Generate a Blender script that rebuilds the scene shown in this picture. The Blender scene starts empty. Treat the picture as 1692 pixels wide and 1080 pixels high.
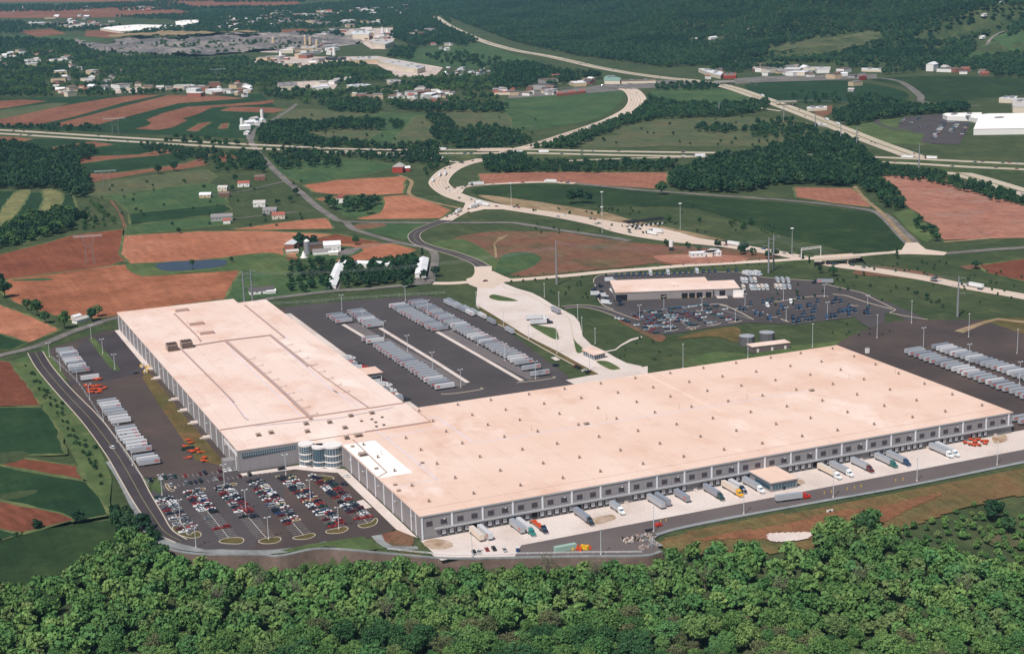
import bpy, math, random
import numpy as np
from mathutils import Vector, Matrix
from mathutils.geometry import tessellate_polygon
random.seed(7); rng = np.random.default_rng(7)
D = bpy.data; SC = bpy.context.scene; COL = SC.collection
R = math.radians

# ---------------------------------------------------------------- camera
FOC, PITCH, ROLL, YAW = 2653.5, 0.241869, -0.030052, 0.400102
CX, CY, CH = -263.19, -753.53, 310.58
_F = np.array([math.sin(YAW)*math.cos(PITCH), math.cos(YAW)*math.cos(PITCH), -math.sin(PITCH)])
_R = np.array([math.cos(YAW), -math.sin(YAW), 0.0]); _U = np.cross(_R, _F)
_c, _s = math.cos(ROLL), math.sin(ROLL)
_R2 = _c*_R+_s*_U; _U2 = -_s*_R+_c*_U
CAMP = np.array([CX, CY, CH])
cam = D.cameras.new('camera'); camo = D.objects.new('camera', cam); COL.objects.link(camo)
cam.sensor_fit = 'HORIZONTAL'; cam.sensor_width = 36; cam.lens = FOC/1692*36
cam.clip_start = 1; cam.clip_end = 60000
m = Matrix(((_R2[0], _U2[0], -_F[0], CX), (_R2[1], _U2[1], -_F[1], CY), (_R2[2], _U2[2], -_F[2], CH), (0, 0, 0, 1)))
camo.matrix_world = m
SC.camera = camo

# ---------------------------------------------------------------- light
SUN_EL, SUN_AZ = R(54), math.atan2(-0.62, -0.78)      # direction towards the sun in the ground plane
w = D.worlds.new('World'); SC.world = w; w.use_nodes = True
nt = w.node_tree; bg = nt.nodes['Background']
sky = nt.nodes.new('ShaderNodeTexSky'); sky.sky_type = 'NISHITA'; sky.sun_disc = False
sky.sun_elevation = SUN_EL; sky.sun_rotation = math.pi/2-SUN_AZ
sky.altitude = 200; sky.air_density = 1.0; sky.dust_density = 1.5
nt.links.new(sky.outputs[0], bg.inputs[0]); bg.inputs[1].default_value = 0.07
sl = D.lights.new('sun', 'SUN'); sl.energy = 4.4; sl.angle = R(0.53); sl.color = (1.0, 0.955, 0.90)
so = D.objects.new('sun', sl); COL.objects.link(so)
_sd = Vector((math.cos(SUN_AZ)*math.cos(SUN_EL), math.sin(SUN_AZ)*math.cos(SUN_EL), math.sin(SUN_EL)))
so.rotation_euler = _sd.to_track_quat('Z', 'Y').to_euler()
SC.view_settings.view_transform = 'Standard'; SC.view_settings.look = 'None'
SC.view_settings.exposure = 0.0; SC.view_settings.gamma = 1.0
SC.cycles.max_bounces = 4; SC.cycles.diffuse_bounces = 2; SC.cycles.transparent_max_bounces = 8
SC.cycles.volume_bounces = 0

# ---------------------------------------------------------------- terrain
def ray(px, py):
    return _F*FOC+_R2*(px-846)-_U2*(py-540)
def G(px, py, z=0.0):
    d = ray(px, py); t = (z-CH)/d[2]; q = CAMP+d*t
    return float(q[0]), float(q[1])
def GP(pts, z=0.0): return [G(a, b, z) for a, b in pts]
def PX(x, y, z=0.0):
    q = np.array([x, y, z])-CAMP; k = q@_F
    return 846+FOC*(q@_R2)/k, 540-FOC*(q@_U2)/k

# edge of the raised site: px, drop of the wall (m)
EDGE = [(178, 762, 0), (195, 790, 0.0), (222, 840, 1.5), (245, 878, 3), (275, 903, 5), (330, 914, 6.5), (430, 915, 8), (463, 917, 8.5), (532, 905, 8.5), (640, 913, 8),
        (740, 921, 7.5), (850, 920, 7.5), (960, 918, 7), (1060, 917, 6), (1091, 910, 3), (1078, 888, 0.6), (1180, 864, 0.5),
        (1350, 833, 0.4), (1500, 806, 0.4), (1692, 766, 0.4), (2100, 690, 0.4)]
EP = np.array([G(a, b) for a, b, c in EDGE]); ED = np.array([c for a, b, c in EDGE], float)
def edge_dist(X, Y):
    """signed distance outside (+) the raised site edge, and the local wall drop"""
    best = np.full(X.shape, 1e9); sg = np.zeros(X.shape); dr = np.zeros(X.shape)
    for i in range(len(EP)-1):
        a, b = EP[i], EP[i+1]; ab = b-a; L2 = ab@ab
        t = np.clip(((X-a[0])*ab[0]+(Y-a[1])*ab[1])/L2, 0, 1)
        dx = X-(a[0]+t*ab[0]); dy = Y-(a[1]+t*ab[1]); d = np.hypot(dx, dy)
        cr = ab[0]*(Y-a[1])-ab[1]*(X-a[0])
        m_ = d < best
        best = np.where(m_, d, best); sg = np.where(m_, np.where(cr < 0, 1, -1), sg)
        dr = np.where(m_, ED[i]+(ED[i+1]-ED[i])*t, dr)
    return best*sg, dr
HB = np.array([G(a, b) for a, b in [(600, -6), (700, 12), (770, 40), (850, 70), (950, 92), (1100, 112), (1250, 104), (1460, 104), (1692, 108), (1900, 112)]])
HU = (HB[-1]-HB[0])/np.linalg.norm(HB[-1]-HB[0]); HN = np.array([-HU[1], HU[0]])
if HN @ (HB[0]-CAMP[:2]) < 0: HN = -HN
HUs = (HB-HB[0])@HU; HNs = (HB-HB[0])@HN
_o = np.argsort(HUs); HUs = HUs[_o]; HNs = HNs[_o]
def hill(X, Y):
    u = (X-HB[0][0])*HU[0]+(Y-HB[0][1])*HU[1]; n = (X-HB[0][0])*HN[0]+(Y-HB[0][1])*HN[1]
    d = n-np.interp(u, HUs, HNs)
    f = np.clip((u+100)/1200, 0, 1); f = f*f*(3-2*f)
    dd = np.maximum(d, 0)
    h = 0.10*dd*np.clip(dd/600, 0, 1)+20*np.sin(u/310+.7)*np.sin(dd/420)*np.clip(dd/500, 0, 1)+13*np.sin(u/117+dd/90)*np.clip(dd/400, 0, 1)+6*np.sin(u/61-dd/83+1)*np.clip(dd/300, 0, 1)
    return f*np.minimum(np.maximum(h, 0), 300)
def HGT(X, Y):
    X = np.asarray(X, float); Y = np.asarray(Y, float)
    d, dr = edge_dist(X, Y)
    o = np.maximum(d, 0); near = (X > -330) & (X < 800) & (Y < 330) & (Y > -700)
    wall = dr*np.clip(o/2.0, 0, 1)
    slope = np.minimum(o*0.055, np.maximum(9.0-dr, 0))*np.clip((X+170)/60, 0, 1)
    return np.where(near, -np.where(d > 0, wall+slope, 0), 0)+hill(X, Y)
def H1(x, y): return float(HGT(np.array([x]), np.array([y]))[0])
def GT(px, py):
    """photo point -> point on the terrain (hill included)"""
    d = ray(px, py); d = d/np.linalg.norm(d); t = 300.0; step = 25.0
    while t < 14000:
        q = CAMP+d*t
        if q[2] <= H1(q[0], q[1]): break
        t += step
    lo, hi = t-step, t
    for _ in range(14):
        mid = (lo+hi)/2; q = CAMP+d*mid
        if q[2] <= H1(q[0], q[1]): hi = mid
        else: lo = mid
    q = CAMP+d*hi
    return float(q[0]), float(q[1])

# ---------------------------------------------------------------- mesh helpers
class MB:
    def __init__(s): s.v = []; s.f = []; s.m = []
    def box(s, x0, x1, y0, y1, z0, z1, m=0, rot=0, c=(0, 0), top=None, bottom=True):
        i = len(s.v); tx = top or (1, 1); mx, my = (x0+x1)/2, (y0+y1)/2
        for z, k in ((z0, (1, 1)), (z1, tx)):
            for x, y in ((x0, y0), (x1, y0), (x1, y1), (x0, y1)):
                s.v.append((mx+(x-mx)*k[0], my+(y-my)*k[1], z))
        F = [(4, 5, 6, 7), (0, 1, 5, 4), (1, 2, 6, 5), (2, 3, 7, 6), (3, 0, 4, 7)]
        if bottom: F.append((3, 2, 1, 0))
        if rot:
            for j in range(i, len(s.v)):
                x, y, z = s.v[j]; x -= c[0]; y -= c[1]
                s.v[j] = (c[0]+x*math.cos(rot)-y*math.sin(rot), c[1]+x*math.sin(rot)+y*math.cos(rot), z)
        for f in F: s.f.append(tuple(i+k for k in f)); s.m.append(m)
        return s
    def cyl(s, cx, cy, z0, z1, r0, r1=None, n=12, m=0, cap=True, axis='z'):
        r1 = r0 if r1 is None else r1; i = len(s.v)
        for z, r in ((z0, r0), (z1, r1)):
            for k in range(n):
                a = 2*math.pi*k/n; p = (math.cos(a)*r, math.sin(a)*r)
                if axis == 'z': s.v.append((cx+p[0], cy+p[1], z))
                elif axis == 'y': s.v.append((cx+p[0], z, cy+p[1]))     # cx = x, cy = z, z0..z1 along y
                else: s.v.append((z, cx+p[0], cy+p[1]))
        for k in range(n):
            s.f.append((i+k, i+(k+1) % n, i+n+(k+1) % n, i+n+k)); s.m.append(m)
        if cap:
            s.f.append(tuple(i+n+k for k in range(n))); s.m.append(m)
            s.f.append(tuple(i+n-1-k for k in range(n))); s.m.append(m)
        return s
    def bar(s, a, b, r, n=4, m=0, r1=None):
        a = Vector(a); b = Vector(b); d = (b-a).normalized(); r1 = r if r1 is None else r1
        q = d.to_track_quat('Z', 'Y'); i = len(s.v)
        for p, rr in ((a, r), (b, r1)):
            for k in range(n):
                an = 2*math.pi*(k+.5)/n; s.v.append(tuple(p+q@Vector((math.cos(an)*rr, math.sin(an)*rr, 0))))
        for k in range(n): s.f.append((i+k, i+(k+1) % n, i+n+(k+1) % n, i+n+k)); s.m.append(m)
        s.f.append(tuple(i+n+k for k in range(n))); s.m.append(m)
        return s
    def prism(s, prof, y0, y1, m=0, cap=True, k1=1.0):
        """profile in x,z extruded along y"""
        i = len(s.v); n = len(prof)
        for y in (y0, y1):
            for x, z in prof: s.v.append((x, y, z))
        for k in range(n): s.f.append((i+k, i+(k+1) % n, i+n+(k+1) % n, i+n+k)); s.m.append(m)
        if cap:
            s.f.append(tuple(i+n-1-k for k in range(n))); s.m.append(m); s.f.append(tuple(i+n+k for k in range(n))); s.m.append(m)
        return s
    def quad(s, a, b, c, d, m=0):
        i = len(s.v); s.v += [tuple(a), tuple(b), tuple(c), tuple(d)]; s.f.append((i, i+1, i+2, i+3)); s.m.append(m); return s
    def poly(s, pts, z, m=0):
        P = [Vector((x, y, 0)) for x, y in pts]; i = len(s.v)
        s.v += [(p.x, p.y, z) for p in P]
        for t in tessellate_polygon([P]):
            a, b, c = (P[k] for k in t)
            if (b-a).cross(c-a).z < 0: t = (t[0], t[2], t[1])
            s.f.append(tuple(i+k for k in t)); s.m.append(m)
        return s
    def slab(s, pts, z0, z1, m=0, mt=None):
        """polygon block with vertical sides"""
        s.poly(pts, z1, m if mt is None else mt)
        ar = sum(pts[k][0]*pts[(k+1) % len(pts)][1]-pts[(k+1) % len(pts)][0]*pts[k][1] for k in range(len(pts)))
        Q = pts if ar > 0 else pts[::-1]
        for k in range(len(Q)):
            a, b = Q[k], Q[(k+1) % len(Q)]
            s.quad((a[0], a[1], z0), (b[0], b[1], z0), (b[0], b[1], z1), (a[0], a[1], z1), m)
        return s
    def mesh(s, name, mats, smooth=False):
        me = D.meshes.new(name); me.from_pydata(s.v, [], s.f)
        mats = mats if isinstance(mats, (list, tuple)) else [mats]
        for k in mats: me.materials.append(k)
        if len(mats) > 1: me.polygons.foreach_set('material_index', s.m)
        if smooth: me.polygons.foreach_set('use_smooth', [True]*len(s.f))
        me.update(); return me
def link(name, data, parent=None, loc=None, rz=0):
    o = D.objects.new(name, data); COL.objects.link(o)
    if parent: o.parent = parent
    if loc is not None: o.location = loc
    if rz: o.rotation_euler = (0, 0, rz)
    return o
def part(name, mb, mats, parent=None, label=None, smooth=False, loc=None, rz=0):
    o = link(name, mb.mesh(name, mats, smooth), parent, loc, rz)
    if label: o['label'] = label
    return o
def tag(o, label, cat, group=None, kind=None):
    o['label'] = label; o['category'] = cat
    if group: o['group'] = group
    if kind: o['kind'] = kind
    return o
def thing(name, label, cat, loc=(0, 0, 0), rz=0, group=None):
    return tag(link(name, None, None, loc, rz), label, cat, group)
def struct(name, mb, mats, smooth=False, loc=None):
    o = part(name, mb, mats, smooth=smooth, loc=loc); o['kind'] = 'structure'; return o
KIDS = {}
def dup(root, loc, rz, label, group=None, scale=None):
    if root not in KIDS: KIDS[root] = [(c, [(g, []) for g in c.children]) for c in root.children]
    r = root.copy(); COL.objects.link(r); r.location = loc; r.rotation_euler = (0, 0, rz)
    if scale: r.scale = scale
    r['label'] = label
    if group: r['group'] = group
    for c, gs in KIDS[root]:
        n = c.copy(); COL.objects.link(n); n.parent = r
        for g, _ in gs:
            q = g.copy(); COL.objects.link(q); q.parent = n
    return r
class Proto:
    """a builder that is moved on first use and copied after that"""
    def __init__(s, fn): s.fn = fn; s.root = None
    def put(s, loc, rz, label, group=None, scale=None):
        if s.root is None:
            s.root = s.fn(); r = s.root; r.location = loc; r.rotation_euler = (0, 0, rz); r['label'] = label
            if scale: r.scale = scale
            if group: r['group'] = group
            return r
        return dup(s.root, loc, rz, label, group, scale)
def nth(n):
    if 10 <= n % 100 <= 20: return '%dth' % n
    return '%d%s' % (n, {1: 'st', 2: 'nd', 3: 'rd'}.get(n % 10, 'th'))

# ---------------------------------------------------------------- materials
def S(r, g, b):
    f = lambda c: (c/255/12.92) if c/255 <= .04045 else ((c/255+.055)/1.055)**2.4
    return (f(r), f(g), f(b), 1)
def mat(name, col, rough=.85, metal=0, spec=.3):
    m = D.materials.new(name); m.use_nodes = True; b = m.node_tree.nodes['Principled BSDF']
    b.inputs['Base Color'].default_value = col if len(col) == 4 else (*col, 1)
    b.inputs['Roughness'].default_value = rough; b.inputs['Metallic'].default_value = metal
    b.inputs['Specular IOR Level'].default_value = spec
    return m
def _mix(nt, fac, a, b, mode='MIX'):
    n = nt.nodes.new('ShaderNodeMix'); n.data_type = 'RGBA'; n.blend_type = mode
    for s, v in ((n.inputs[0], fac), (n.inputs[6], a), (n.inputs[7], b)):
        if hasattr(v, 'is_linked') or hasattr(v, 'links'): nt.links.new(v, s)
        elif isinstance(v, (int, float)): s.default_value = v
        else: s.default_value = v
    return n.outputs[2]
def _noise(nt, vec, scale, detail=4, lo=.35, hi=.65, rough=.55):
    n = nt.nodes.new('ShaderNodeTexNoise'); n.inputs['Scale'].default_value = scale; n.inputs['Detail'].default_value = detail
    n.inputs['Roughness'].default_value = rough
    nt.links.new(vec, n.inputs['Vector'])
    r = nt.nodes.new('ShaderNodeMapRange'); r.inputs[1].default_value = lo; r.inputs[2].default_value = hi
    nt.links.new(n.outputs[0], r.inputs[0]); return r.outputs[0]
def _pos(nt, rot=0, sc=(1, 1, 1)):
    g = nt.nodes.new('ShaderNodeNewGeometry')
    mp = nt.nodes.new('ShaderNodeMapping'); mp.vector_type = 'POINT'
    mp.inputs['Rotation'].default_value = (0, 0, rot); mp.inputs['Scale'].default_value = sc
    nt.links.new(g.outputs['Position'], mp.inputs[0]); return mp.outputs[0]
def _wave(nt, vec, scale, dist=0, dscale=1, lo=.0, hi=1):
    n = nt.nodes.new('ShaderNodeTexWave'); n.bands_direction = 'X'; n.inputs['Scale'].default_value = scale
    n.inputs['Distortion'].default_value = dist; n.inputs['Detail Scale'].default_value = dscale
    nt.links.new(vec, n.inputs['Vector'])
    r = nt.nodes.new('ShaderNodeMapRange'); r.inputs[1].default_value = lo; r.inputs[2].default_value = hi
    nt.links.new(n.outputs[1] if n.outputs[1].name == 'Fac' else n.outputs[0], r.inputs[0]); return r.outputs[0]
def ground_mat(name, c0, c1, big=.01, c2=None, mid=.06, fine=.6, rows=None, rough=.95, amt2=.5, grain=.14, seedoff=0, bumpy=0):
    """two-tone base, third tone patches, fine grain, optional crop rows (angle, spacing, strength)"""
    m = mat(name, c0, rough, spec=.1); nt = m.node_tree; b = nt.nodes['Principled BSDF']
    v = _pos(nt)
    if seedoff:
        mp = nt.nodes.new('ShaderNodeMapping'); mp.inputs[1].default_value = (seedoff*137.0, seedoff*71.0, 0); nt.links.new(v, mp.inputs[0]); v = mp.outputs[0]
    c = _mix(nt, _noise(nt, v, big, 5), c0, c1)
    if c2 is not None:
        f = _noise(nt, v, mid, 6, .5, .75, .65); mm = nt.nodes.new('ShaderNodeMath'); mm.operation = 'MULTIPLY'; mm.inputs[1].default_value = amt2
        nt.links.new(f, mm.inputs[0]); c = _mix(nt, mm.outputs[0], c, c2)
    if rows:
        ang, sp, st = rows
        wv = _wave(nt, _pos(nt, ang), .314/sp*1.0, 4.5, .03)
        mm = nt.nodes.new('ShaderNodeMath'); mm.operation = 'MULTIPLY'; mm.inputs[1].default_value = st; nt.links.new(wv, mm.inputs[0])
        n2 = _noise(nt, v, .012, 4, .42, .68); m3 = nt.nodes.new('ShaderNodeMath'); m3.operation = 'MULTIPLY'
        nt.links.new(mm.outputs[0], m3.inputs[0]); nt.links.new(n2, m3.inputs[1])
        dk = tuple(x*.55 for x in c0[:3])+(1,)
        c = _mix(nt, m3.outputs[0], c, dk)
    g1 = _noise(nt, v, fine, 3, .3, .7, .7)
    mm = nt.nodes.new('ShaderNodeMapRange'); mm.inputs[3].default_value = 1-grain; mm.inputs[4].default_value = 1+grain
    nt.links.new(g1, mm.inputs[0])
    c = _mix(nt, 1.0, c, mm.outputs[0], 'MULTIPLY')
    if grain > .12:
        st_ = _pos(nt, .7+seedoff*1.37, (1, .07, 1)); ms = nt.nodes.new('ShaderNodeMapRange'); ms.inputs[3].default_value = .84; ms.inputs[4].default_value = 1.16
        nt.links.new(_noise(nt, st_, .16, 5, .32, .68, .7), ms.inputs[0]); c = _mix(nt, 1.0, c, ms.outputs[0], 'MULTIPLY')
        for sc_, am in ((.11, .20), (.03, .18)):
            m4 = nt.nodes.new('ShaderNodeMapRange'); m4.inputs[3].default_value = 1-am; m4.inputs[4].default_value = 1+am
            nt.links.new(_noise(nt, v, sc_, 6, .3, .7, .7), m4.inputs[0]); c = _mix(nt, 1.0, c, m4.outputs[0], 'MULTIPLY')
    nt.links.new(c, b.inputs['Base Color'])
    if bumpy:
        bp = nt.nodes.new('ShaderNodeBump'); bp.inputs['Distance'].default_value = bumpy; bp.inputs['Strength'].default_value = .8
        nt.links.new(_noise(nt, v, .25, 5, .3, .7, .7), bp.inputs['Height']); nt.links.new(bp.outputs[0], b.inputs['Normal'])
    return m
M = {}
M['grass'] = ground_mat('grass', S(61, 74, 48), S(73, 82, 54), .008, S(96, 94, 61), .03, .9, amt2=.4, grain=.16, bumpy=.5)
M['grass_b'] = ground_mat('mown_grass', S(69, 88, 54), S(87, 101, 62), .02, S(118, 107, 70), .05, 1.2, amt2=.45, seedoff=2, bumpy=.3)
M['crop'] = ground_mat('dark_crop', S(36, 59, 37), S(44, 67, 42), .01, S(56, 72, 44), .03, .7, rows=(R(60), 4, .3), amt2=.5, seedoff=3)
M['crop2'] = ground_mat('young_crop', S(59, 82, 53), S(72, 93, 59), .01, S(91, 99, 60), .02, .7, amt2=.6, seedoff=4)
M['crop3'] = ground_mat('deep_meadow', S(38, 56, 34), S(49, 67, 39), .01, S(64, 75, 44), .03, .8, amt2=.7, seedoff=31, grain=.2)
M['asphalt_t'] = ground_mat('grey_asphalt', S(98, 89, 88), S(106, 97, 95), .02, S(88, 80, 80), .03, 1.5, rough=.9, amt2=.5, grain=.1, seedoff=32)
M['hay'] = ground_mat('hay_field', S(76, 88, 61), S(92, 93, 66), .012, S(102, 88, 63), .02, .7, amt2=.7, seedoff=5)
M['hay2'] = ground_mat('stubble', S(109, 111, 72), S(124, 119, 79), .03, S(93, 104, 66), .05, .9, amt2=.6, seedoff=5)
M['rough'] = ground_mat('rough_grass', S(83, 81, 49), S(104, 89, 57), .02, S(124, 86, 60), .03, .7, amt2=.9, seedoff=8, grain=.2, bumpy=.6)
M['soil'] = ground_mat('red_soil', S(108, 62, 46), S(122, 74, 56), .012, S(92, 52, 40), .015, .5, rows=(R(-20), 7, .35), amt2=.6)
M['soil2'] = ground_mat('red_soil_rows', S(114, 64, 46), S(138, 84, 62), .012, S(98, 52, 38), .02, .5, rows=(R(-37), 8, .65), amt2=.5, seedoff=6)
M['soil3'] = ground_mat('dry_red_soil', S(158, 100, 74), S(174, 118, 92), .01, S(138, 84, 62), .02, .5, rows=(R(10), 9, .25), amt2=.7, seedoff=7)
M['soil4'] = ground_mat('broad_red_field', S(142, 94, 76), S(156, 106, 86), .012, S(128, 82, 66), .015, .5, rows=(R(30), 9, .3), amt2=.6, seedoff=17)
M['soil5'] = ground_mat('ridged_soil', S(142, 88, 62), S(158, 102, 76), .015, S(120, 70, 52), .012, .5, rows=(R(-37), 9, .45), amt2=.8, seedoff=18)
M['soilf'] = ground_mat('far_soil', S(122, 78, 60), S(138, 94, 74), .004, S(104, 66, 52), .006, .3, rows=(R(50), 16, .3), amt2=.6, seedoff=9)
M['bare'] = ground_mat('bare_graded_soil', S(131, 88, 71), S(110, 88, 67), .03, S(77, 82, 56), .025, .6, amt2=1.0, seedoff=11, grain=.2, bumpy=.8)
M['bare2'] = ground_mat('eroded_soil', S(150, 100, 84), S(164, 116, 98), .012, S(156, 134, 122), .02, .4, rows=(R(-60), 30, .25), amt2=.7, seedoff=12, grain=.18)
M['tan'] = ground_mat('tan_verge', S(158, 135, 109), S(135, 115, 85), .05, S(89, 91, 61), .06, .8, amt2=.6, seedoff=13)
M['asphalt'] = ground_mat('asphalt', S(74, 69, 70), S(83, 77, 78), .02, S(96, 89, 88), .03, 1.5, rough=.9, amt2=.35, grain=.10)
M['asphalt_b'] = ground_mat('brown_asphalt', S(73, 64, 63), S(86, 75, 71), .015, S(104, 86, 79), .02, 1.5, rough=.9, amt2=.6, grain=.10, seedoff=3)
M['asphalt_d'] = ground_mat('dark_asphalt', S(66, 60, 63), S(76, 70, 73), .03, None, .03, 1.5, rough=.9, grain=.1, seedoff=4)
M['oldroad'] = ground_mat('old_road', S(110, 105, 101), S(122, 116, 111), .03, S(98, 93, 90), .05, .8, amt2=.6)
M['gravel'] = ground_mat('gravel', S(124, 126, 126), S(140, 141, 140), .05, S(106, 108, 108), .1, 2.5, amt2=.6, grain=.2)
M['concrete'] = ground_mat('concrete', S(205, 190, 181), S(215, 202, 195), .02, S(180, 162, 150), .03, .8, amt2=.6, grain=.12, rough=.8)
M['concrete_r'] = ground_mat('road_concrete', S(205, 184, 167), S(214, 196, 181), .01, S(180, 160, 146), .02, .5, amt2=.6, grain=.06, rough=.8)
M['kerb'] = mat('kerb', S(196, 182, 164), .8)
M['hwy'] = ground_mat('highway_concrete', S(184, 172, 152), S(196, 184, 166), .006, S(164, 152, 136), .01, .3, amt2=.6, grain=.06)
M['line'] = mat('white_line', S(214, 210, 204), .7)
M['yline'] = mat('yellow_line', S(164, 152, 104), .7)
# stall hatch: asphalt with painted stall lines across world y
def stall_mat():
    m = ground_mat('stall_asphalt', S(96, 88, 90), S(104, 96, 96), .03, None, .03, 1.5, grain=.1)
    nt = m.node_tree; b = nt.nodes['Principled BSDF']; src = b.inputs['Base Color'].links[0].from_socket
    g = nt.nodes.new('ShaderNodeNewGeometry'); sx = nt.nodes.new('ShaderNodeSeparateXYZ'); nt.links.new(g.outputs['Position'], sx.inputs[0])
    a = nt.nodes.new('ShaderNodeMath'); a.operation = 'PINGPONG'; a.inputs[1].default_value = 1.85; nt.links.new(sx.outputs[1], a.inputs[0])
    l = nt.nodes.new('ShaderNodeMath'); l.operation = 'LESS_THAN'; l.inputs[1].default_value = .16; nt.links.new(a.outputs[0], l.inputs[0])
    nt.links.new(_mix(nt, l.outputs[0], src, S(188, 182, 178)), b.inputs['Base Color']); return m
M['stall'] = stall_mat()
def water_mat():
    m = mat('pond_water', S(44, 50, 66), .25, spec=.35); return m
M['water'] = water_mat()
def roof_mat(name, c0, c1, cl):
    m = ground_mat(name, c0, c1, .012, cl, .022, 1.6, amt2=.95, grain=.10, rough=.85)
    nt = m.node_tree; b = nt.nodes['Principled BSDF']; src = b.inputs['Base Color'].links[0].from_socket
    g = nt.nodes.new('ShaderNodeNewGeometry'); sx = nt.nodes.new('ShaderNodeSeparateXYZ'); nt.links.new(g.outputs['Position'], sx.inputs[0])
    cur = src
    for sc_, lo_, hi_, am_, cc_ in ((.045, .56, .66, .30, S(204, 164, 142)), (.03, .58, .70, .45, S(248, 232, 222)), (.16, .62, .7, .22, S(196, 160, 142))):
        f_ = _noise(nt, _pos(nt, .3, (1, .6, 1)), sc_, 5, lo_, hi_, .6); k0 = nt.nodes.new('ShaderNodeMath'); k0.operation = 'MULTIPLY'; k0.inputs[1].default_value = am_
        nt.links.new(f_, k0.inputs[0]); cur = _mix(nt, k0.outputs[0], cur, cc_)
    for ax, per, wd, st in ((0, 13.3, .2, .22), (1, 12.9, .16, .10), (1, 3.3, .1, .05)):
        a = nt.nodes.new('ShaderNodeMath'); a.operation = 'PINGPONG'; a.inputs[1].default_value = per; nt.links.new(sx.outputs[ax], a.inputs[0])
        l = nt.nodes.new('ShaderNodeMath'); l.operation = 'LESS_THAN'; l.inputs[1].default_value = wd; nt.links.new(a.outputs[0], l.inputs[0])
        k = nt.nodes.new('ShaderNodeMath'); k.operation = 'MULTIPLY'; k.inputs[1].default_value = st; nt.links.new(l.outputs[0], k.inputs[0])
        cur = _mix(nt, k.outputs[0], cur, S(150, 120, 110))
    nt.links.new(cur, b.inputs['Base Color']); return m
M['roof'] = roof_mat('membrane_roof', S(222, 190, 172), S(229, 203, 188), S(211, 172, 150))
M['roof_b'] = roof_mat('pale_membrane_roof', S(231, 210, 199), S(226, 198, 184), S(216, 179, 160))
M['stain'] = None
M['roof_w'] = ground_mat('white_membrane_roof', S(246, 242, 236), S(240, 234, 228), .05, None, .05, 1, grain=.04)
M['pstripe'] = mat('lavender_patch_strip', S(214, 200, 206), .8)
M['rpipe'] = mat('roof_pipe', S(176, 150, 142), .7)
def panel_mat(name, c, rib=3.0, ax=(1, 1)):
    m = ground_mat(name, c, tuple(x*.93 for x in c[:3])+(1,), .05, None, .05, 1.2, grain=.05, rough=.75)
    nt = m.node_tree; b = nt.nodes['Principled BSDF']
    src = b.inputs['Base Color'].links[0].from_socket
    g = nt.nodes.new('ShaderNodeNewGeometry'); sx = nt.nodes.new('ShaderNodeSeparateXYZ'); nt.links.new(g.outputs['Position'], sx.inputs[0])
    ad = nt.nodes.new('ShaderNodeMath'); ad.operation = 'ADD'; nt.links.new(sx.outputs[0], ad.inputs[0]); nt.links.new(sx.outputs[1], ad.inputs[1])
    a = nt.nodes.new('ShaderNodeMath'); a.operation = 'PINGPONG'; a.inputs[1].default_value = rib; nt.links.new(ad.outputs[0], a.inputs[0])
    l = nt.nodes.new('ShaderNodeMath'); l.operation = 'LESS_THAN'; l.inputs[1].default_value = .14; nt.links.new(a.outputs[0], l.inputs[0])
    k = nt.nodes.new('ShaderNodeMath'); k.operation = 'MULTIPLY'; k.inputs[1].default_value = .35; nt.links.new(l.outputs[0], k.inputs[0])
    nt.links.new(_mix(nt, k.outputs[0], src, tuple(x*.5 for x in c[:3])+(1,)), b.inputs['Base Color']); return m
M['wall'] = panel_mat('grey_wall_panels', S(146, 142, 144))
M['wall_l'] = panel_mat('light_wall_panels', S(150, 142, 142))
M['pil'] = mat('white_pilaster', S(226, 228, 234), .6)
M['trim'] = mat('grey_fascia', S(164, 164, 166), .6)
M['louv'] = mat('dark_louvre', S(78, 71, 78), .6)
M['door'] = mat('dock_door', S(196, 198, 202), .6)
M['dark'] = mat('black_rubber', S(38, 36, 40), .8)
M['void'] = mat('dark_opening', S(34, 32, 38), .9)
M['glass'] = mat('tinted_glass', S(58, 88, 104), .12, spec=.6)
M['cglass'] = mat('car_glass', S(30, 34, 40), .2, spec=.35)
M['white'] = mat('white_paint', S(226, 226, 226), .45, spec=.4)
M['cwhite'] = mat('white_band', S(232, 226, 222), .5)
M['metal'] = mat('galvanised_metal', S(176, 178, 182), .45, .3)
M['pole'] = mat('pole_metal', S(206, 210, 214), .5, .1)
M['steel'] = mat('weathered_steel', S(150, 150, 154), .5, .3)
M['hvac'] = mat('hvac_casing', S(168, 148, 136), .6)
M['hvacd'] = mat('hvac_dark_grille', S(88, 74, 70), .7)
M['orange'] = mat('orange_paint', S(206, 84, 44), .55)
M['yellow'] = mat('yellow_paint', S(222, 178, 50), .5)
M['bank'] = ground_mat('retaining_blocks', S(112, 95, 87), S(126, 108, 98), .05, S(88, 78, 74), .1, 2, amt2=.6, grain=.16)
def block_mat():
    m = M['bank']; nt = m.node_tree; b = nt.nodes['Principled BSDF']; src = b.inputs['Base Color'].links[0].from_socket
    g = nt.nodes.new('ShaderNodeNewGeometry'); sx = nt.nodes.new('ShaderNodeSeparateXYZ'); nt.links.new(g.outputs['Position'], sx.inputs[0])
    a = nt.nodes.new('ShaderNodeMath'); a.operation = 'PINGPONG'; a.inputs[1].default_value = .5; nt.links.new(sx.outputs[2], a.inputs[0])
    l = nt.nodes.new('ShaderNodeMath'); l.operation = 'LESS_THAN'; l.inputs[1].default_value = .12; nt.links.new(a.outputs[0], l.inputs[0])
    k = nt.nodes.new('ShaderNodeMath'); k.operation = 'MULTIPLY'; k.inputs[1].default_value = .45; nt.links.new(l.outputs[0], k.inputs[0])
    nt.links.new(_mix(nt, k.outputs[0], src, S(56, 50, 50)), b.inputs['Base Color'])
block_mat()
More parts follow.
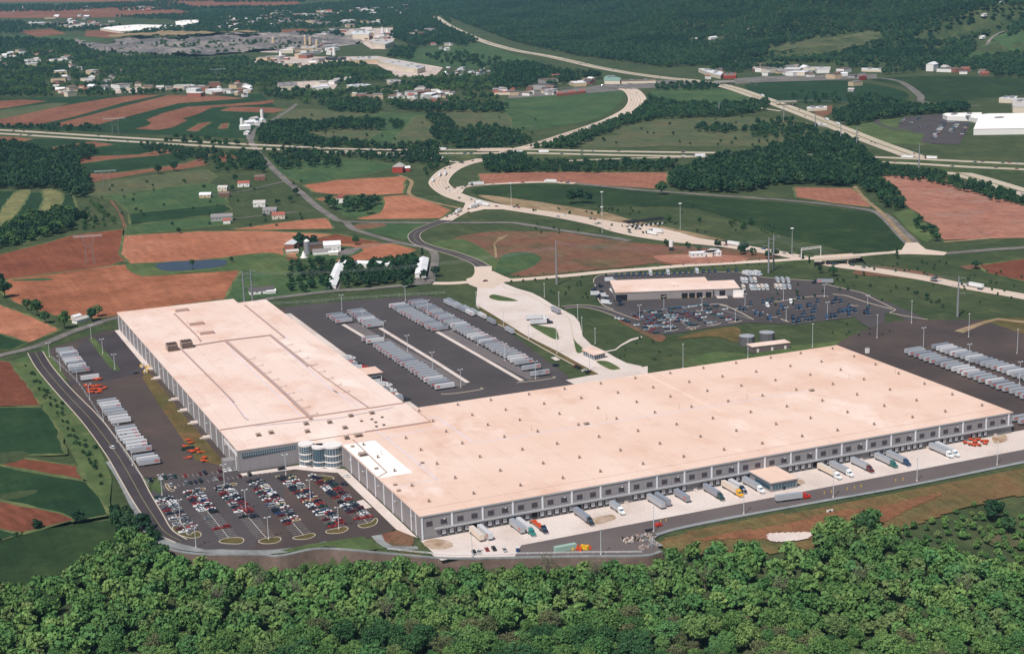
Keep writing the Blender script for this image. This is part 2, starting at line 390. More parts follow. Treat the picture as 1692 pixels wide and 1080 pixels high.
def leaf_mat(name, cols):
    m = mat(name, cols[0], .8, spec=.15); nt = m.node_tree; b = nt.nodes['Principled BSDF']
    oi = nt.nodes.new('ShaderNodeObjectInfo'); cr = nt.nodes.new('ShaderNodeValToRGB')
    el = cr.color_ramp.elements; el[0].color = cols[0]; el[1].color = cols[-1]
    for i, c in enumerate(cols[1:-1]):
        e = el.new((i+1)/(len(cols)-1)); e.color = c
    nt.links.new(oi.outputs['Random'], cr.inputs[0])
    f = _noise(nt, _pos(nt), .5, 2, .3, .7)
    mr = nt.nodes.new('ShaderNodeMapRange'); mr.inputs[3].default_value = .8; mr.inputs[4].default_value = 1.22; nt.links.new(f, mr.inputs[0])
    nt.links.new(_mix(nt, 1.0, cr.outputs[0], mr.outputs[0], 'MULTIPLY'), b.inputs['Base Color'])
    return m
M['leaf_f'] = leaf_mat('fresh_leaves', [S(82, 120, 66), S(96, 134, 74), S(114, 138, 78), S(82, 124, 74)])
M['leaf_n'] = leaf_mat('spring_leaves', [S(72, 106, 58), S(84, 118, 64), S(100, 128, 70), S(72, 112, 64), S(112, 126, 78)])
M['leaf_nd'] = leaf_mat('dark_green_leaves', [S(54, 88, 52), S(64, 98, 58), S(58, 92, 58), S(74, 108, 62)])  # deeper leaf greens of the dark tree kind, their own colour
M['leaf_fm'] = leaf_mat('far_fresh_leaves', [S(66, 96, 56), S(76, 104, 58), S(84, 108, 62)])
M['leaf_m'] = leaf_mat('woodland_leaves', [S(44, 74, 50), S(54, 84, 54), S(62, 92, 56), S(48, 78, 56), S(70, 92, 58)])
M['leaf_d'] = leaf_mat('dark_leaves', [S(34, 62, 42), S(42, 70, 46), S(38, 64, 48), S(48, 76, 50)])
M['leaf_o'] = leaf_mat('olive_buds', [S(92, 104, 68), S(106, 112, 76), S(98, 100, 72)])
M['bark'] = mat('grey_bark', S(112, 106, 94), .9)
M['barkd'] = mat('brown_bark', S(84, 70, 58), .9)

# ---------------------------------------------------------------- ground sheet
def catmull(P, k=6, closed=False):
    P = [np.array(p, float) for p in P]; n = len(P); out = []
    rngs = range(n) if closed else range(n-1)
    for i in rngs:
        p1, p2 = P[i], P[(i+1) % n]
        p0 = P[(i-1) % n] if closed or i > 0 else 2*p1-p2
        p3 = P[(i+2) % n] if closed or i+2 < n else 2*p2-p1
        for j in range(k):
            t = j/k; out.append(tuple(.5*((2*p1)+(-p0+p2)*t+(2*p0-5*p1+4*p2-p3)*t*t+(-p0+3*p1-3*p2+p3)*t**3)))
    if not closed: out.append(tuple(P[-1]))
    return out
def build_ground():
    xs = np.concatenate([np.arange(-9000, -1500, 500), np.arange(-1500, -400, 100), np.arange(-400, 600, 5), np.arange(600, 1000, 25), np.arange(1000, 7200, 60), np.arange(7200, 20001, 800)])
    ys = np.concatenate([np.arange(-4000, -600, 400), np.arange(-600, -300, 30), np.arange(-300, 300, 5), np.arange(300, 1200, 60), np.arange(1200, 7000, 60), np.arange(7000, 24001, 1000)])
    X, Y = np.meshgrid(xs, ys); Z = HGT(X, Y)-0.25
    d, dr = edge_dist(X, Y)
    nz = (d > 12) & (X < 800) & (Y < 300) & (Y > -700)
    Z = Z+np.where(nz, .5*np.sin(X/17)*np.sin(Y/13+1), 0)
    V = np.stack([X.ravel(), Y.ravel(), Z.ravel()], 1)
    nx = len(xs); i = (np.arange(len(ys)-1)[:, None]*nx+np.arange(nx-1)[None]).ravel()
    F = np.stack([i, i+1, i+1+nx, i+nx], 1)
    me = D.meshes.new('ground'); me.vertices.add(len(V)); me.vertices.foreach_set('co', V.astype(np.float32).ravel())
    me.loops.add(F.size); me.loops.foreach_set('vertex_index', F.ravel().astype(np.int32))
    me.polygons.add(len(F)); me.polygons.foreach_set('loop_start', np.arange(0, F.size, 4, dtype=np.int32)); me.polygons.foreach_set('loop_total', np.full(len(F), 4, np.int32))
    me.polygons.foreach_set('use_smooth', np.ones(len(F), bool))
    me.update(); me.validate(); me.materials.append(M['grass'])
    o = link('ground', me); o['kind'] = 'structure'
build_ground()

M['margin'] = ground_mat('field_margin_grass', S(84, 98, 62), S(104, 108, 70), .03, S(66, 82, 54), .05, .8, amt2=.8, seedoff=51, grain=.2)
LV = {'f': 0.0, 'g': 0.03, 'h': .06, 'p': 0.09, 'q': .12, 'r': .15, 's': .18, 'm': .2}
SHP = []; RIBS = []; NZ = [0]
def zoff():
    NZ[0] += 1; return (NZ[0] % 7)*.004
def sheet(name, pts, m, lv='f', smooth=False, wobble=0.0, px=True):
    P = GP(pts) if px else list(pts)
    if smooth: P = catmull(P, 5, True)
    elif wobble:
        Q = []
        for i in range(len(P)):
            a = np.array(P[i]); b = np.array(P[(i+1) % len(P)]); L = np.linalg.norm(b-a); n = max(1, int(L/25))
            nn = np.array([-(b-a)[1], (b-a)[0]])/max(L, 1e-6)
            for j in range(n): Q.append(tuple(a+(b-a)*j/n+(nn*rng.normal(0, wobble) if j else 0)))
        P = Q
    SHP.append((name, np.array([q[:2] for q in P])))
    mb = MB().poly(P, (LV[lv] if isinstance(lv, str) else lv)+zoff())
    o = struct(name, mb, M[m] if isinstance(m, str) else m)
    if name == 'field' and max(q[1] for q in P) < 2300:
        z = (LV[lv] if isinstance(lv, str) else lv)+.027; e = MB(); w0 = 1.2; nP = len(P)
        for i in range(nP):
            A = np.array(P[i][:2]); B = np.array(P[(i+1) % nP][:2]); L_ = np.linalg.norm(B-A)
            if L_ < .5: continue
            t = (B-A)/L_; nn = np.array([-t[1], t[0]]); k = max(1, int(L_/9))
            for j in range(k):
                w1 = rng.uniform(.4, 2.4); a_, b_ = A+t*L_*j/k, A+t*L_*(j+1)/k
                e.quad((*(a_+nn*w0), z), (*(a_-nn*w0), z), (*(b_-nn*w1), z), (*(b_+nn*w1), z)); w0 = w1
        struct('field_margin', e, M['margin'])
    return o
def drape(name, pts, m, dz=.6, cell=25, smooth=True):
    """field on the hillside, following the slope"""
    P = [GT(a, b) for a, b in pts]
    if smooth: P = catmull(P, 4, True)
    A = np.array(P); x0, y0 = A.min(0); x1, y1 = A.max(0); mb = MB(); idx = {}
    def inside(x, y):
        c = False; j = len(P)-1
        for i in range(len(P)):
            if (P[i][1] > y) != (P[j][1] > y) and x < (P[j][0]-P[i][0])*(y-P[i][1])/(P[j][1]-P[i][1])+P[i][0]: c = not c
            j = i
        return c
    nx = int((x1-x0)/cell)+1; ny = int((y1-y0)/cell)+1
    def vid(i, j):
        if (i, j) not in idx:
            x, y = x0+i*cell, y0+j*cell; idx[(i, j)] = len(mb.v); mb.v.append((x, y, H1(x, y)+dz))
        return idx[(i, j)]
    for i in range(nx):
        for j in range(ny):
            if inside(x0+(i+.5)*cell, y0+(j+.5)*cell):
                mb.f.append((vid(i, j), vid(i+1, j), vid(i+1, j+1), vid(i, j+1))); mb.m.append(0)
    return struct(name, mb, M[m], smooth=True)
def ribbon(name, pts, width, m, lv='q', k=8, kerb=False, zs=None, px=True, centre=None, follow=False, kerbs=None):
    """road along px points, width in metres (number or list); optional kerbs and painted centre line"""
    if zs is None: zs = [0]*len(pts)
    if px: P = [(*((GT(a, b)) if follow else G(a, b, z)), z) for (a, b), z in zip(pts, zs)]
    else: P = [(a, b, z) for (a, b), z in zip(pts, zs)]
    W = width if isinstance(width, (list, tuple)) else [width]*len(P)
    P = catmull([(*p, w) for p, w in zip(P, W)], k)
    base = (LV[lv] if isinstance(lv, str) else lv)+zoff()
    mb = MB(); kb = MB(); cl = MB(); LN = []
    for i, p in enumerate(P):
        a = np.array(P[max(i-1, 0)][:2]); b = np.array(P[min(i+1, len(P)-1)][:2]); t = (b-a)/max(np.linalg.norm(b-a), 1e-6)
        n = np.array([-t[1], t[0]]); z = p[2]+base+(H1(p[0], p[1])+.5 if follow else 0)
        LN.append((np.array(p[:2]), n, p[3], z))
    RIBS.append(LN)
    for (p, n, w_, z) in LN:
        l = p+n*w_/2; r = p-n*w_/2; mb.v += [(*l, z), (*r, z)]
    for i in range(len(LN)-1): mb.f.append((2*i, 2*i+1, 2*i+3, 2*i+2)); mb.m.append(0)
    o = struct(name, mb, M[m])
    def strip(q, off, hw, z1, hgt):
        for i in range(len(LN)-1):
            (p, n, w_, z), (p2, n2, w2, z2) = LN[i], LN[i+1]
            o1 = off(w_); o2 = off(w2)
            a, b, c, d = p+n*(o1+hw), p+n*(o1-hw), p2+n2*(o2-hw), p2+n2*(o2+hw)
            q.quad((*a, z+z1), (*b, z+z1), (*c, z2+z1), (*d, z2+z1))
            if hgt:
                q.quad((*b, z-.05), (*c, z2-.05), (*c, z2+z1), (*b, z+z1)); q.quad((*d, z2-.05), (*a, z-.05), (*a, z+z1), (*d, z2+z1))
    for sd in (kerbs or ((-1, 1) if kerb else ())):
        strip(kb, lambda w_: sd*(w_/2+.25), .3, .14, True)
    if kb.f: struct('kerb', kb, M['kerb'])
    if centre:
        strip(cl, lambda w_: 0, .12, .012, False); struct('road_marking', cl, M[centre])
    return LN
def kerbline(pts, closed=False, w=.35, h=.15, px=True, k=5, z=.09):
    P = GP(pts) if px else list(pts); P = catmull(P, k, closed)
    if closed: P.append(P[0])
    mb = MB()
    for i in range(len(P)-1):
        a = np.array(P[i]); b = np.array(P[i+1]); t = b-a; L = np.linalg.norm(t)
        if L < 1e-6: continue
        n = np.array([-t[1], t[0]])/L*w
        q = [a+n, a-n, b-n, b+n]
        mb.quad(*[(*v, z+h) for v in q]); mb.quad((*q[1], z), (*q[2], z), (*q[2], z+h), (*q[1], z+h)); mb.quad((*q[3], z), (*q[0], z), (*q[0], z+h), (*q[3], z+h))
    return struct('kerb', mb, M['kerb'])
def Z_(x0, y0, k, pts): return [(x0+a*k, y0+b*k) for a, b in pts]

M['dryslope'] = ground_mat('dry_slope_grass', S(124, 96, 66), S(104, 94, 60), .03, S(78, 86, 54), .04, .8, amt2=1.0, seedoff=14, grain=.2, bumpy=1)
M['bareslope'] = ground_mat('bare_slope_soil', S(142, 92, 68), S(126, 90, 64), .03, S(100, 90, 58), .04, .8, amt2=.9, seedoff=15, grain=.2, bumpy=1)
M['gravelp'] = ground_mat('scrub_patch', S(112, 98, 80), S(98, 92, 68), .05, S(72, 84, 54), .05, .8, amt2=1.0, seedoff=16, grain=.2, bumpy=1)
# ---- fields (photo px, on the flat valley floor)
F = lambda n, p, m, **k: sheet(n, p, m, **k)
# near left
F('field', [(-60, 590), (18, 597), (72, 670), (-60, 672)], 'soil', wobble=.6)
F('field', [(-60, 673), (72, 672), (98, 712), (110, 750), (0, 752), (-60, 748)], 'crop', wobble=.6)
F('field', [(-60, 745), (0, 750), (128, 770), (142, 794), (0, 768), (-60, 762)], 'soil', lv='g')
F('field', [(-60, 763), (0, 769), (142, 795), (175, 830), (180, 850), (125, 860), (0, 826), (-60, 812)], 'crop', wobble=.6)
F('field', [(-60, 815), (0, 826), (100, 847), (124, 858), (36, 881), (-60, 862)], 'soil', lv='g', wobble=.6)
F('field', [(-60, 865), (0, 873), (30, 882), (0, 893), (-60, 900)], 'crop')
F('meadow', [(-60, 905), (0, 894), (60, 876), (190, 858), (215, 862), (235, 900), (150, 950), (60, 1010), (-60, 1040)], 'crop3', lv='g', smooth=True)
F('rough_verge', [(18, 597), (50, 585), (110, 660), (165, 740), (185, 790), (180, 840), (142, 794), (100, 712)], 'grass_b', lv='g')
F('field', [(-60, 490), (0, 503), (60, 525), (100, 545), (48, 566), (0, 556), (-60, 545)], 'soil3', wobble=.4)
F('field', [(-60, 548), (0, 551), (47, 566), (20, 577), (-60, 580)], 'crop', lv='g')
F('verge', [(-60, 573), (0, 573), (0, 585), (-60, 595)], 'soil', lv='h')
# big red fields behind the warehouse
F('field', [(0, 420), (80, 400), (120, 388), (206, 378), (204, 389), (330, 382), (430, 381), (555, 386), (640, 402), (560, 420), (478, 430), (400, 425), (322, 437), (200, 432), (180, 440), (80, 452), (12, 461), (-40, 470), (-60, 440)], 'soil2', wobble=.5)
F('field', [(206, 379), (204, 389), (330, 382), (430, 381), (552, 387), (470, 408), (470, 424), (405, 423), (320, 430), (215, 436), (198, 420)], 'soil3', lv='g')
F('field', [(12, 461), (90, 452), (190, 438), (212, 437), (235, 456), (260, 455), (398, 446), (372, 494), (250, 510), (193, 522), (120, 530), (60, 512), (20, 498), (0, 480)], 'soil5', lv='h', wobble=.5)
F('verge', [(208, 438), (255, 434), (320, 432), (430, 418), (470, 424), (480, 455), (400, 447), (320, 450), (236, 456)], 'grass_b', lv='r', smooth=True)
struct('pond', MB().poly(catmull(GP([(258, 438), (275, 433), (320, 431), (362, 429), (376, 432), (366, 440), (330, 445), (285, 448), (264, 445)]), 5, True), .22), M['water'])
F('path', [(20, 462), (75, 459), (90, 462), (70, 464), (22, 464)], 'crop2', lv='m')
F('meadow', [(398, 446), (480, 432), (500, 452), (560, 460), (545, 482), (405, 500), (372, 494)], 'crop2', lv='g')
# left woods foot, strip fields
F('field', [(-60, 312), (0, 315), (120, 320), (128, 345), (60, 395), (0, 410), (-60, 420)], 'crop')
F('field', [(25, 318), (49, 316), (30, 350), (0, 384), (-20, 390), (0, 350)], 'hay2', lv='g', smooth=True)
F('field', [(70, 314), (92, 314), (105, 326), (88, 355), (60, 362), (72, 330)], 'hay2', lv='g', smooth=True)
# middle left green fields
F('field', [(140, 305), (340, 279), (360, 292), (345, 301), (255, 312), (170, 326), (150, 322)], 'hay', lv='g', wobble=1)
F('field', [(155, 326), (340, 302), (362, 308), (378, 336), (215, 353), (190, 330)], 'crop2', lv='g')
F('field', [(212, 353), (372, 337), (384, 346), (370, 352), (215, 372)], 'crop', lv='h')
F('field', [(208, 374), (240, 370), (372, 353), (380, 372), (206, 389)], 'crop2', lv='h')
F('path', [(180, 331), (186, 331), (202, 355), (210, 374), (204, 377), (195, 350)], 'bare', lv='r')
F('field', [(378, 379), (500, 363), (541, 360), (552, 378), (430, 380)], 'soil3', lv='h', wobble=.5)
F('field', [(430, 268), (470, 270), (540, 262), (600, 262), (660, 275), (600, 290), (500, 304), (470, 290)], 'crop2')
# red fields mid
F('field', [(500, 306), (560, 297), (672, 291), (668, 320), (626, 322), (560, 322), (520, 318)], 'soil3', lv='g', wobble=1)
F('field', [(520, 328), (556, 324), (560, 328), (552, 332), (528, 332)], 'soil3', lv='h')
F('field', [(632, 325), (668, 322), (700, 328), (746, 347), (728, 361), (600, 363), (588, 361), (626, 352), (634, 335)], 'soil3', lv='g', wobble=1)
F('farmyard', [(545, 335), (600, 340), (632, 335), (626, 352), (580, 360), (560, 350)], 'crop2', lv='h', smooth=True)
F('field', [(472, 424), (490, 410), (560, 403), (650, 402), (690, 413), (660, 425), (600, 430), (555, 432), (556, 424), (520, 430)], 'soil3', lv='r')
F('yard', [(490, 412), (530, 404), (600, 412), (560, 428), (500, 430)], 'crop2', lv='m', smooth=True)
F('yard', [(556, 414), (600, 408), (582, 420), (556, 424)], 'oldroad', lv=.24)
F('verge', [(590, 370), (640, 368), (702, 370), (680, 385), (678, 396), (640, 390), (595, 380)], 'crop2', lv='g', smooth=True)
F('bare_ground', [(585, 372), (620, 368), (640, 372), (612, 378), (592, 378)], 'bare', lv='h', smooth=True)
# east: interchange land
F('field', [(790, 287), (900, 284), (1104, 285), (1102, 301), (1085, 312), (1000, 307), (900, 302), (795, 303)], 'soil4', lv='g', wobble=.5)
F('meadow', [(780, 312), (860, 305), (950, 306), (1100, 320), (1250, 331), (1430, 350), (1462, 360), (1500, 402), (1490, 414), (1400, 418), (1330, 406), (1150, 345), (1000, 342), (880, 335), (800, 325)], 'crop3', lv='g', smooth=True)
F('meadow', [(960, 338), (1150, 345), (1330, 400), (1400, 416), (1290, 420), (1150, 385), (1050, 365)], 'grass', lv='h')
F('verge', [(790, 322), (880, 332), (960, 345), (1060, 360), (1150, 378), (1230, 398), (1150, 392), (1040, 372), (940, 356), (850, 342)], 'tan', lv='g', smooth=True)
F('bare_ground', [(750, 395), (800, 384), (850, 382), (930, 384), (980, 392), (1060, 402), (1150, 408), (1160, 418), (1070, 436), (960, 448), (860, 456), (820, 440), (790, 420)], 'bare', lv='g', smooth=True)
F('meadow', [(700, 405), (760, 395), (800, 412), (830, 440), (815, 446), (790, 432), (740, 416)], 'grass_b', lv='h', smooth=True)
F('verge', [(830, 422), (865, 416), (894, 425), (880, 440), (845, 452), (820, 448)], 'crop2', lv='h', smooth=True)
F('path', Z_(420, 260, .2541, [(1565, 560), (1575, 590), (1580, 650), (1567, 655), (1560, 600), (1555, 565), (1590, 520), (1660, 500), (1600, 540)]), 'tan', lv='q')
F('bare_ground', [(1050, 420), (1150, 410), (1270, 416), (1272, 430), (1180, 436), (1100, 437)], 'bare', lv='h', smooth=True)
F('bare_ground', [(1080, 424), (1130, 420), (1225, 423), (1225, 432), (1120, 436)], 'bare2', lv='r', smooth=True)
F('field', [(1310, 309), (1410, 311), (1440, 336), (1440, 343), (1380, 336), (1315, 326)], 'soil4', lv='h', wobble=.5)
F('bare_field', [(1456, 290), (1550, 292), (1580, 306), (1640, 325), (1692, 340), (1760, 355), (1760, 405), (1692, 393), (1560, 396), (1540, 370), (1505, 345), (1480, 312)], 'bare2', lv='g', wobble=2)
F('verge', [(1475, 352), (1505, 345), (1540, 378), (1545, 390), (1530, 402), (1500, 380)], 'grass_b', lv='h')
F('field', [(1616, 438), (1692, 427), (1760, 418), (1760, 480), (1692, 465), (1630, 450)], 'soil', lv='h', wobble=.5)
F('bare_ground', [(1585, 440), (1616, 436), (1620, 442), (1600, 446)], 'bare', lv='r')
F('bare_ground', [(1410, 452), (1450, 440), (1530, 450), (1580, 470), (1500, 460)], 'bare', lv='h', smooth=True)
F('rough_bank', [(1560, 548), (1600, 534), (1650, 526), (1720, 532), (1720, 600), (1640, 560)], 'rough', lv='g', smooth=True)
F('rough_bank', Z_(1260, 520, .2553, [(1240, 105), (1400, 50), (1520, 22), (1692, 40), (1692, 55), (1520, 35), (1420, 65), (1300, 118)]), 'tan', lv='s')
F('rough_bank', [(1170, 545), (1215, 540), (1225, 552), (1222, 566), (1180, 556), (1120, 560), (1140, 552)], 'rough', lv='h', smooth=True)
F('rough_bank', [(1013, 521), (1045, 530), (1080, 548), (1100, 556), (1090, 565), (1070, 556), (1030, 535)], 'bare', lv='h', smooth=True)
F('path', Z_(780, 450, .1759, [(1255, 738), (1345, 722), (1395, 680), (1490, 625), (1592, 600), (1600, 610), (1500, 640), (1400, 692), (1350, 730), (1258, 748)]), 'concrete', lv='p')
F('rough_bank', [(1130, 596), (1180, 580), (1240, 585), (1300, 572), (1370, 565), (1440, 556), (1500, 545), (1508, 536), (1505, 550), (1420, 570), (1300, 590), (1130, 606)], 'grass_b', lv='h')
# behind: highways' fields
F('meadow', [(470, 180), (560, 182), (700, 188), (735, 205), (730, 232), (640, 236), (500, 216), (455, 205)], 'crop2', lv='f')
F('field', [(460, 196), (478, 180), (560, 184), (620, 190), (560, 196), (500, 200)], 'hay', lv='g', smooth=True)
F('field', [(504, 216), (560, 210), (628, 212), (612, 228), (600, 236), (540, 226)], 'hay', lv='g', smooth=True)
F('field', [(668, 212), (690, 192), (730, 200), (738, 214), (700, 236), (650, 238)], 'hay', lv='g', smooth=True)
F('field', [(710, 192), (760, 182), (830, 184), (844, 212), (800, 214), (748, 204)], 'hay', lv='g', smooth=True)
F('meadow', [(830, 166), (1020, 150), (1030, 160), (1000, 190), (930, 208), (850, 212)], 'crop2', lv='f', smooth=True)
F('field', [(1010, 210), (1060, 200), (1200, 194), (1300, 198), (1330, 208), (1200, 215), (1040, 222)], 'hay', lv='g', smooth=True)
F('field', [(950, 232), (1040, 222), (1200, 218), (1340, 216), (1360, 228), (1300, 240), (1100, 242), (960, 244)], 'hay', lv='h', smooth=True)
F('meadow', [(1080, 150), (1180, 146), (1240, 160), (1200, 175), (1100, 170)], 'crop2', lv='g', smooth=True)
F('meadow', [(1230, 142), (1300, 134), (1400, 134), (1490, 150), (1480, 166), (1300, 168)], 'crop', lv='g', smooth=True)
F('meadow', [(1440, 130), (1560, 126), (1692, 130), (1800, 134), (1800, 160), (1692, 156), (1560, 168), (1520, 160), (1490, 142)], 'crop3', lv='g', smooth=True)
F('verge', [(1390, 210), (1480, 195), (1530, 200), (1540, 240), (1440, 236)], 'grass_b', lv='g')
# contour strips top left
TL = lambda pts: Z_(0, 0, .2541, pts)
F('meadow', TL([(-100, 640), (1700, 610), (1800, 700), (1600, 900), (0, 830), (-100, 830)]), 'crop', lv='f')
F('field', TL([(-60, 660), (150, 648), (310, 658), (60, 700), (-60, 712)]), 'soilf', lv='g')
F('field', TL([(0, 715), (330, 672), (450, 670), (300, 720), (0, 780)]), 'hay', lv='g')
F('field', TL([(-60, 790), (400, 690), (700, 640), (900, 618), (1040, 620), (800, 668), (480, 760), (240, 812), (-60, 815)]), 'soilf', lv='g', smooth=False)
F('field', TL([(340, 810), (600, 745), (850, 680), (1100, 618), (1400, 622), (1600, 640), (1160, 672), (900, 740), (640, 810), (480, 822), (400, 824)]), 'soilf', lv='g')
F('field', TL([(950, 780), (1060, 735), (1220, 695), (1470, 680), (1692, 660), (1780, 650), (1780, 668), (1692, 680), (1480, 692), (1380, 700), (1280, 745), (1180, 775), (1220, 782), (1120, 830), (1020, 846), (880, 838), (960, 818), (985, 800)]), 'soilf', lv='g')
F('field', TL([(1210, 850), (1300, 800), (1380, 792), (1280, 856)]), 'soilf', lv='h')
F('field', TL([(1420, 840), (1440, 805), (1490, 800), (1480, 835)]), 'soilf', lv='h')
F('field', TL([(1430, 722), (1500, 695), (1780, 700), (1860, 715), (1780, 735)]), 'soilf', lv='h')
F('field', TL([(-60, 885), (100, 890), (220, 905), (0, 955), (-60, 960)]), 'soilf', lv='g')
F('field', TL([(220, 985), (380, 950), (600, 920), (750, 940), (500, 975), (240, 1000)]), 'soilf', lv='g')
F('field', TL([(310, 1045), (500, 1020), (900, 1005), (1060, 970), (1170, 985), (1040, 1010), (740, 1035), (480, 1070)]), 'soilf', lv='g')
F('field', Z_(0, 260, .2541, [(510, 110), (760, 100), (980, 75), (1200, 40), (1310, 5), (1355, 50), (1170, 80), (980, 95), (780, 130), (590, 165), (555, 165)]), 'soilf', lv='h')
F('field', TL([(1350, 1005), (1500, 1003), (1560, 1030), (1420, 1060)]), 'soilf', lv='h')
F('meadow', TL([(230, 905), (640, 890), (1180, 940), (1300, 1000), (1150, 1060), (200, 1200), (-60, 1150), (-60, 970)]), 'crop', lv='f')
# far plain
F('field', [(-100, 18), (110, 8), (300, 0), (480, -8), (500, 10), (300, 26), (120, 30), (0, 30)], 'soilf', lv='f')
F('field', [(-200, -20), (100, -28), (500, -34), (420, -4), (200, 3), (0, 4), (-200, 8)], 'soilf', lv='f')
F('field', [(120, -42), (600, -50), (900, -48), (760, -28), (300, -30)], 'soilf', lv='f')
F('field', [(30, 52), (84, 48), (110, 56), (60, 61)], 'soilf', lv='g')
F('field', [(142, 51), (190, 50), (205, 56), (180, 63), (140, 60)], 'soilf', lv='g')
F('field', [(270, 12), (430, 10), (440, 20), (320, 22)], 'crop', lv='g')
F('meadow', [(-60, 60), (60, 58), (180, 64), (120, 75), (0, 78), (-60, 76)], 'crop2', lv='f')
F('meadow', [(650, 85), (740, 76), (790, 72), (850, 92), (870, 110), (760, 112), (680, 105)], 'crop2', lv='g', smooth=True)
F('meadow', [(730, 95), (830, 90), (880, 100), (820, 112)], 'crop2', lv='h', smooth=True)
F('field', [(450, 50), (500, 48), (540, 52), (470, 55)], 'soilf', lv='h')
# quarry and works
M['quarry'] = ground_mat('quarry_stone', S(106, 102, 108), S(176, 164, 156), .01, S(84, 80, 88), .02, .15, amt2=.8, seedoff=21, grain=.2, bumpy=4)
M['works'] = ground_mat('works_yard', S(188, 170, 160), S(206, 190, 180), .008, S(160, 140, 130), .02, .2, amt2=.8, seedoff=22, grain=.16)
def relief(name, pts, m, amp, cell, sc, dz=0.0, base=0):
    P = catmull(GP(pts), 4, True); Q = np.array(P); x0, y0 = Q.min(0); x1, y1 = Q.max(0); xs = np.arange(x0, x1, cell); ys = np.arange(y0, y1, cell)
    XX, YY = np.meshgrid(xs, ys); c = np.zeros(XX.shape, bool); k = len(P)-1
    for i in range(len(P)):
        if P[i][1] != P[k][1]: c ^= ((P[i][1] > YY) != (P[k][1] > YY)) & (XX < (P[k][0]-P[i][0])*(YY-P[i][1])/(P[k][1]-P[i][1])+P[i][0])
        k = i
    n1 = np.sin(XX/sc+2*np.sin(YY/sc/1.7))*np.sin(YY/sc*1.3+1.4*np.sin(XX/sc/1.3)); n2 = np.sin(XX/sc*3.1+YY/sc*1.1)*np.sin(YY/sc*2.9-XX/sc)
    ZZ = amp*np.floor((n1*.5+.5+.25*n2)*4)/4+amp*.12*np.sin(XX/sc*7)*np.sin(YY/sc*6)+base; mb = MB(); idx = {}
    def vid(i, j):
        if (i, j) not in idx: idx[(i, j)] = len(mb.v); mb.v.append((xs[j], ys[i], float(max(ZZ[i, j], -.2))+dz))
        return idx[(i, j)]
    SHP.append((name, Q))
    for i in range(len(ys)-1):
        for j in range(len(xs)-1):
            if c[i, j]: mb.f.append((vid(i, j), vid(i, j+1), vid(i+1, j+1), vid(i+1, j))); mb.m.append(0)
    return struct(name, mb, M[m])
relief('quarry', TL([(460, 290), (700, 300), (800, 270), (1100, 262), (1500, 240), (1800, 230), (2300, 250), (2350, 280), (2200, 300), (1600, 345), (1200, 375), (900, 360), (640, 345), (560, 320)]), 'quarry', 17, 14, 70, .1)
relief('quarry_edge', TL([(700, 276), (1000, 250), (1400, 246), (1692, 236), (1600, 248), (1300, 262), (1000, 268), (760, 286)]), 'tan', 8, 14, 50, base=17)
relief('quarry_spoil', TL([(640, 330), (760, 320), (860, 350), (820, 385), (700, 350)]), 'quarry', 22, 12, 40, base=2)
F('works_yard', Z_(420, 0, .2541, [(0, 290), (260, 300), (560, 300), (700, 280), (760, 320), (860, 320), (900, 270), (940, 220), (900, 180), (600, 190), (540, 200), (640, 250), (500, 290), (200, 345), (40, 340)]), 'works', lv='h')
F('works_yard', Z_(420, 0, .2541, [(-60, 385), (200, 370), (600, 370), (800, 365), (1000, 400), (1230, 440), (1180, 490), (1060, 500), (930, 500), (860, 460), (800, 420), (560, 405), (300, 455), (250, 430), (0, 405)]), 'works', lv='h')
F('works_yard', Z_(420, 0, .2541, [(140, 540), (400, 525), (540, 550), (520, 580), (300, 570), (160, 575)]), 'works', lv='h')
F('yard', Z_(0, 0, .2541, [(740, 590), (960, 560), (960, 600), (740, 610)]), 'works', lv='h')
F('works_yard', Z_(840, 0, .2541, [(0, 600), (320, 590), (560, 560), (700, 530), (1060, 520), (1300, 545), (900, 575), (600, 600), (0, 640)]), 'oldroad', lv='g')
F('works_yard', Z_(840, 0, .2541, [(300, 480), (440, 470), (560, 500), (560, 545), (320, 550)]), 'hay', lv='h')
F('works_yard', Z_(1260, 0, .2553, [(-180, 510), (0, 495), (600, 480), (740, 480), (740, 510), (400, 520), (0, 532), (-180, 545)]), 'oldroad', lv='h')
F('yard', Z_(1260, 0, .2553, [(330, 690), (450, 680), (450, 730), (380, 765), (340, 740)]), 'bare', lv='h')
# hillside clearings
drape('hill_field', [(1262, 80), (1340, 66), (1420, 55), (1454, 54), (1458, 68), (1400, 78), (1330, 84), (1268, 86)], 'hay')
drape('hill_field', [(1590, 100), (1640, 65), (1700, 58), (1720, 85), (1650, 88)], 'crop2')
drape('hill_field', [(1528, 82), (1560, 76), (1576, 78), (1550, 85)], 'hay')
# foreground right: slope of dry grass below the truck road
def slope_sheet(name, pts, m, dz=.12, cell=6):
    A = np.array([G(a, b, z) for a, b, z in pts]); P = catmull([tuple(q) for q in A], 4, True); Q = np.array(P)
    x0, y0 = Q.min(0); x1, y1 = Q.max(0); xs = np.arange(x0, x1+cell, cell); ys = np.arange(y0, y1+cell, cell)
    mb = MB(); idx = {}
    def inside(x, y):
        c = False; j = len(P)-1
        for i in range(len(P)):
            if (P[i][1] > y) != (P[j][1] > y) and x < (P[j][0]-P[i][0])*(y-P[i][1])/(P[j][1]-P[i][1])+P[i][0]: c = not c
            j = i
        return c
    def vid(i, j):
        if (i, j) not in idx: idx[(i, j)] = len(mb.v); mb.v.append((xs[i], ys[j], H1(xs[i], ys[j])+dz))
        return idx[(i, j)]
    for i in range(len(xs)-1):
        for j in range(len(ys)-1):
            if inside(xs[i]+cell/2, ys[j]+cell/2): mb.f.append((vid(i, j), vid(i+1, j), vid(i+1, j+1), vid(i, j+1))); mb.m.append(0)
    return struct(name, mb, M[m], smooth=True)
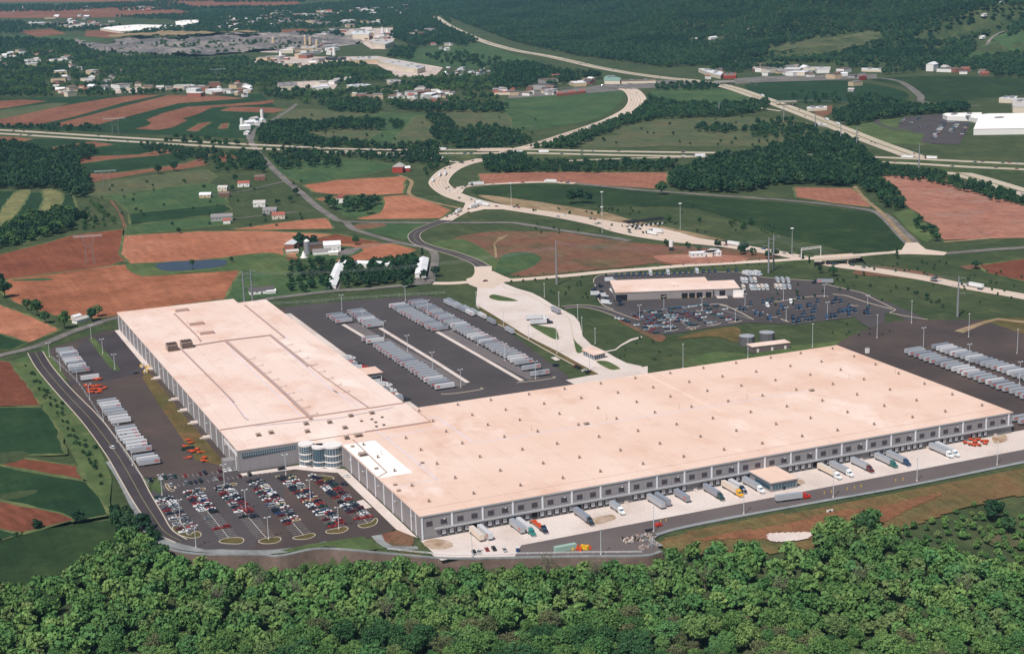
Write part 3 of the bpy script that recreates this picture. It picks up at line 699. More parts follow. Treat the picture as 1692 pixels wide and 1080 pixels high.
slope_sheet('dry_slope', [(1086, 893, 0), (1180, 868, 0), (1350, 838, 0), (1500, 811, 0), (1692, 773, 0), (1800, 752, 0), (1800, 800, -3), (1640, 832, -4), (1530, 868, -5), (1440, 905, -7), (1300, 925, -7), (1180, 925, -6), (1105, 912, -4)], 'dryslope', dz=.5, cell=2.5)
slope_sheet('bare_slope', [(1130, 892, 0), (1200, 880, 0), (1330, 858, -1), (1400, 846, -2), (1450, 842, -2), (1510, 826, -2), (1560, 822, -3), (1500, 850, -4), (1440, 880, -5), (1330, 900, -5), (1220, 898, -4)], 'bareslope', dz=.8, cell=2)
slope_sheet('bare_patch', [(1632, 897, -6), (1650, 890, -6), (1690, 895, -6), (1688, 908, -6), (1640, 906, -6)], 'gravelp', dz=1.0, cell=2)
slope_sheet('concrete_pad', [(1268, 892, -4), (1300, 889, -4), (1342, 888, -4), (1330, 898, -4), (1278, 903, -4)], 'concrete', dz=1.3, cell=1)

# ---- site pavements
L = lambda n, p, m, lv='p', **k: sheet(n, p, m, lv, **k)
L('yard', [(-122, 520), (-118, 528), (-95, 545), (-75, 560), (-60, 563), (-60, 156), (-100, 165), (-121, 178), (-120, 200)], 'asphalt_b', px=False)
L('dark_pavement', [(-103, 505), (-92, 535), (-60, 556), (-60, 418), (-103, 400)], 'asphalt_d', 'q', px=False)
L('car_park', [(256, 797), (300, 785), (395, 778), (440, 772), (490, 768), (560, 775), (600, 783), (640, 850), (655, 872), (640, 882), (600, 890), (535, 897), (465, 908), (380, 911), (330, 908), (290, 895), (262, 865), (245, 830)], 'asphalt_b')
L('car_park', [(256, 797), (300, 785), (395, 778), (440, 772), (470, 770), (470, 830), (430, 870), (420, 905), (340, 908), (290, 895), (262, 865), (245, 830)], 'asphalt', 'q')
L('yard', [(82, 243), (200, 243), (204, 250), (212, 330), (219, 395), (222, 500), (218, 530), (205, 552), (140, 566), (82, 572)], 'asphalt', px=False)
L('yard', [(36, 549), (82, 549), (82, 572), (62, 575), (38, 575)], 'asphalt_b', 'q', px=False)
L('loading_apron', [(62, 190), (82, 190), (82, 545), (62, 549)], 'concrete', 'q', px=False)
L('yard', [(82, 189), (200, 189), (200, 243.5), (82, 243.5)], 'asphalt', px=False)
L('loading_apron', Z_(780, 450, .1759, [(880, 1010), (1200, 950), (1592, 890), (1650, 880), (1650, 960), (960, 1050)]), 'concrete', 'q')
L('loading_apron', [(-1, -32), (60, -31.5), (392, -30), (406, -24), (406, 0), (389, 0), (389, -1), (-1, -1)], 'concrete', 'q', px=False)
_e = [tuple(q) for q in EP[9:16]]
L('loading_apron', [(-1, -32), (44, -31.2), _e[2], _e[1], (-3, -18)], 'concrete', 'q', px=False)
L('truck_road', [_e[2], (44, -31.5), (230, -30.5), (392, -29.5), (420, -28), (500, -20), (500, -47), (390, -47.5), (230, -49), (125, -50), _e[6], _e[5], _e[4], _e[3]], 'asphalt_t', px=False)
L('yard', [(389, -30), (440, -28), (520, -10), (560, 60), (560, 240), (520, 262), (500, 270), (470, 262), (430, 240), (389, 208), (330, 203), (330, 188), (389, 188)], 'asphalt_b', px=False)
L('yard', [(470, 262), (490, 268), (512, 300), (530, 330), (520, 335), (497, 312), (478, 290)], 'asphalt', 'q', px=False)
L('gravel_strip', [(410, -49), (520, -48), (520, -52), (410, -53)], 'gravel', px=False)
ribbon('gravel_strip', [(1091, 902), (1076, 890), (1100, 878), (1180, 860), (1350, 829), (1500, 802), (1692, 763), (1800, 742)], 3.5, 'gravel', 'q')
ribbon('gravel_strip', [(180, 762), (198, 790), (224, 838), (248, 876), (280, 897), (330, 908), (430, 912), (500, 905), (540, 895)], [4, 4, 5, 7, 7, 6, 6, 5, 3], 'gravel', 'q')
L('lawn', [(463, 909), (510, 899), (600, 886), (612, 893), (640, 905), (600, 910), (540, 902), (480, 912)], 'grass_b', 'r')
L('bare_ground', Z_(420, 780, .2541, [(820, 410), (900, 385), (990, 375), (1020, 400), (1040, 440), (1020, 480), (940, 482), (880, 475), (840, 440)]), 'bare', 'r', smooth=True)
L('path', Z_(420, 780, .2541, [(760, 415), (830, 405), (850, 450), (900, 480), (1060, 482), (1070, 500), (930, 508), (860, 495), (800, 460)]), 'gravel', 's')
L('lawn', Z_(420, 780, .2541, [(930, 515), (1060, 503), (1100, 545), (960, 530)]), 'rough', 'r')
L('sidewalk', [(-1, 128), (-7, 128), (-7, 20), (-1, 3)], 'concrete', 'r', px=False)
L('sidewalk', [(-60, 152), (-22, 150), (-16, 140), (-1, 130), (-5, 124), (-18, 134), (-28, 144), (-60, 147)], 'concrete', 'r', px=False)
L('concrete_pad', Z_(420, 780, .2541, [(665, 190), (710, 178), (765, 228), (715, 240)]), 'concrete', 'r')
L('sidewalk', [(-59.5, 560), (-63.5, 560), (-63.5, 420), (-59.5, 420)], 'concrete', 'r', px=False)
L('lawn', Z_(80, 540, .1182, [(560, 170), (640, 150), (990, 575), (1000, 610), (920, 612), (850, 560)]), 'grass_b', 'r')
L('lawn', [(-66, 415), (-71, 400), (-74, 330), (-76, 240), (-78, 190), (-63, 168), (-64, 300), (-63, 405)], 'rough', 'r', px=False)
L('lawn', [(255, 797), (262, 794), (270, 812), (262, 815), (250, 806)], 'grass_b', 's', smooth=True)
M['stain'] = ground_mat('oil_stained_concrete', S(196, 178, 164), S(150, 122, 92), .12, S(112, 92, 66), .1, 1.0, amt2=.9, seedoff=41, grain=.12)
for p in ([(1056, 788), (1068, 786), (1082, 794), (1078, 804), (1064, 800)], [(700, 896), (716, 890), (742, 894), (748, 903), (726, 908), (706, 904)], [(975, 858), (1010, 850), (1016, 858), (985, 866)], [(1640, 722), (1660, 718), (1664, 728), (1644, 732)], [(1310, 795), (1325, 792), (1330, 798), (1316, 801)]):
    L('concrete_stain', p, 'stain', 's', smooth=True)
# yard strips (white concrete) and stall hatching
ribbon('stall_hatching', [(580, 535), (612, 555), (660, 585)], 12, 'stall', 'q', k=1)
ribbon('concrete_strip', [(566.7, 536), (601.7, 556.7)], 3.2, 'concrete', 'r', k=1)
ribbon('concrete_strip', [(628, 542), (720, 598), (773, 632)], 3.4, 'concrete', 'r', k=1)
ribbon('stall_hatching', [(632, 560), (712, 605), (762, 637)], 9, 'stall', 'q', k=1)
ribbon('concrete_strip', [(722, 548), (792, 588), (862.7, 629)], 3.4, 'concrete', 'r', k=1)
ribbon('stall_hatching', [(733, 546), (805, 585), (884, 626)], 10, 'stall', 'q', k=1)
L('concrete_pad', Z_(780, 450, .1759, [(738, 800), (785, 792), (830, 820), (785, 830)]), 'concrete', 'r')
kerbline(Z_(780, 450, .1759, [(420, 1035), (600, 1018), (775, 990), (760, 980)]), z=.12)
kerbline(Z_(420, 520, .2541, [(1215, 515), (1300, 512), (1478, 485), (1470, 475)]), z=.12)
# planted islands in the car park
for pts in ([(285, 872), (290, 866), (300, 872), (312, 884), (322, 878), (331, 880), (331, 886), (318, 889), (300, 885), (288, 878)],
            [(363, 893), (375, 889), (396, 888), (403, 892), (397, 898), (375, 898), (364, 896)],
            [(427, 894), (440, 889), (460, 887), (464, 892), (455, 897), (436, 898)],
            [(484, 888), (500, 884), (515, 881), (521, 884), (510, 890), (490, 891)],
            [(539, 877), (555, 873), (570, 870), (575, 874), (565, 880), (543, 881)],
            [(592, 867), (612, 863), (620, 856), (624, 860), (618, 868), (600, 872)],
            [(273, 800), (277, 800), (282, 808), (290, 808), (287, 803), (291, 806), (285, 812), (277, 808)],
            [(516, 790), (530, 786), (545, 787), (552, 790), (545, 794), (525, 794)],
            [(303, 812), (315, 810), (336, 806), (338, 809), (318, 813), (306, 815)],
            [(356, 803), (372, 801), (388, 798), (390, 801), (372, 804), (358, 806)],
            [(407, 796), (420, 794), (430, 795), (428, 799), (412, 799)], [(455, 787), (462, 786), (470, 787), (464, 790)]):
    P = catmull(GP(pts), 4, True); struct('planting_bed', MB().poly(P, .2), M['rough']); kerbline(pts, True, w=.22, z=.12, k=4)
STALLS = [((-110, 132), (-109, 68)), ((-93, 134), (-91, 47)), ((-75, 135), (-73, 37)), ((-55.5, 135), (-54, 36)), ((-37, 133), (-34, 38)), ((-19.5, 128), (-17.5, 37))]
for (a, b) in STALLS:
    a = np.array(a); b = np.array(b); n = int(np.linalg.norm(b-a)/2.9); mb = MB()
    mb.box(min(a[0], b[0])-0, max(a[0], b[0])+.01, 0, 0, 0, 0) if False else None
    t = (b-a)/np.linalg.norm(b-a); pn = np.array([-t[1], t[0]])
    c = [a+pn*.12, a-pn*.12, b-pn*.12, b+pn*.12]; mb.quad(*[(*q, .150) for q in c][::-1])
    for i in range(n+1):
        p = a+(b-a)*i/n
        for s in (-1, 1):
            q0 = p+pn*.3*s; q1 = p+pn*5.0*s; mb.quad((*(q0-t*.07), .150), (*(q1-t*.07), .150), (*(q1+t*.07), .150), (*(q0+t*.07), .150))
    struct('road_marking', mb, M['line'])
mb = MB()
for i in range(26):
    x = -112+i*2.9
    for y0, y1 in ((163-i*.33, 168-i*.33), (147-i*.2, 152-i*.2)):
        if i < 25 and (i < 20 or y0 < 155): mb.box(x, x+.12, y0, y1, .145, .150, bottom=False)
struct('road_marking', mb, M['line'])

# ---- second lot (maintenance garage)
SL = [(981, 467), (984, 458), (1012, 452), (1100, 452), (1215, 449), (1260, 458), (1345, 464), (1374, 472), (1425, 484), (1440, 492), (1480, 512), (1470, 517), (1438, 521), (1317, 536), (1240, 533), (1170, 542), (1120, 550), (1096, 553), (1078, 552), (1062, 545), (1042, 536), (1013, 524), (998, 512), (988, 495), (984, 482)]
L('car_park', SL, 'asphalt')
kerbline(SL[:12]+[(1533, 528)], z=.09, k=2)
kerbline([(1014, 512), (995, 503), (987, 490), (983, 470)], z=.1)
L('path', [(1372, 470), (1425, 482), (1475, 502), (1530, 526), (1508, 534), (1470, 515), (1376, 487)], 'asphalt', 'g')
ribbon('access_road', [(931, 508), (952, 506), (975, 507), (1000, 513), (1030, 524), (1050, 530)], 8, 'asphalt', 'q', kerb=True)
for p in ([(1376, 486), (1385, 487), (1400, 489), (1430, 499), (1474, 511)], [(1278, 499), (1300, 496), (1330, 491), (1362, 489), (1369, 490)], [(1244, 512), (1255, 517), (1262, 515)], [(1267, 519), (1275, 524), (1285, 524)],
          [(1290, 527), (1298, 530), (1304, 532)], [(1400, 502), (1410, 505), (1418, 505)], [(1098, 547), (1110, 546), (1121, 544)], [(1133, 542), (1145, 541), (1156, 539)], [(1168, 538), (1180, 537), (1191, 534)], [(1203, 533), (1215, 532), (1226, 530)],
          [(1190, 504), (1203, 507), (1225, 517), (1245, 528)], [(1150, 513), (1156, 514), (1162, 512)], [(1225, 506), (1232, 507), (1238, 506)], [(1165, 505), (1185, 502), (1203, 506)]):
    kerbline(p, z=.1, w=.45)
mb = MB()
for (a, b) in (((1075, 519), (1110, 545)), ((1100, 515), (1140, 541)), ((1135, 514), (1180, 537)), ((1165, 513), (1215, 531)), ((1188, 510), (1240, 527))):
    A, B = np.array(G(*a)), np.array(G(*b)); t = (B-A)/np.linalg.norm(B-A); pn = np.array([-t[1], t[0]])*.15
    mb.quad(*[(*q, .15) for q in (A+pn, A-pn, B-pn, B+pn)][::-1])
struct('road_marking', mb, M['line'])

# ---- concrete plaza and gatehouse roads
L('plaza', Z_(780, 450, .1759, [(45, 0), (110, 0), (180, -20), (200, 20), (230, 60), (320, 110), (420, 150), (560, 190), (650, 235), (750, 300), (870, 360), (960, 410), (1010, 470), (1040, 600), (1120, 680), (1250, 740), (1350, 800), (1450, 850), (1592, 880), (1592, 900), (1400, 925), (1190, 960), (1060, 900), (980, 850), (800, 750), (530, 610), (200, 410), (50, 330), (38, 280), (50, 140)]), 'concrete')
for pts in (Z_(780, 450, .1759, [(160, 225), (200, 208), (280, 222), (380, 248), (430, 268), (380, 273), (260, 268), (175, 248)]),
            Z_(780, 450, .1759, [(540, 492), (600, 490), (700, 510), (780, 525), (805, 560), (818, 620), (795, 633), (745, 618), (640, 560)]),
            Z_(780, 450, .1759, [(1165, 840), (1240, 830), (1310, 850), (1390, 900), (1370, 912), (1290, 912)]),
            Z_(780, 450, .1759, [(955, 630), (985, 660), (1040, 710), (1045, 745), (980, 752)])):
    sheet('lawn', pts, 'grass_b', 'r', smooth=True); kerbline(pts, True, w=.3, z=.1, k=4)
kerbline(Z_(780, 450, .1759, [(290, 120), (320, 150), (500, 200), (700, 310), (860, 400), (915, 450), (940, 560), (955, 640)]), z=.1, w=.5)
L('lawn', Z_(780, 450, .1759, [(50, 310), (200, 400), (500, 590), (800, 740), (960, 830), (1190, 955), (1130, 965), (960, 870), (760, 760), (420, 570), (240, 475), (100, 385)]), 'rough', 'r')
kerbline(Z_(780, 450, .1759, [(240, 485), (420, 575), (760, 765), (960, 872)]), z=.1, w=.5)
ribbon('access_road', [(716, 468), (745, 468), (775, 466), (810, 464)], 11, 'concrete_r', 'p')
ribbon('access_road', [(826, 464), (870, 461), (940, 455), (1000, 449), (1070, 444), (1130, 439), (1200, 435), (1270, 431)], [13, 12, 12, 12, 12, 12, 12, 12], 'concrete_r', 'q')
ribbon('access_road', [(798, 440), (799, 450), (803, 462)], [17, 17, 30], 'concrete_r', 'q')
sheet('intersection', [(788, 455), (815, 448), (830, 455), (845, 461), (830, 468), (815, 476), (790, 476), (775, 470), (770, 461)], 'concrete_r', 'q')
ribbon('access_road', [(740, 363), (716, 371), (694, 380), (684, 389), (690, 400), (712, 409), (740, 416), (770, 426), (788, 434), (797, 440)], [16, 14, 12, 12, 12, 12, 12, 12, 12, 13], 'asphalt', 'r', kerb=True, centre='yline')
ribbon('country_road', [(410, 222), (420, 243), (445, 272), (471, 297), (497, 318), (522, 340), (548, 358), (562, 365), (600, 367), (680, 368), (735, 368), (800, 368), (845, 368), (880, 373), (930, 381), (1000, 391), (1040, 398)], 9, 'oldroad', 'q')
ribbon('country_road', [(572, 367), (583, 378), (610, 387), (644, 397), (674, 404), (700, 409), (716, 417), (719, 428), (716, 445), (711, 466)], 8, 'oldroad', 's')
ribbon('country_road', [(-60, 602), (0, 587), (63, 571), (114, 550), (155, 536), (193, 525), (300, 512), (402, 501), (440, 494), (547, 481), (600, 478), (638, 474), (680, 470), (712, 467)], 9, 'oldroad', 'q')
ribbon('site_road', [(58, 582), (74, 608), (105, 645), (150, 693), (190, 746), (214, 785), (232, 818), (252, 850), (272, 878), (300, 894)], [11, 11, 11, 12, 12, 12, 11, 10, 8, 6], 'asphalt_d', 's', kerb=True, centre='yline')
ribbon('site_road', [(100, 640), (120, 632), (135, 628)], 9, 'asphalt_d', 'r')
L('lawn', Z_(80, 540, .1182, [(-100, 200), (-20, 260), (60, 330), (200, 540), (280, 690), (240, 735), (140, 720), (60, 620), (-30, 500), (-60, 420), (-110, 330)]), 'grass_b', 'g')
# small lanes
for p, w_ in (([(490, 350), (455, 354), (400, 360), (372, 361)], 4), ([(470, 300), (440, 307), (400, 316), (350, 322)], 4), ([(414, 232), (425, 212), (455, 196), (480, 180), (490, 172)], 8), ([(556, 482), (560, 465), (566, 448)], 4),
              ([(700, 452), (694, 460), (690, 470)], 12), ([(590, 410), (640, 402), (676, 403)], 4), ([(1505, 402), (1490, 388), (1455, 350), (1430, 330), (1412, 308)], 5), ([(1560, 400), (1600, 397), (1640, 393)], 5), ([(660, 290), (680, 300), (676, 320), (700, 330), (740, 340), (765, 345)], 5)):
    ribbon('lane', p, w_, 'oldroad' if w_ != 5 else 'tan', 's')

# ---- highways
LANES = []
def highway(name, pts, width, m='hwy', lv='r', zs=None, **k):
    LN = ribbon(name, pts, width, m, lv, zs=zs, **k); LANES.append((name, LN)); return LN
EW_N = [(-120, 210), (0, 215), (100, 221), (230, 229), (395, 238), (480, 242), (560, 246), (700, 248), (780, 247.5), (870, 247), (1000, 250), (1200, 253), (1300, 255), (1400, 258), (1500, 262), (1600, 267), (1692, 271), (1800, 276)]
EW_S = [(-120, 216), (0, 221), (100, 227), (230, 235), (390, 244), (480, 248), (560, 252), (700, 253.5), (780, 253.5), (870, 253), (1000, 256), (1200, 260), (1300, 262), (1400, 266), (1500, 270), (1600, 276), (1692, 280), (1800, 286)]
zz = [0, 0, 0, 0, 0, 0, 0, 1, 5, 5, 1, 0, 0, 1, 5, 5, 3, 0]
highway('highway', EW_N, 15, zs=zz); highway('highway', EW_S, 15, zs=zz)
highway('highway', [(720, 28), (740, 42), (765, 54), (800, 69), (850, 83), (900, 92), (942, 101), (985, 111), (1040, 121), (1100, 129), (1150, 134), (1200, 143), (1260, 163), (1330, 189), (1400, 217), (1450, 237), (1500, 255), (1560, 279), (1620, 296), (1692, 318), (1760, 340)], [26]*9+[30]*12, m='hwy', lv=.16)
ribbon('median', [(1150, 134), (1200, 143), (1260, 163), (1330, 189), (1400, 217), (1450, 237), (1500, 255), (1560, 279), (1692, 318)], 3, 'hay2', .22)
ribbon('median', [(800, 69), (850, 83), (942, 101), (1040, 121), (1150, 134)], 3, 'grass', .22)
highway('ramp', [(1034, 146), (1046, 152), (1053, 165), (1045, 180), (1015, 196), (985, 207), (930, 225), (890, 238), (850, 248), (820, 256), (795, 264), (765, 271), (742, 281), (728, 294), (726, 305), (745, 320), (775, 331), (810, 339), (850, 345), (930, 357), (985, 367), (1020, 374)],
        [34, 32, 34, 34, 30, 26, 24, 24, 24, 24, 24, 26, 26, 26, 26, 26, 26, 24, 22, 24, 28, 36], m='concrete_r', lv=.12)
ribbon('median', [(1010, 196), (985, 205), (930, 223), (890, 236)], 1.5, 'soil', .16)
highway('ramp', [(1020, 374), (1050, 380), (1085, 387), (1130, 396), (1180, 402), (1240, 411), (1300, 421), (1350, 432), (1390, 439), (1450, 447), (1530, 460), (1600, 474), (1692, 490), (1760, 504)], [40, 48, 48, 34, 24, 20, 18, 18, 18, 18, 18, 18, 18, 18], m='concrete_r', lv=.13)
highway('ramp', [(830, 341), (800, 340), (775, 345), (755, 354), (736, 364)], [10, 14, 14, 15, 16], m='concrete_r', lv=.19)
sheet('intersection', [(770, 334), (830, 338), (850, 346), (800, 346), (778, 351), (765, 345)], 'concrete_r', .2)
highway('ramp', [(748, 318), (762, 310), (790, 306), (842, 303), (900, 301), (950, 303)], [24, 14, 11, 11, 11, 11], m='concrete_r', lv=.19)
ribbon('country_road', [(950, 303), (1048, 313), (1100, 317), (1170, 322), (1260, 328), (1362, 337), (1439, 348), (1464, 359), (1490, 385), (1508, 403)], [10, 10, 9, 9, 9, 9, 10, 14, 15, 16], 'oldroad', 'r', kerb=False)
sheet('intersection', [(1497, 401), (1516, 401), (1530, 412), (1565, 417), (1560, 422), (1500, 420), (1470, 421), (1460, 417), (1490, 413)], 'concrete_r', .2)
ribbon('country_road', [(1560, 419), (1620, 414), (1692, 409), (1760, 404)], 10, 'oldroad', 'r')
highway('ramp', [(562, 249), (636, 255), (700, 260), (740, 266), (770, 270)], 9, m='hwy', lv=.19)
highway('ramp', [(890, 270), (940, 266), (1040, 262), (1120, 260), (1170, 259), (1240, 258)], 9, m='hwy', lv=.19)
highway('ramp', [(1340, 205), (1380, 212)], 8, m='hwy', lv=.19)
ribbon('ramp', [(1180, 181), (1220, 174), (1240, 176), (1290, 184)], 7, 'hwy', .19)
ribbon('country_road', [(850, 153), (930, 146), (1020, 146), (1060, 146), (1110, 138), (1160, 138), (1210, 136), (1260, 133), (1330, 130), (1440, 129), (1480, 133), (1500, 142), (1520, 158), (1530, 170), (1620, 176)], [14, 14, 14, 14, 12, 12, 12, 12, 12, 12, 12, 14, 14, 10, 8], 'oldroad', .2)
ribbon('lane', [(1262, 169), (1330, 166), (1400, 169)], 7, 'oldroad', .2)
ribbon('lane', [(1452, 198), (1450, 204), (1480, 214), (1520, 220)], 8, 'asphalt', .2)
ribbon('lane', [(1660, 52), (1640, 62), (1630, 75)], 8, 'oldroad', .3, follow=True)

# tyre-worn lanes
M['wear'] = ground_mat('worn_lane', S(168, 150, 134), S(184, 166, 150), .03, None, .03, .6, grain=.06)
for nm, LN in LANES:
    W0 = LN[len(LN)//2][2]; nl = max(2, int(W0/5)); mb = MB()
    for j in range(nl):
        o = (j+.5)/nl-.5
        for i in range(len(LN)-1):
            (p, n, w_, z), (p2, n2, w2, z2) = LN[i], LN[i+1]; a_, b_ = p+n*w_*o*.86, p2+n2*w2*o*.86
            mb.quad((*(a_+n*.55), z+.006), (*(a_-n*.55), z+.006), (*(b_-n2*.55), z2+.006), (*(b_+n2*.55), z2+.006))
    struct('lane_wear', mb, M['wear'])

# ---------------------------------------------------------------- raised roads, embankments and bridges
def embank(LN, cross, rad, label, sl=1.8):
    """grass skirts beside a raised road; deck, parapets and piers where another road passes below"""
    em = MB(); dk = MB(); prs = (MB(), MB())
    cs = [np.array(G(*c)) for c in cross]
    def near(p): return any(np.linalg.norm(p-c) < rad for c in cs)
    for i in range(len(LN)-1):
        (p, n, w_, z), (p2, n2, w2, z2) = LN[i], LN[i+1]
        if max(z, z2) < .5: continue
        if near((p+p2)/2):
            for s in (-1, 1):
                pr = prs[(s+1)//2]
                a, b = p+n*s*(w_/2+.3), p2+n2*s*(w2/2+.3); ai, bi = p+n*s*w_/2, p2+n2*s*w2/2
                q = [(*a, z-1.5), (*b, z2-1.5), (*b, z2+.9), (*a, z+.9)]
                pr.quad(*q); pr.quad((*a, z+.9), (*b, z2+.9), (*bi, z2+.9), (*ai, z+.9)); pr.quad((*ai, z-.02), (*bi, z2-.02), (*bi, z2+.9), (*ai, z+.9))
            a, b, c, d = p+n*w_/2, p-n*w_/2, p2-n2*w2/2, p2+n2*w2/2
            dk.quad((*a, z-1.4), (*b, z-1.4), (*c, z2-1.4), (*d, z2-1.4))
        else:
            for s in (-1, 1):
                a, b = p+n*s*w_/2, p2+n2*s*w2/2; ao, bo = a+n*s*z*sl, b+n2*s*z2*sl
                em.quad((*a, z-.02), (*b, z2-.02), (*bo, -.1), (*ao, -.1))
    if em.f: struct('embankment', em, M['grass'])
    if not dk.f: return
    t = thing('overpass', label, 'bridge')
    part('deck', dk, M['steel'], t); [part('parapet', q_, M['concrete_r'], t) for q_ in prs]
    for c in cs:
        k = min(range(len(LN)), key=lambda i: np.linalg.norm(LN[i][0]-c)); p, n, w_, z = LN[k]
        tt = np.array([n[1], -n[0]])
        for off in (-rad*.45, rad*.45):
            pb = MB()
            for s in (-.35, 0, .35):
                q = p+n*w_*s+tt*off; pb.cyl(q[0], q[1], -.2, z-1.4, .5, n=8)
            a, b = p+n*w_*.48+tt*off, p-n*w_*.48+tt*off
            pb.bar((*a, z-1.9), (*b, z-1.9), .6); part('pier', pb, M['concrete_r'], t)
for nm, LN in LANES:
    if nm == 'highway' and max(l[3] for l in LN) > 3:
        embank(LN, [(822, 252), (1515, 263) if LN[8][0][1] > 0 else (1515, 263)], 26, 'motorway bridge carrying the %s carriageway over the two side roads' % ('far' if LN is LANES[0][1] else 'near'))
LN = ribbon('access_road', [(1262, 432), (1300, 429.5), (1340, 427), (1380, 424.5), (1420, 421.5), (1455, 418.5), (1478, 417)], 12, 'concrete_r', .16, zs=[0, 2.5, 5.5, 6.2, 6.0, 3, 0])
embank(LN, [(1374, 431)], 24, 'concrete road bridge over the lower road beside the fir tree')
def span(label, a, b, w_, h):
    A = np.array(G(*a)); B = np.array(G(*b)); t = (B-A); Ln = np.linalg.norm(t); rz = math.atan2(t[1], t[0])
    th = thing('overpass', label, 'bridge', (*((A+B)/2), 0), rz)
    part('deck', MB().box(-Ln/2, Ln/2, -w_/2, w_/2, h, h+1.2), M['hwy'], th)
    for s in (-1, 1): part('parapet', MB().box(-Ln/2, Ln/2, s*w_/2-.2, s*w_/2+.2, h+1.2, h+2.1), M['steel'], th)
    for k in (-.3, 0, .3): part('pier', MB().box(Ln*k-.6, Ln*k+.6, -w_*.4, w_*.4, -.2, h), M['steel'], th)
span('dark overpass crossing the wide highway beside the shops', (1180, 140), (1214, 139), 12, 5)
span('dark overpass crossing the highway near the red earth yard', (1282, 174), (1316, 173), 12, 5)

# ---------------------------------------------------------------- retaining wall
P = catmull([tuple(p) for p in EP[2:15]], 6); DR = np.interp(np.linspace(0, 12, len(P)), np.arange(13), ED[2:15])
wb = MB(); cb = MB()
for i in range(len(P)-1):
    a, b = np.array(P[i]), np.array(P[i+1]); t = (b-a)/np.linalg.norm(b-a); n = np.array([t[1], -t[0]])
    if i == 0: n0 = n
    nn = n; a1, b1 = a+n0*2.2, b+nn*2.2; za, zb = -DR[i]-1.5, -DR[i+1]-1.5
    a2, b2 = a+n0*(2.2+(-za)*.10), b+nn*(2.2+(-zb)*.10)
    wb.quad((*a2, za), (*b2, zb), (*b1, .06), (*a1, .06))
    cb.quad((*a1, .5), (*a, .5), (*b, .5), (*b1, .5)); cb.quad((*a1, .06), (*b1, .06), (*b1, .5), (*a1, .5)); cb.quad((*b, .0), (*a, .0), (*a, .5), (*b, .5))
    n0 = nn
t = thing('retaining_wall', 'brown block retaining wall below the car park and truck road', 'wall')
part('block_face', wb, M['bank'], t); part('coping', cb, M['gravel'], t)
# guard rail along the truck road
def fence(label, pts, h, mt, name='fence', cat='fence', sp=6, rail=.06, z=0):
    P = catmull(GP(pts, z), 5); t = thing(name, label, cat); rb = MB(); acc = 0
    for i in range(len(P)-1):
        a, b = P[i], P[i+1]; L_ = math.dist(a, b)
        for zz_ in (h, h*.5): rb.bar((*a, zz_+z), (*b, zz_+z), rail)
        acc += L_
        if acc > sp: part('post', MB().bar((*b, z), (*b, h+z), rail*1.2), mt, t); acc = 0
    part('rails', rb, mt, t)
fence('low guard rail between the truck road and the dry grass slope', [(1076, 889), (1100, 880), (1180, 862), (1350, 831), (1500, 804), (1692, 765), (1800, 744)], .8, M['pole'], 'guard_rail', 'barrier', 4, .12)
fence('wire fence along the west trailer yard beside the site road', [(84, 592), (100, 605), (127, 632), (148, 662), (170, 697), (194, 731), (220, 770), (246, 806)], 2.4, M['pole'])
fence('wire fence along the far edge of the trailer yard', [(430, 505), (505, 501), (565, 496), (660, 490), (735, 486)], 2.4, M['pole'])
fence('white rail on top of the retaining wall near the forest', [(640, 908), (740, 917), (850, 916), (960, 914), (1060, 913)], 1.1, M['white'], 'guard_rail', 'barrier', 5, .1)

# ---------------------------------------------------------------- the distribution warehouse
WH = thing('distribution_warehouse', 'huge L-shaped grey warehouse with pale pink roof and glass entrance towers', 'warehouse')
HA, HB_ = 12.8, 13.6
AX, AY = 389.2, 188.0
def wall_(name, a, b, h, m, th=.3, z0=-.1):
    """wall panel between two ground points"""
    a = np.array(a, float); b = np.array(b, float); t = b-a; L_ = np.linalg.norm(t); rz = math.atan2(t[1], t[0])
    o = part(name, MB().box(0, L_, -th, 0, 0, h-z0), m, WH); o.location = (a[0], a[1], z0); o.rotation_euler = (0, 0, rz); return o
# walls (outer faces on the line, thickness inside: order points so that inside is to the right)
wall_('front_wall', (AX, 0), (0, 0), HA, M['wall'])
wall_('side_wall', (0, 0.31), (0, 135), HA, M['wall_l'])
wall_('entrance_wall', (0, 135), (-22, 154), HA, M['wall'])
wall_('office_wall', (-22, 154), (-59.5, 154.7), HB_, M['wall'])
wall_('side_wall', (-59.5, 155.01), (-59.5, 565), HB_, M['wall_l'])
wall_('rear_wall', (-59.2, 565), (38, 565), HB_, M['wall'])
wall_('rear_wall', (38, 564.7), (38, 548), HB_, M['wall'])
wall_('rear_wall', (38.3, 548), (62, 548), HB_, M['wall'])
wall_('side_wall', (62, 547.7), (62, 188), HB_, M['wall'])
wall_('rear_wall', (62.3, 188), (AX, 188), HA, M['wall'])
wall_('side_wall', (AX, 187.7), (AX, 0.31), HA, M['wall'])
# roofs with a parapet
def roof_block(name, pts, z, m, par=.0):
    o = part(name, MB().slab(pts, z-.35, z, 0), [M[m]], WH); return o
RA = roof_block('roof', [(-.25, -.25), (232.3, -.25), (232.3, 188.25), (63.2, 188.25), (63.2, 153.8), (-.25, 153.8)], HA+.35, 'roof')
RA2 = roof_block('roof', [(232.9, -.25), (AX+.25, -.25), (AX+.25, 188.25), (232.9, 188.25)], HA+.35, 'roof')
part('expansion_joint', MB().box(232.3, 232.9, -.3, 188.3, HA, HA+.75), M['roof_b'], WH)
RB = roof_block('roof', [(-59.75, 199.5), (62.25, 199.5), (62.25, 548.25), (38.25, 548.25), (38.25, 565.25), (-59.75, 565.25)], HB_+.35, 'roof_b')
roof_block('roof', [(-59.75, 154.5), (-22, 154.0), (-19.8, 153.9), (63.0, 153.9), (63.0, 199.3), (-59.75, 199.3)], HB_+.1, 'roof_b')
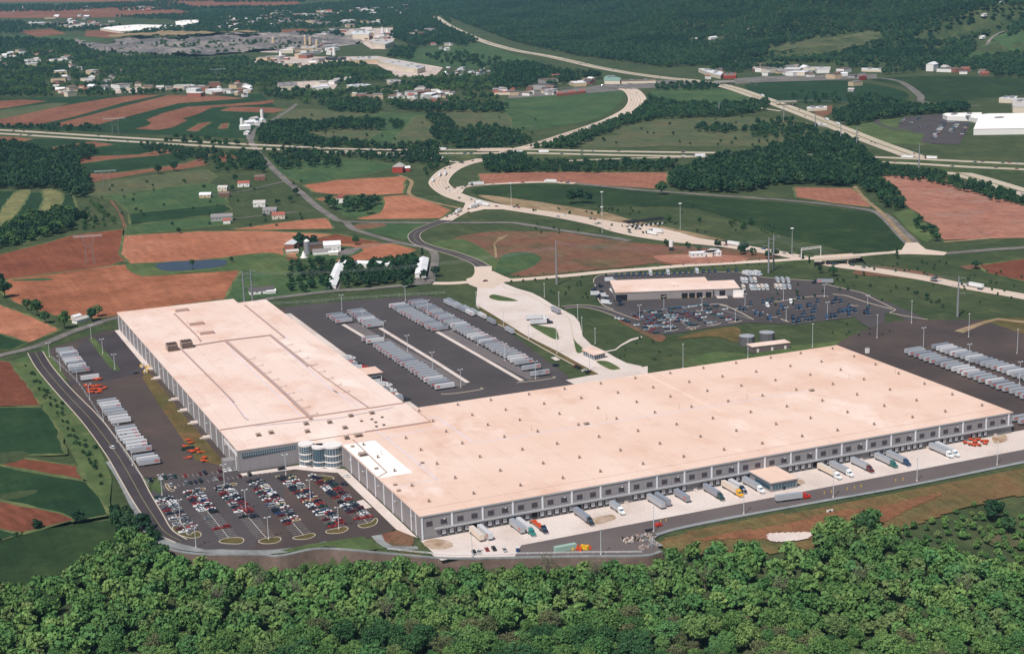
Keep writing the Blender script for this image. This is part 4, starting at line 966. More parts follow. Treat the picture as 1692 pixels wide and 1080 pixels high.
part('roof_step', MB().box(-59.5, 62.2, 199.3, 199.7, HB_, HB_+.9), M['rpipe'], WH)
part('roof_step', MB().box(63.0, 63.4, 153.8, 188, HA, HB_+.5).box(20, 63.2, 153.4, 153.8, HA, HB_+.5), M['rpipe'], WH)
part('entrance_roof', MB().slab([(-.2, 135), (-6, 138), (-22.2, 152), (-20, 154), (0, 154)], HA-.2, HA+.2), M['roof_b'], WH)
RW = part('white_roof', MB().slab([(.3, 68.5), (20.4, 68.5), (20.4, 136), (.3, 136)], HA+.35, HA+.375), M['roof_w'], WH)
part('fascia', MB().box(-.4, AX+.4, -.42, -.27, HA-.5, HA+.4), M['trim'], WH)
part('fascia', MB().box(-.42, -.27, -.2, 135, HA-.2, HA+.4), M['roof_b'], WH)
part('fascia', MB().box(-59.9, -59.77, 154.5, 565.2, HB_-.2, HB_+.4), M['roof_b'], WH)
# front face: pilasters, louvred panels, canopy, dock doors, lamps
BAY = 17.583
for i in range(23):
    x = i*BAY+(.6 if i == 0 else 0)-(.4 if i == 22 else 0)
    part('pilaster', MB().box(x-.45, x+.45, -.32, .0, 5.3 if i else 0, HA-.52), M['pil'], WH)
def lamp_part(x, y, z, dx, dy, root=None):
    mb = MB().box(-.35+dx*1.2, .35+dx*1.2, -.35+dy*1.2, .35+dy*1.2, 0, .25).bar((0, 0, 0), (dx*1.2, dy*1.2, .15), .08)
    o = part('wall_lamp', mb, M['white'], WH); o.location = (x, y, z)
for i in range(22):
    for k in (0, 1):
        x = i*BAY+BAY*(.27+.46*k)
        mb = MB().box(x-1.7, x+1.7, -.16, -.0, 6.9, 9.5)
        for s in range(5): mb.box(x-1.6, x+1.6, -.2, -.16, 7.1+s*.48, 7.3+s*.48)
        part('louvre_panel', mb, M['louv'], WH)
        if (i*2+k) % 4 == (1 if i < 13 else 3) or (i == 0 and k == 1): lamp_part(x, -.1, 9.9, 0, -1)
part('canopy', MB().box(7.5, AX, -1.6, 0, 4.75, 5.35).box(7.5, AX, -1.7, -1.6, 4.65, 5.5), M['trim'], WH)
GAPS = {12, 26, 27, 36, 37, 49, 50, 61, 62, 63, 73, 80, 84, 85}
DP = BAY/4; nd = 0
for k in range(88):
    x = DP*(k+.9)-.1
    if x < 10 or k in GAPS or 46 <= k <= 49: continue
    if x > 372: continue
    mb = MB(); op = k in (6, 14, 41, 55, 20)
    mb.box(x-1.55, x+1.55, -.45, 0, 1.1, 4.1, 0); d = part('dock_door', MB().box(x-1.15, x+1.15, -.5, -.46, 1.35, 3.75), M['void'] if op else M['door'], WH)
    part('dock_seal', mb, M['dark'], WH) if nd < 100 else None
    nd += 1
for k in (12, 26.5, 36.5, 62, 73, 84.5):
    x = DP*(k+.9); mb = MB()
    for s in range(6): mb.box(x-.8, x+.8, -1.4-s*.5, -.9-s*.5, 0, 1.3-s*.22)
    mb.bar((x-.8, -.6, 2.1), (x-.8, -4, .9), .06).bar((x+.8, -.6, 2.1), (x+.8, -4, .9), .06)
    part('dock_stairs', mb, M['concrete'], WH)
# side wall pilasters and lamps
for y in [7.5]+[15*i for i in range(1, 9)]:
    part('pilaster', MB().box(-.3, 0, y-.35, y+.35, 0, HA-.2), M['pil'], WH)
for y in (12, 38, 66, 94, 118): lamp_part(-.1, y, 9.5, -1, 0)
for i in range(25):
    y = 161+i*16.6
    part('pilaster', MB().box(-59.8, -59.5, y-.35, y+.35, 0, HB_-.2), M['pil'], WH)
    if i % 3 == 1: lamp_part(-59.6, y+6, 9.5, -1, 0)
for y in (420, 392, 330, 300, 268, 232): part('stoop', MB().box(-64, -59.5, y-2.2, y+2.2, 0, 1.2).box(-66, -64, y-1, y+1, 0, .6), M['concrete'], WH)
for y in [205+i*17 for i in range(20)]: part('pilaster', MB().box(62, 62.3, y-.35, y+.35, 0, HB_-.2), M['pil'], WH) if i % 2 == 0 else None
# office ribbon window and base
def ribbon_win(x0, x1, y, z0, z1, n):
    mb = MB().box(x0, x1, y-.12, y, z0, z1, 0)
    for k in range(n+1):
        x = x0+(x1-x0)*k/n; mb.box(x-.12, x+.12, y-.2, y-.12, z0, z1, 1)
    mb.box(x0-.1, x1+.1, y-.22, y-.12, (z0+z1)/2-.1, (z0+z1)/2+.1, 1)
    part('ribbon_window', mb, [M['glass'], M['trim']], WH)
ribbon_win(-57.5, -24, 154.15, 9.2, 11.6, 24)
part('window', MB().box(-59.75, -59.52, 157, 190, 9.2, 11.6), M['cwhite'], WH)
part('annex', MB().box(-66.5, -59.55, 163, 170, 0, 5.5), M['wall'], WH)
# entrance drums
def drum(cx, cy, r, h, glassy):
    o = link('entrance_tower', MB().cyl(cx, cy, 0, h, r, n=40).mesh('entrance_tower', M['glass']), WH)
    part('cornice', MB().cyl(cx, cy, h, h+1.1, r+.35, n=40), M['cwhite'], o)
    part('base_band', MB().cyl(cx, cy, 0, .9, r+.12, n=40), M['cwhite'], o)
    for z in ((3.3, 4.1), (7.4, 8.2)) if not glassy else ((3.5, 4.1),):
        part('spandrel_band', MB().cyl(cx, cy, z[0], z[1], r+.15, n=40), M['cwhite'], o)
    mb = MB()
    for k in range(20):
        a = 2*math.pi*k/20; mb.box(cx+math.cos(a)*(r+.02)-.06, cx+math.cos(a)*(r+.02)+.06, cy+math.sin(a)*(r+.02)-.06, cy+math.sin(a)*(r+.02)+.06, .9, h)
    for z in np.arange(1.9, h-.3, 1.25): mb.cyl(cx, cy, z, z+.1, r+.05, n=40, cap=False)
    part('mullions', mb, M['cwhite'] if not glassy else M['steel'], o)
drum(-19.0, 149.2, 4.4, 12.6, False); drum(-12.6, 142.6, 4.3, 11.9, True); drum(-5.2, 139.6, 5.6, 12.4, False)
part('entrance_lintel', MB().box(-22, -19, 143.2, 146, 3.4, 4.1).box(-9.8, -7, 137, 139.6, 3.4, 4.1), M['cwhite'], WH)
# roof vents on the slab (sub-parts of the roof)
def vent_mb(x, y, z):
    return MB().box(x-.95, x+.95, y-.6, y+.6, z, z+.55, 0).cyl(x-.35, y, z+.55, z+1.35, .38, n=8, m=1).box(x-.9, x+.25, y-.42, y+.42, z+1.35, z+1.75, 0)
VX = [12, 38.3, 65, 92, 114.5, 141.8, 168.6, 195.3, 220.8, 248.4, 274, 300.3, 328, 352.8, 380.5]
VY = [18.5, 46.5, 75, 102.8, 129.5, 154, 179.3]
for x in VX:
    for y in VY:
        if x < 60 and y > 150: continue
        part('roof_vent', vent_mb(x+random.uniform(-.6, .6), y+random.uniform(-.5, .5), HA+.35), [M['hvac'], M['hvacd']], RA if x < 232 else RA2)
def hvac(px, py, sx, sy, h, z=HA+.35, root=None, m='hvac'):
    x, y = G(px, py, z); o = part('rooftop_unit', MB().box(x-sx/2, x+sx/2, y-sy/2, y+sy/2, z, z+h, 0).box(x-sx/2+.3, x+sx/2-.3, y-sy/2-.06, y-sy/2, z+.3, z+h-.3, 1), [M[m], M['hvacd']], root or RB)
Z2 = lambda pts: Z_(420, 520, .2541, pts)
for (px, py) in Z2([(110, 770), (345, 762), (27, 785), (628, 660), (765, 642), (600, 800), (590, 738), (337, 712), (490, 702)]): hvac(px, py, 2.8, 2.6, 1.6, HB_+.35)
for (px, py) in Z2([(677, 790), (705, 915)]): hvac(px, py, 4.6, 3.6, 1.9, HA+.35, RA)
for (px, py) in Z2([(1093, 965), (795, 1002), (640, 858)])+[(653, 801.5), (659, 811)]: hvac(px, py, 2.2, 1.6, .9, HA+.35, RA)
for (px, py) in Z2([(765, 678), (697, 690), (832, 665), (790, 698), (843, 715), (795, 725)]): hvac(px, py, 1.6 if py != 692 else 3, 1.6, .35, HB_+.4, RB, 'hvacd')
hvac(969, 701, 3.2, 2.2, 1.3, HA+.35, RA); hvac(1341, 646, 3.2, 2.2, 1.3, HA+.35, RA2)
for (px, py) in [(878, 712), (1002, 694), (1122, 675), (1234, 659), (1403, 627), (1479, 617), (631, 752)]:
    x, y = G(px, py, HA); part('flue', MB().cyl(x, y, HA, HA+4, .12, n=6), M['rpipe'], RA if x < 232 else RA2)
Z7 = lambda pts: Z_(250, 490, .1418, pts)
for (a, b) in (((280, 185), (450, 182)), ((448, 345), (628, 338)), ((568, 452), (748, 448))):      # three pale penthouses
    (x0, y0), (x1, y1) = G(250+a[0]*.1418, 490+a[1]*.1418, HB_+.35), G(250+b[0]*.1418, 490+b[1]*.1418, HB_+.35)
    part('rooftop_unit', MB().box(x0, x1, y0, y0+9, HB_+.35, HB_+3.2, 0).box(x0+.2, x1-.2, y0-.08, y0, HB_+.6, HB_+2.8, 1), [M['roof_b'], M['rpipe']], RB)
for (a, b) in (((195, 645), (315, 630)), ((362, 612), (490, 598))):
    (x0, y0), (x1, y1) = G(250+a[0]*.1418, 490+a[1]*.1418, HB_+.35), G(250+b[0]*.1418, 490+b[1]*.1418, HB_+.35)
    ct = part('cooling_tower', MB().box(x0, x1, y0, y0+8, HB_+1.0, HB_+5.0, 0), [M['hvac']], RB)
    mb = MB()
    for k in range(6):
        xx = x0+(x1-x0)*(k+.5)/6; mb.box(xx-.65, xx+.65, y0-.1, y0, HB_+1.4, HB_+3.0).box(xx-.65, xx+.65, y0-.1, y0, HB_+3.4, HB_+4.6)
    part('louvres', mb, M['hvacd'], ct)
    for k in range(3):
        for j in range(2):
            xx = x0+(x1-x0)*(k+.5)/3; part('fan', MB().cyl(xx, y0+2+4*j, HB_+5, HB_+5.9, 1.3, n=12), M['hvacd'], ct)
    part('legs', MB().box(x0+.2, x0+.6, y0+.2, y0+7.8, HB_+.3, HB_+1).box(x1-.6, x1-.2, y0+.2, y0+7.8, HB_+.3, HB_+1), M['steel'], ct)
def pipe(pts, w_=.5, h=.9, z=HB_+.35, m='rpipe', name='roof_pipe', root=None, zb=.3):
    P = [G(a, b, z) for a, b in pts]; mb = MB()
    for a, b in zip(P[:-1], P[1:]):
        a = np.array(a); b = np.array(b); t = b-a; L_ = np.linalg.norm(t); n = np.array([-t[1], t[0]])/L_*w_
        q = [a+n, a-n, b-n, b+n]
        mb.quad(*[(*v, z+h) for v in q])
        for k in range(4): mb.quad((*q[k], z+zb), (*q[(k+1) % 4], z+zb), (*q[(k+1) % 4], z+h), (*q[k], z+h))
    part(name, mb, M[m], root or RB)
pipe(Z7([(268, 205), (540, 470), (575, 525)])); pipe(Z7([(350, 620), (780, 1050)])+[(386, 665)])
pipe(Z7([(860, 520), (1460, 1050)])+[(514, 693)], .9, 1.3); pipe(Z7([(1090, 105), (1550, 480)])); pipe(Z7([(1390, 455), (1692, 700)])+[(506, 604), (508, 606)])
pipe([(447, 556), (506, 604), (520, 604)], .35, .6); pipe([(534, 622), (608, 673)], .35, .6); pipe([(447, 553), (534, 622)], .3, .5)
pipe(Z7([(500, 575), (860, 518), (1390, 455)]), .4, .9); pipe([(386, 665), (403, 690), (410, 694)], .25, .4)
for p in ([(303, 578), (350, 628), (410, 693), (440, 690)], [(374, 570), (440, 635), (500, 688)], [(452, 560), (545, 640), (595, 676)], [(420, 703), (560, 690), (650, 672)], [(408, 506), (478, 562)], [(470, 650), (540, 640), (600, 668)]):
    pipe(p, .5, .03, m='pstripe', name='roof_patch_strip', zb=0)
for p in ([(638, 722), (722, 791), (659, 804)], [(722, 689), (783, 731), (840, 723), (1270, 656), (1340, 645)], [(600, 700), (640, 722), (722, 706)], [(700, 692), (722, 688)], [(690, 768), (712, 765)]):
    pipe(p, .55, .03, HA+.35, 'pstripe', 'roof_patch_strip', RA, 0)
pipe([(583, 726), (639, 780), (625, 788)], .35, .25, HA+.38, 'rpipe', 'roof_pipe', RA, 0)
pipe([(585, 730), (660, 723)], .3, .02, HA+.4, 'pstripe', 'roof_patch_strip', RA, 0)
for i in range(18):   # small pipe loops beside the main runs
    t = i/18; x, y = G(405+t*115, 588+t*104, HB_+.35) if i % 2 else G(460+t*120, 560+t*100, HB_+.35)
    part('pipe_loop', MB().box(x, x+5, y-.1, y+.1, HB_+.7, HB_+.9).box(x+4.8, x+5, y, y+4, HB_+.7, HB_+.9), M['rpipe'], RB)
part('roof_seam', MB().box(1, 232, 10, 10.25, HA+.35, HA+.42).box(233, 388, 10, 10.25, HA+.35, HA+.42), M['rpipe'], WH)
# front dock office
OX0, OX1, OY0, OY1, OH = 200.5, 217.8, -23.5, -2.72, 5.2
oo = link('dock_office', MB().box(OX0, OX1, OY0, OY1+2.7, 0, OH).mesh('dock_office', M['wall']), WH)
part('roof', MB().box(OX0-.7, OX1+.7, OY0-.7, OY1+2.7, OH, OH+.55), [M['trim']], oo); part('roof_deck', MB().box(OX0-.3, OX1+.3, OY0-.3, OY1+2.6, OH+.55, OH+.62), M['roof'], oo)
part('window', MB().box(OX0+1, OX1-1, OY0-.08, OY0, 1.2, 3.6), M['glass'], oo); part('window', MB().box(OX0-.08, OX0, OY0+1, OY1-4, 1.2, 3.6), M['glass'], oo)
mb = MB()
for k in range(9): mb.box(OX0+1+k*1.9, OX0+1.15+k*1.9, OY0-.14, OY0-.08, 1.2, 3.6)
part('mullions', mb, M['trim'], oo); part('door', MB().box(OX0+8, OX0+9.2, OY0-.16, OY0-.14, 0.1, 2.3), M['void'], oo)
# east side penthouse over the docks
pe = link('dock_penthouse', MB().box(62.32, 79.5, 297, 313, 6.2, 8.6).mesh('dock_penthouse', M['wall']), WH)
part('roof', MB().box(62.32, 80.3, 296.2, 313.8, 8.6, 9.0), M['roof'], pe)
for x in (64, 79): part('column', MB().box(x, x+.5, 297.2, 297.7, 0, 6.2).box(x, x+.5, 312, 312.5, 0, 6.2), M['pil'], pe)
part('canopy', MB().box(62.3, 65, 235, 295.9, 4.8, 5.3).box(62.3, 65, 314, 530, 4.8, 5.3), M['trim'], WH)

# ---------------------------------------------------------------- other site buildings
t = thing('maintenance_garage', 'long low grey garage with pale pink roof and dark bay doors', 'garage')
a0 = np.array(G(1017.7, 496.7)); ang = math.atan2(G(1178, 490.8)[1]-a0[1], G(1178, 490.8)[0]-a0[0])
def g2(px, py, z=0):
    q = np.array(G(px, py, z))-a0; return q[0]*math.cos(-ang)-q[1]*math.sin(-ang), q[0]*math.sin(-ang)+q[1]*math.cos(-ang)
t.location = (*a0, 0); t.rotation_euler = (0, 0, ang)
GL = g2(1178, 490.8)[0]; GD = g2(1008.5, 460.5, 7)[1]-g2(1014.9, 479.7, 7)[1]; GR = g2(1218.4, 484, 0)[0]
GD = 46 if GD < 20 or GD > 70 else GD
part('walls', MB().box(0, GL, 0, GD, 0, 6.9), M['wall_l'], t)
part('roof', MB().slab([(-.6, -.5), (GL+.4, -.5), (GL+.4, GD+.5), (-.6, GD+.5)], 6.9, 7.5), M['roof_b'], t)
part('extension_walls', MB().box(GL+.02, GR, 2.5, GD-14, 0, 6.3), M['wall'], t)
part('extension_roof', MB().slab([(GL+.42, 2), (GR+.5, 2), (GR+.5, GD-13.5), (GL+.42, GD-13.5)], 6.3, 6.9), M['roof_b'], t)
k = GL/1130.0
for (x0, x1, z1) in ((0.5, 132, 5.2), (520, 590, 4), (765, 835, 4.6), (852, 920, 4.6), (938, 1008, 4.6), (1045, 1112, 4.6)):
    d = part('bay_door', MB().box(x0*k, x1*k, -.12, 0, .05, z1), M['void'], t)
    mb = MB()
    for xx in (x0*k-.3, x1*k): mb.box(xx, xx+.3, -.5, -.2, 0, 1.2)
    part('bollard', mb, M['yellow'], t)
for s in (0, 1): part('ramp', MB().box(GL+3+s*14, GL+12+s*14, -6, 2.4, 0, .25), M['concrete'], t)
part('bay_door', MB().box(GL+6, GL+11, 2.38, 2.5, 0.1, 5), M['void'], t); part('bay_door', MB().box(GL+18, GL+27, 2.38, 2.5, 0.1, 5), M['cwhite'], t)
part('vent', MB().cyl(GL*.62, 14, 7.5, 8.2, .5, n=8), M['hvac'], t); part('vent', MB().cyl(GL*.66, 15, 7.5, 8.2, .5, n=8), M['hvac'], t)
t2 = tag(part('chute', MB().box(-1.2, 1.2, -9, 9, .1, 1.0).box(-1.2, 1.2, -9, -7, 1.0, 2.4), M['cwhite']), 'long pale ramp beside the left end of the grey garage', 'ramp')
t2.location = (*G(1012, 482), 0.1); t2.rotation_euler = (0, 0, ang+.1)
# gatehouse
gx, gy = G(978, 592)
t = thing('gatehouse', 'small flat-roofed glass gatehouse on the concrete entrance plaza', 'gatehouse', (0, 0, 0))
gp = [(238.6, 297.5), (239.3, 280.5), (249.6, 283.5), (246.5, 300.5)]
part('walls', MB().slab(gp, .1, 3.9), M['glass'], t)
gc = np.mean(gp, axis=0); part('roof', MB().slab([tuple(gc+(np.array(q)-gc)*1.16) for q in gp], 3.9, 4.5), M['roof'], t)
mb = MB()
for a, b in zip(gp, gp[1:]+gp[:1]):
    for s in np.linspace(0, 1, 6)[:-1]:
        x, y = a[0]+(b[0]-a[0])*s, a[1]+(b[1]-a[1])*s; mb.box(x-.14, x+.14, y-.14, y+.14, .1, 3.9)
part('mullions', mb, M['cwhite'], t); part('base', MB().slab([tuple(gc+(np.array(q)-gc)*1.01) for q in gp], 0, 1.0), M['wall'], t)
# tanks and pump house
TKM = mat('dull_tank_steel', S(112, 108, 112), .5, .3)
for i, (px, py, r, h, lab) in enumerate(((1234, 569.5, 5.8, 7.2, 'left of the two round steel water tanks, nearer the grass bank'), (1267, 563.5, 5.8, 7.2, 'right of the two round steel water tanks behind the pump house'))):
    x, y = G(px, py); t = thing('water_tank', lab, 'tank', (x, y, 0), 0, 'steel water tanks')
    part('shell', MB().cyl(0, 0, 0, h, r, n=40), TKM, t); part('roof', MB().cyl(0, 0, h, h+1.0, r+.1, .6, n=40), M['metal'], t); part('hatch', MB().cyl(0, 0, h+1.0, h+1.5, .6, n=10), M['steel'], t)
    mb = MB()
    for k_ in range(1, 6): mb.cyl(0, 0, h*k_/6, h*k_/6+.12, r+.06, n=40, cap=False)
    part('hoops', mb, M['steel'], t); part('ladder', MB().box(-.3, .3, -r-.3, -r-.1, 0, h), M['steel'], t)
x, y = G(1243, 583); x1, y1 = G(1305, 575.5)
rz = math.atan2(y1-y, x1-x); Lp = math.dist((x, y), (x1, y1))
t = thing('pump_house', 'brown pump house with pale roof and white doors below the tanks', 'building', (x, y, 0), rz)
part('walls', MB().box(0, Lp, 0, 9, 0, 4.4), mat('brown_block', S(112, 98, 98)), t); part('roof', MB().box(-.4, Lp+.4, -.4, 9.4, 4.4, 4.9), M['roof_b'], t)
for q in (.12, .5, .85): part('door', MB().box(Lp*q, Lp*q+1.8, -.08, 0, .1, 2.6), M['cwhite'], t)
# toll plaza canopy
x, y = G(1036, 377); x1, y1 = G(1096, 369); rz = math.atan2(y1-y, x1-x); Lt = math.dist((x, y), (x1, y1))
t = thing('toll_plaza', 'dark flat canopy over the toll booths on the wide concrete road', 'toll plaza', (x, y, 0), rz)
part('canopy', MB().box(0, Lt, -4, 5, 5.6, 6.6).box(0, Lt*.35, 5, 9, 5.6, 6.6), M['void'], t)
for i in range(8):
    part('column', MB().box(Lt*(i+.5)/8-.3, Lt*(i+.5)/8+.3, -.3, .3, 0, 5.6), M['steel'], t)
    part('toll_booth', MB().box(Lt*(i+.5)/8-1, Lt*(i+.5)/8+1, -2.6, -.8, .1, 2.8), M['cwhite'], t)
t = thing('sign_gantry', 'white truss sign gantry at the left end of the road bridge', 'gantry', (0, 0, 0))
A_, B_ = G(1324, 428), G(1356, 424)
part('truss', MB().bar((*A_, 9), (*B_, 9), .5).bar((*A_, 10.5), (*B_, 10.5), .3), M['cwhite'], t); part('post', MB().bar((*A_, 0), (*A_, 10.5), .4), M['cwhite'], t); part('post', MB().bar((*B_, 0), (*B_, 10.5), .4), M['cwhite'], t)

# ---------------------------------------------------------------- light poles
def pole_kind(heads, h):
    def fn():
        t = thing('light_pole', '', 'light pole')
        part('pole', MB().cyl(0, 0, .7, h, .20, .14, n=8), M['pole'], t); part('base', MB().cyl(0, 0, 0, .9, .45, n=10), M['concrete'], t)
        if heads == 2:
            part('crossarm', MB().box(-1.5, 1.5, -.08, .08, h-.1, h+.06), M['pole'], t)
            for s in (-1, 1): part('lamp_head', MB().box(s*1.4-.5, s*1.4+.5, -.35, .35, h-.05, h+.28), M['white'], t)
        elif heads == 1: part('lamp_head', MB().box(-.5, .5, -.4, .4, h, h+.35), M['white'], t)
        else: part('lamp_ring', MB().cyl(0, 0, h-.3, h+.3, 1.7, n=12), M['white'], t)
        return t
    return fn
PS = [('single-head lamp pole', 1, 14, 'along the truck road in front of the warehouse', 'right', [(780.5, 920), (993, 917), (1080, 878), (1229, 849), (1376.7, 822), (1515, 795), (1647.5, 768)]),
      ('double-head lamp pole', 2, 12.5, 'in the staff car park', 'left', [(268, 818), (298, 861), (324, 905), (371, 801), (406.5, 844), (444, 891), (472.5, 784), (513, 827), (560, 874)]),
      ('double-head lamp pole', 2, 11.5, 'in the west trailer yard', 'far end', [(82, 590), (151, 559.5), (100, 612), (170, 584), (190, 610), (127.5, 630), (148.5, 660.5), (171, 696), (194, 730), (219, 769)]),
      ('double-head lamp pole', 2, 13, 'in the upper trailer yard', 'left', [(565, 512), (600, 540), (635, 557), (670, 497), (673.6, 581.4), (707, 521), (714.8, 610.5), (747.5, 546.7), (761.5, 640), (789, 570.5), (834.5, 596), (885, 626)]),
      ('lamp pole', 1, 12, 'beside the concrete plaza', 'left', [(787, 506), (832, 538), (873.4, 560), (899.6, 491), (919.5, 561), (920.5, 584.6), (923.7, 506), (954.7, 527.4), (961.7, 549), (974, 612), (983.5, 568)]),
      ('tall lamp pole', 1, 18, 'on the grass behind the warehouse roof', 'left', [(1128.7, 609), (1235.8, 592), (1342.5, 574), (1449, 558.5), (1506, 534), (1600.5, 557), (1680.5, 584)]),
      ('tall lamp pole', 2, 16, 'in the far right trailer yard', 'left', [(1525.5, 576), (1601, 604.5), (1684.5, 635)]),
      ('lamp pole', 2, 11, 'in the garage car park', 'left', [(1057, 526), (1097, 511), (1108, 547), (1160, 513), (1215, 532), (1231, 507), (1294.5, 497), (1299, 530), (1362, 491), (1367, 521), (1433.5, 510)]),
      ('high mast light', 3, 27, 'beside the toll road', 'left', [(845, 341), (995, 357), (995, 384), (1124, 378), (1308.5, 423)])]
for nm, hd, h, where, frm, pts in PS:
    pr = Proto(pole_kind(hd, h))
    for i, (a, b) in enumerate(pts):
        x, y = G(a, b); r = pr.put((x, y, .05), random.choice((0, .1, -.1)), '%s %s, %s from the %s' % (nm, where, nth(i+1), frm), 'lamp poles '+where); r['category'] = 'light pole'
# transmission poles and towers
def monopole(px, py, h, lab):
    x, y = G(px, py); t = thing('transmission_pole', lab, 'power pole', (x, y, 0), R(-30), 'steel transmission poles')
    part('shaft', MB().cyl(0, 0, 0, h, 1.0, .5, n=10), M['steel'], t)
    for k, z in enumerate((h-2, h-8, h-14)):
        s = -1 if k % 2 else 1; part('arm', MB().bar((0, 0, z), (s*5, 0, z+.8), .22), M['steel'], t); part('insulator', MB().cyl(s*5, 0, z-1.4, z+.8, .18, n=6), M['steel'], t)
for a in ((920, 470, 40, 'tall steel power pole on the grass behind the plaza'), (1270, 451, 33, 'left of the paired steel power poles beside the road bridge'), (1278, 446, 33, 'right of the paired steel power poles beside the road bridge'),
          (404, 500, 28, 'left of the paired steel power poles behind the warehouse corner'), (417.5, 498, 29, 'right of the paired steel power poles behind the warehouse corner'), (1582, 523, 33, 'lone steel power pole on the right hand grass bank'),
          (1188, 190, 22, 'thin power pole beside the highway verge, farthest of the row'), (1295, 200, 26, 'thin power pole beside the highway above the hay field'), (1347, 218, 26, 'thin power pole on the highway verge, second of the row'), (1389, 236, 30, 'thin power pole beside the highway in front of the trees'), (1415, 253, 36, 'tall dark power pole near the motorway bridge'), (1518, 284, 36, 'tall dark power pole by the red bare field')):
    monopole(*a)
def lattice(px, py, h, s, lab):
    x, y = G(px, py); t = thing('transmission_tower', lab, 'pylon', (x, y, 0), R(-12))
    lb = MB()
    for sx in (-1, 1):
        for dx, dy in ((-.8, -.8), (.8, -.8), (.8, .8), (-.8, .8)):
            lb.bar((sx*4.2*s+dx, dy, 0), (sx*3.1*s, dy*.3, h*.55), .16); lb.bar((sx*3.1*s, dy*.3, h*.55), (sx*6*s+dx*.3, dy*.3, h*.93), .14)
        for k in range(5):
            z0, z1 = h*.1*k, h*.1*(k+1); lb.bar((sx*4*s-.8, 0, z0), (sx*4*s+.8, 0, z1), .08)
    part('legs', lb, M['steel'], t)
    cb_ = MB().bar((-14*s, 0, h*.93), (14*s, 0, h*.93), .22).bar((-14*s, 0, h*.97), (14*s, 0, h*.97), .16)
    for k in range(-13, 14, 2): cb_.bar((k*s, 0, h*.93), ((k+1)*s, 0, h*.97), .1)
    part('crossarm', cb_, M['pole'], t); part('brace', MB().bar((-3*s, 0, h*.55), (3*s, 0, h*.55), .16).bar((-3*s, 0, h*.55), (5*s, 0, h*.9), .1).bar((3*s, 0, h*.55), (-5*s, 0, h*.9), .1), M['steel'], t)
    part('insulators', MB().cyl(-12*s, 0, h*.83, h*.93, .2, n=5).cyl(0, 0, h*.83, h*.93, .2, n=5).cyl(12*s, 0, h*.83, h*.93, .2, n=5), M['steel'], t)
lattice(149, 436, 30, 1, 'grey lattice pylon standing in the red ploughed field'); lattice(176, 311, 24, 1, 'lattice pylon with pale crossarm at the edge of the hay field')
lattice(191, 222, 28, 1.3, 'lattice pylon with pale crossarm beside the motorway on the left'); lattice(207, 158, 26, 1.2, 'small far pylon standing among the striped fields'); lattice(361, 131, 24, 1.3, 'far lattice pylon among the woods behind the striped fields')
def wire(a, b, ha, hb, lab):
    A = np.array([*G(*a), ha]); B = np.array([*G(*b), hb]); t = thing('power_line', lab, 'cable')
    for s in (-1, 0, 1):
        mb = MB(); prev = None; n = np.array([-(B-A)[1], (B-A)[0], 0]); n /= np.linalg.norm(n)
        for k in range(13):
            u = k/12; p = A+(B-A)*u+n*5*s+np.array([0, 0, -6*4*u*(1-u)])
            if prev is not None: mb.bar(prev, p, .07, 3)
            prev = p
        part('cable', mb, M['steel'], t)
wire((404, 500), (920, 470), 26, 34, 'power cables running above the road behind the trailer yard')
wire((920, 470), (1270, 451), 38, 30, 'power cables above the long concrete access road'); wire((1278, 446), (1582, 523), 31, 31, 'power cables above the grass bank by the road bridge')

# ---------------------------------------------------------------- trailers, trucks, cars
TR = {}
def tmat(n, c, **k):
    if n not in TR: TR[n] = mat(n, c, **k)
    return TR[n]
SIDE = {'silver': tmat('silver_sheet', S(176, 176, 180), rough=.5), 'white': tmat('white_sheet', S(208, 208, 210), rough=.5), 'grey': tmat('grey_sheet', S(150, 150, 156), rough=.55), 'cream': tmat('cream_sheet', S(222, 204, 186), rough=.55)}
ROOFM = {'silver': tmat('blue_grey_roof', S(150, 157, 166), rough=.6), 'white': tmat('pale_roof', S(196, 196, 200), rough=.6), 'grey': tmat('dull_roof', S(132, 140, 154), rough=.6), 'cream': tmat('cream_roof', S(206, 196, 188), rough=.6)}
LOGO = tmat('red_emblem', S(188, 66, 66)); RIM = tmat('wheel_hub', S(150, 150, 150), rough=.5)
WM = {}
def wheel_mesh(r=.52, w=.28):
    k = (r, w)
    if k not in WM: WM[k] = MB().cyl(0, 0, -w/2, w/2, r, n=12, axis='y', m=0).cyl(0, 0, -w/2-.02, w/2+.02, r*.5, n=8, axis='y', m=1).mesh('wheel', [M['dark'], RIM])
    return WM[k]
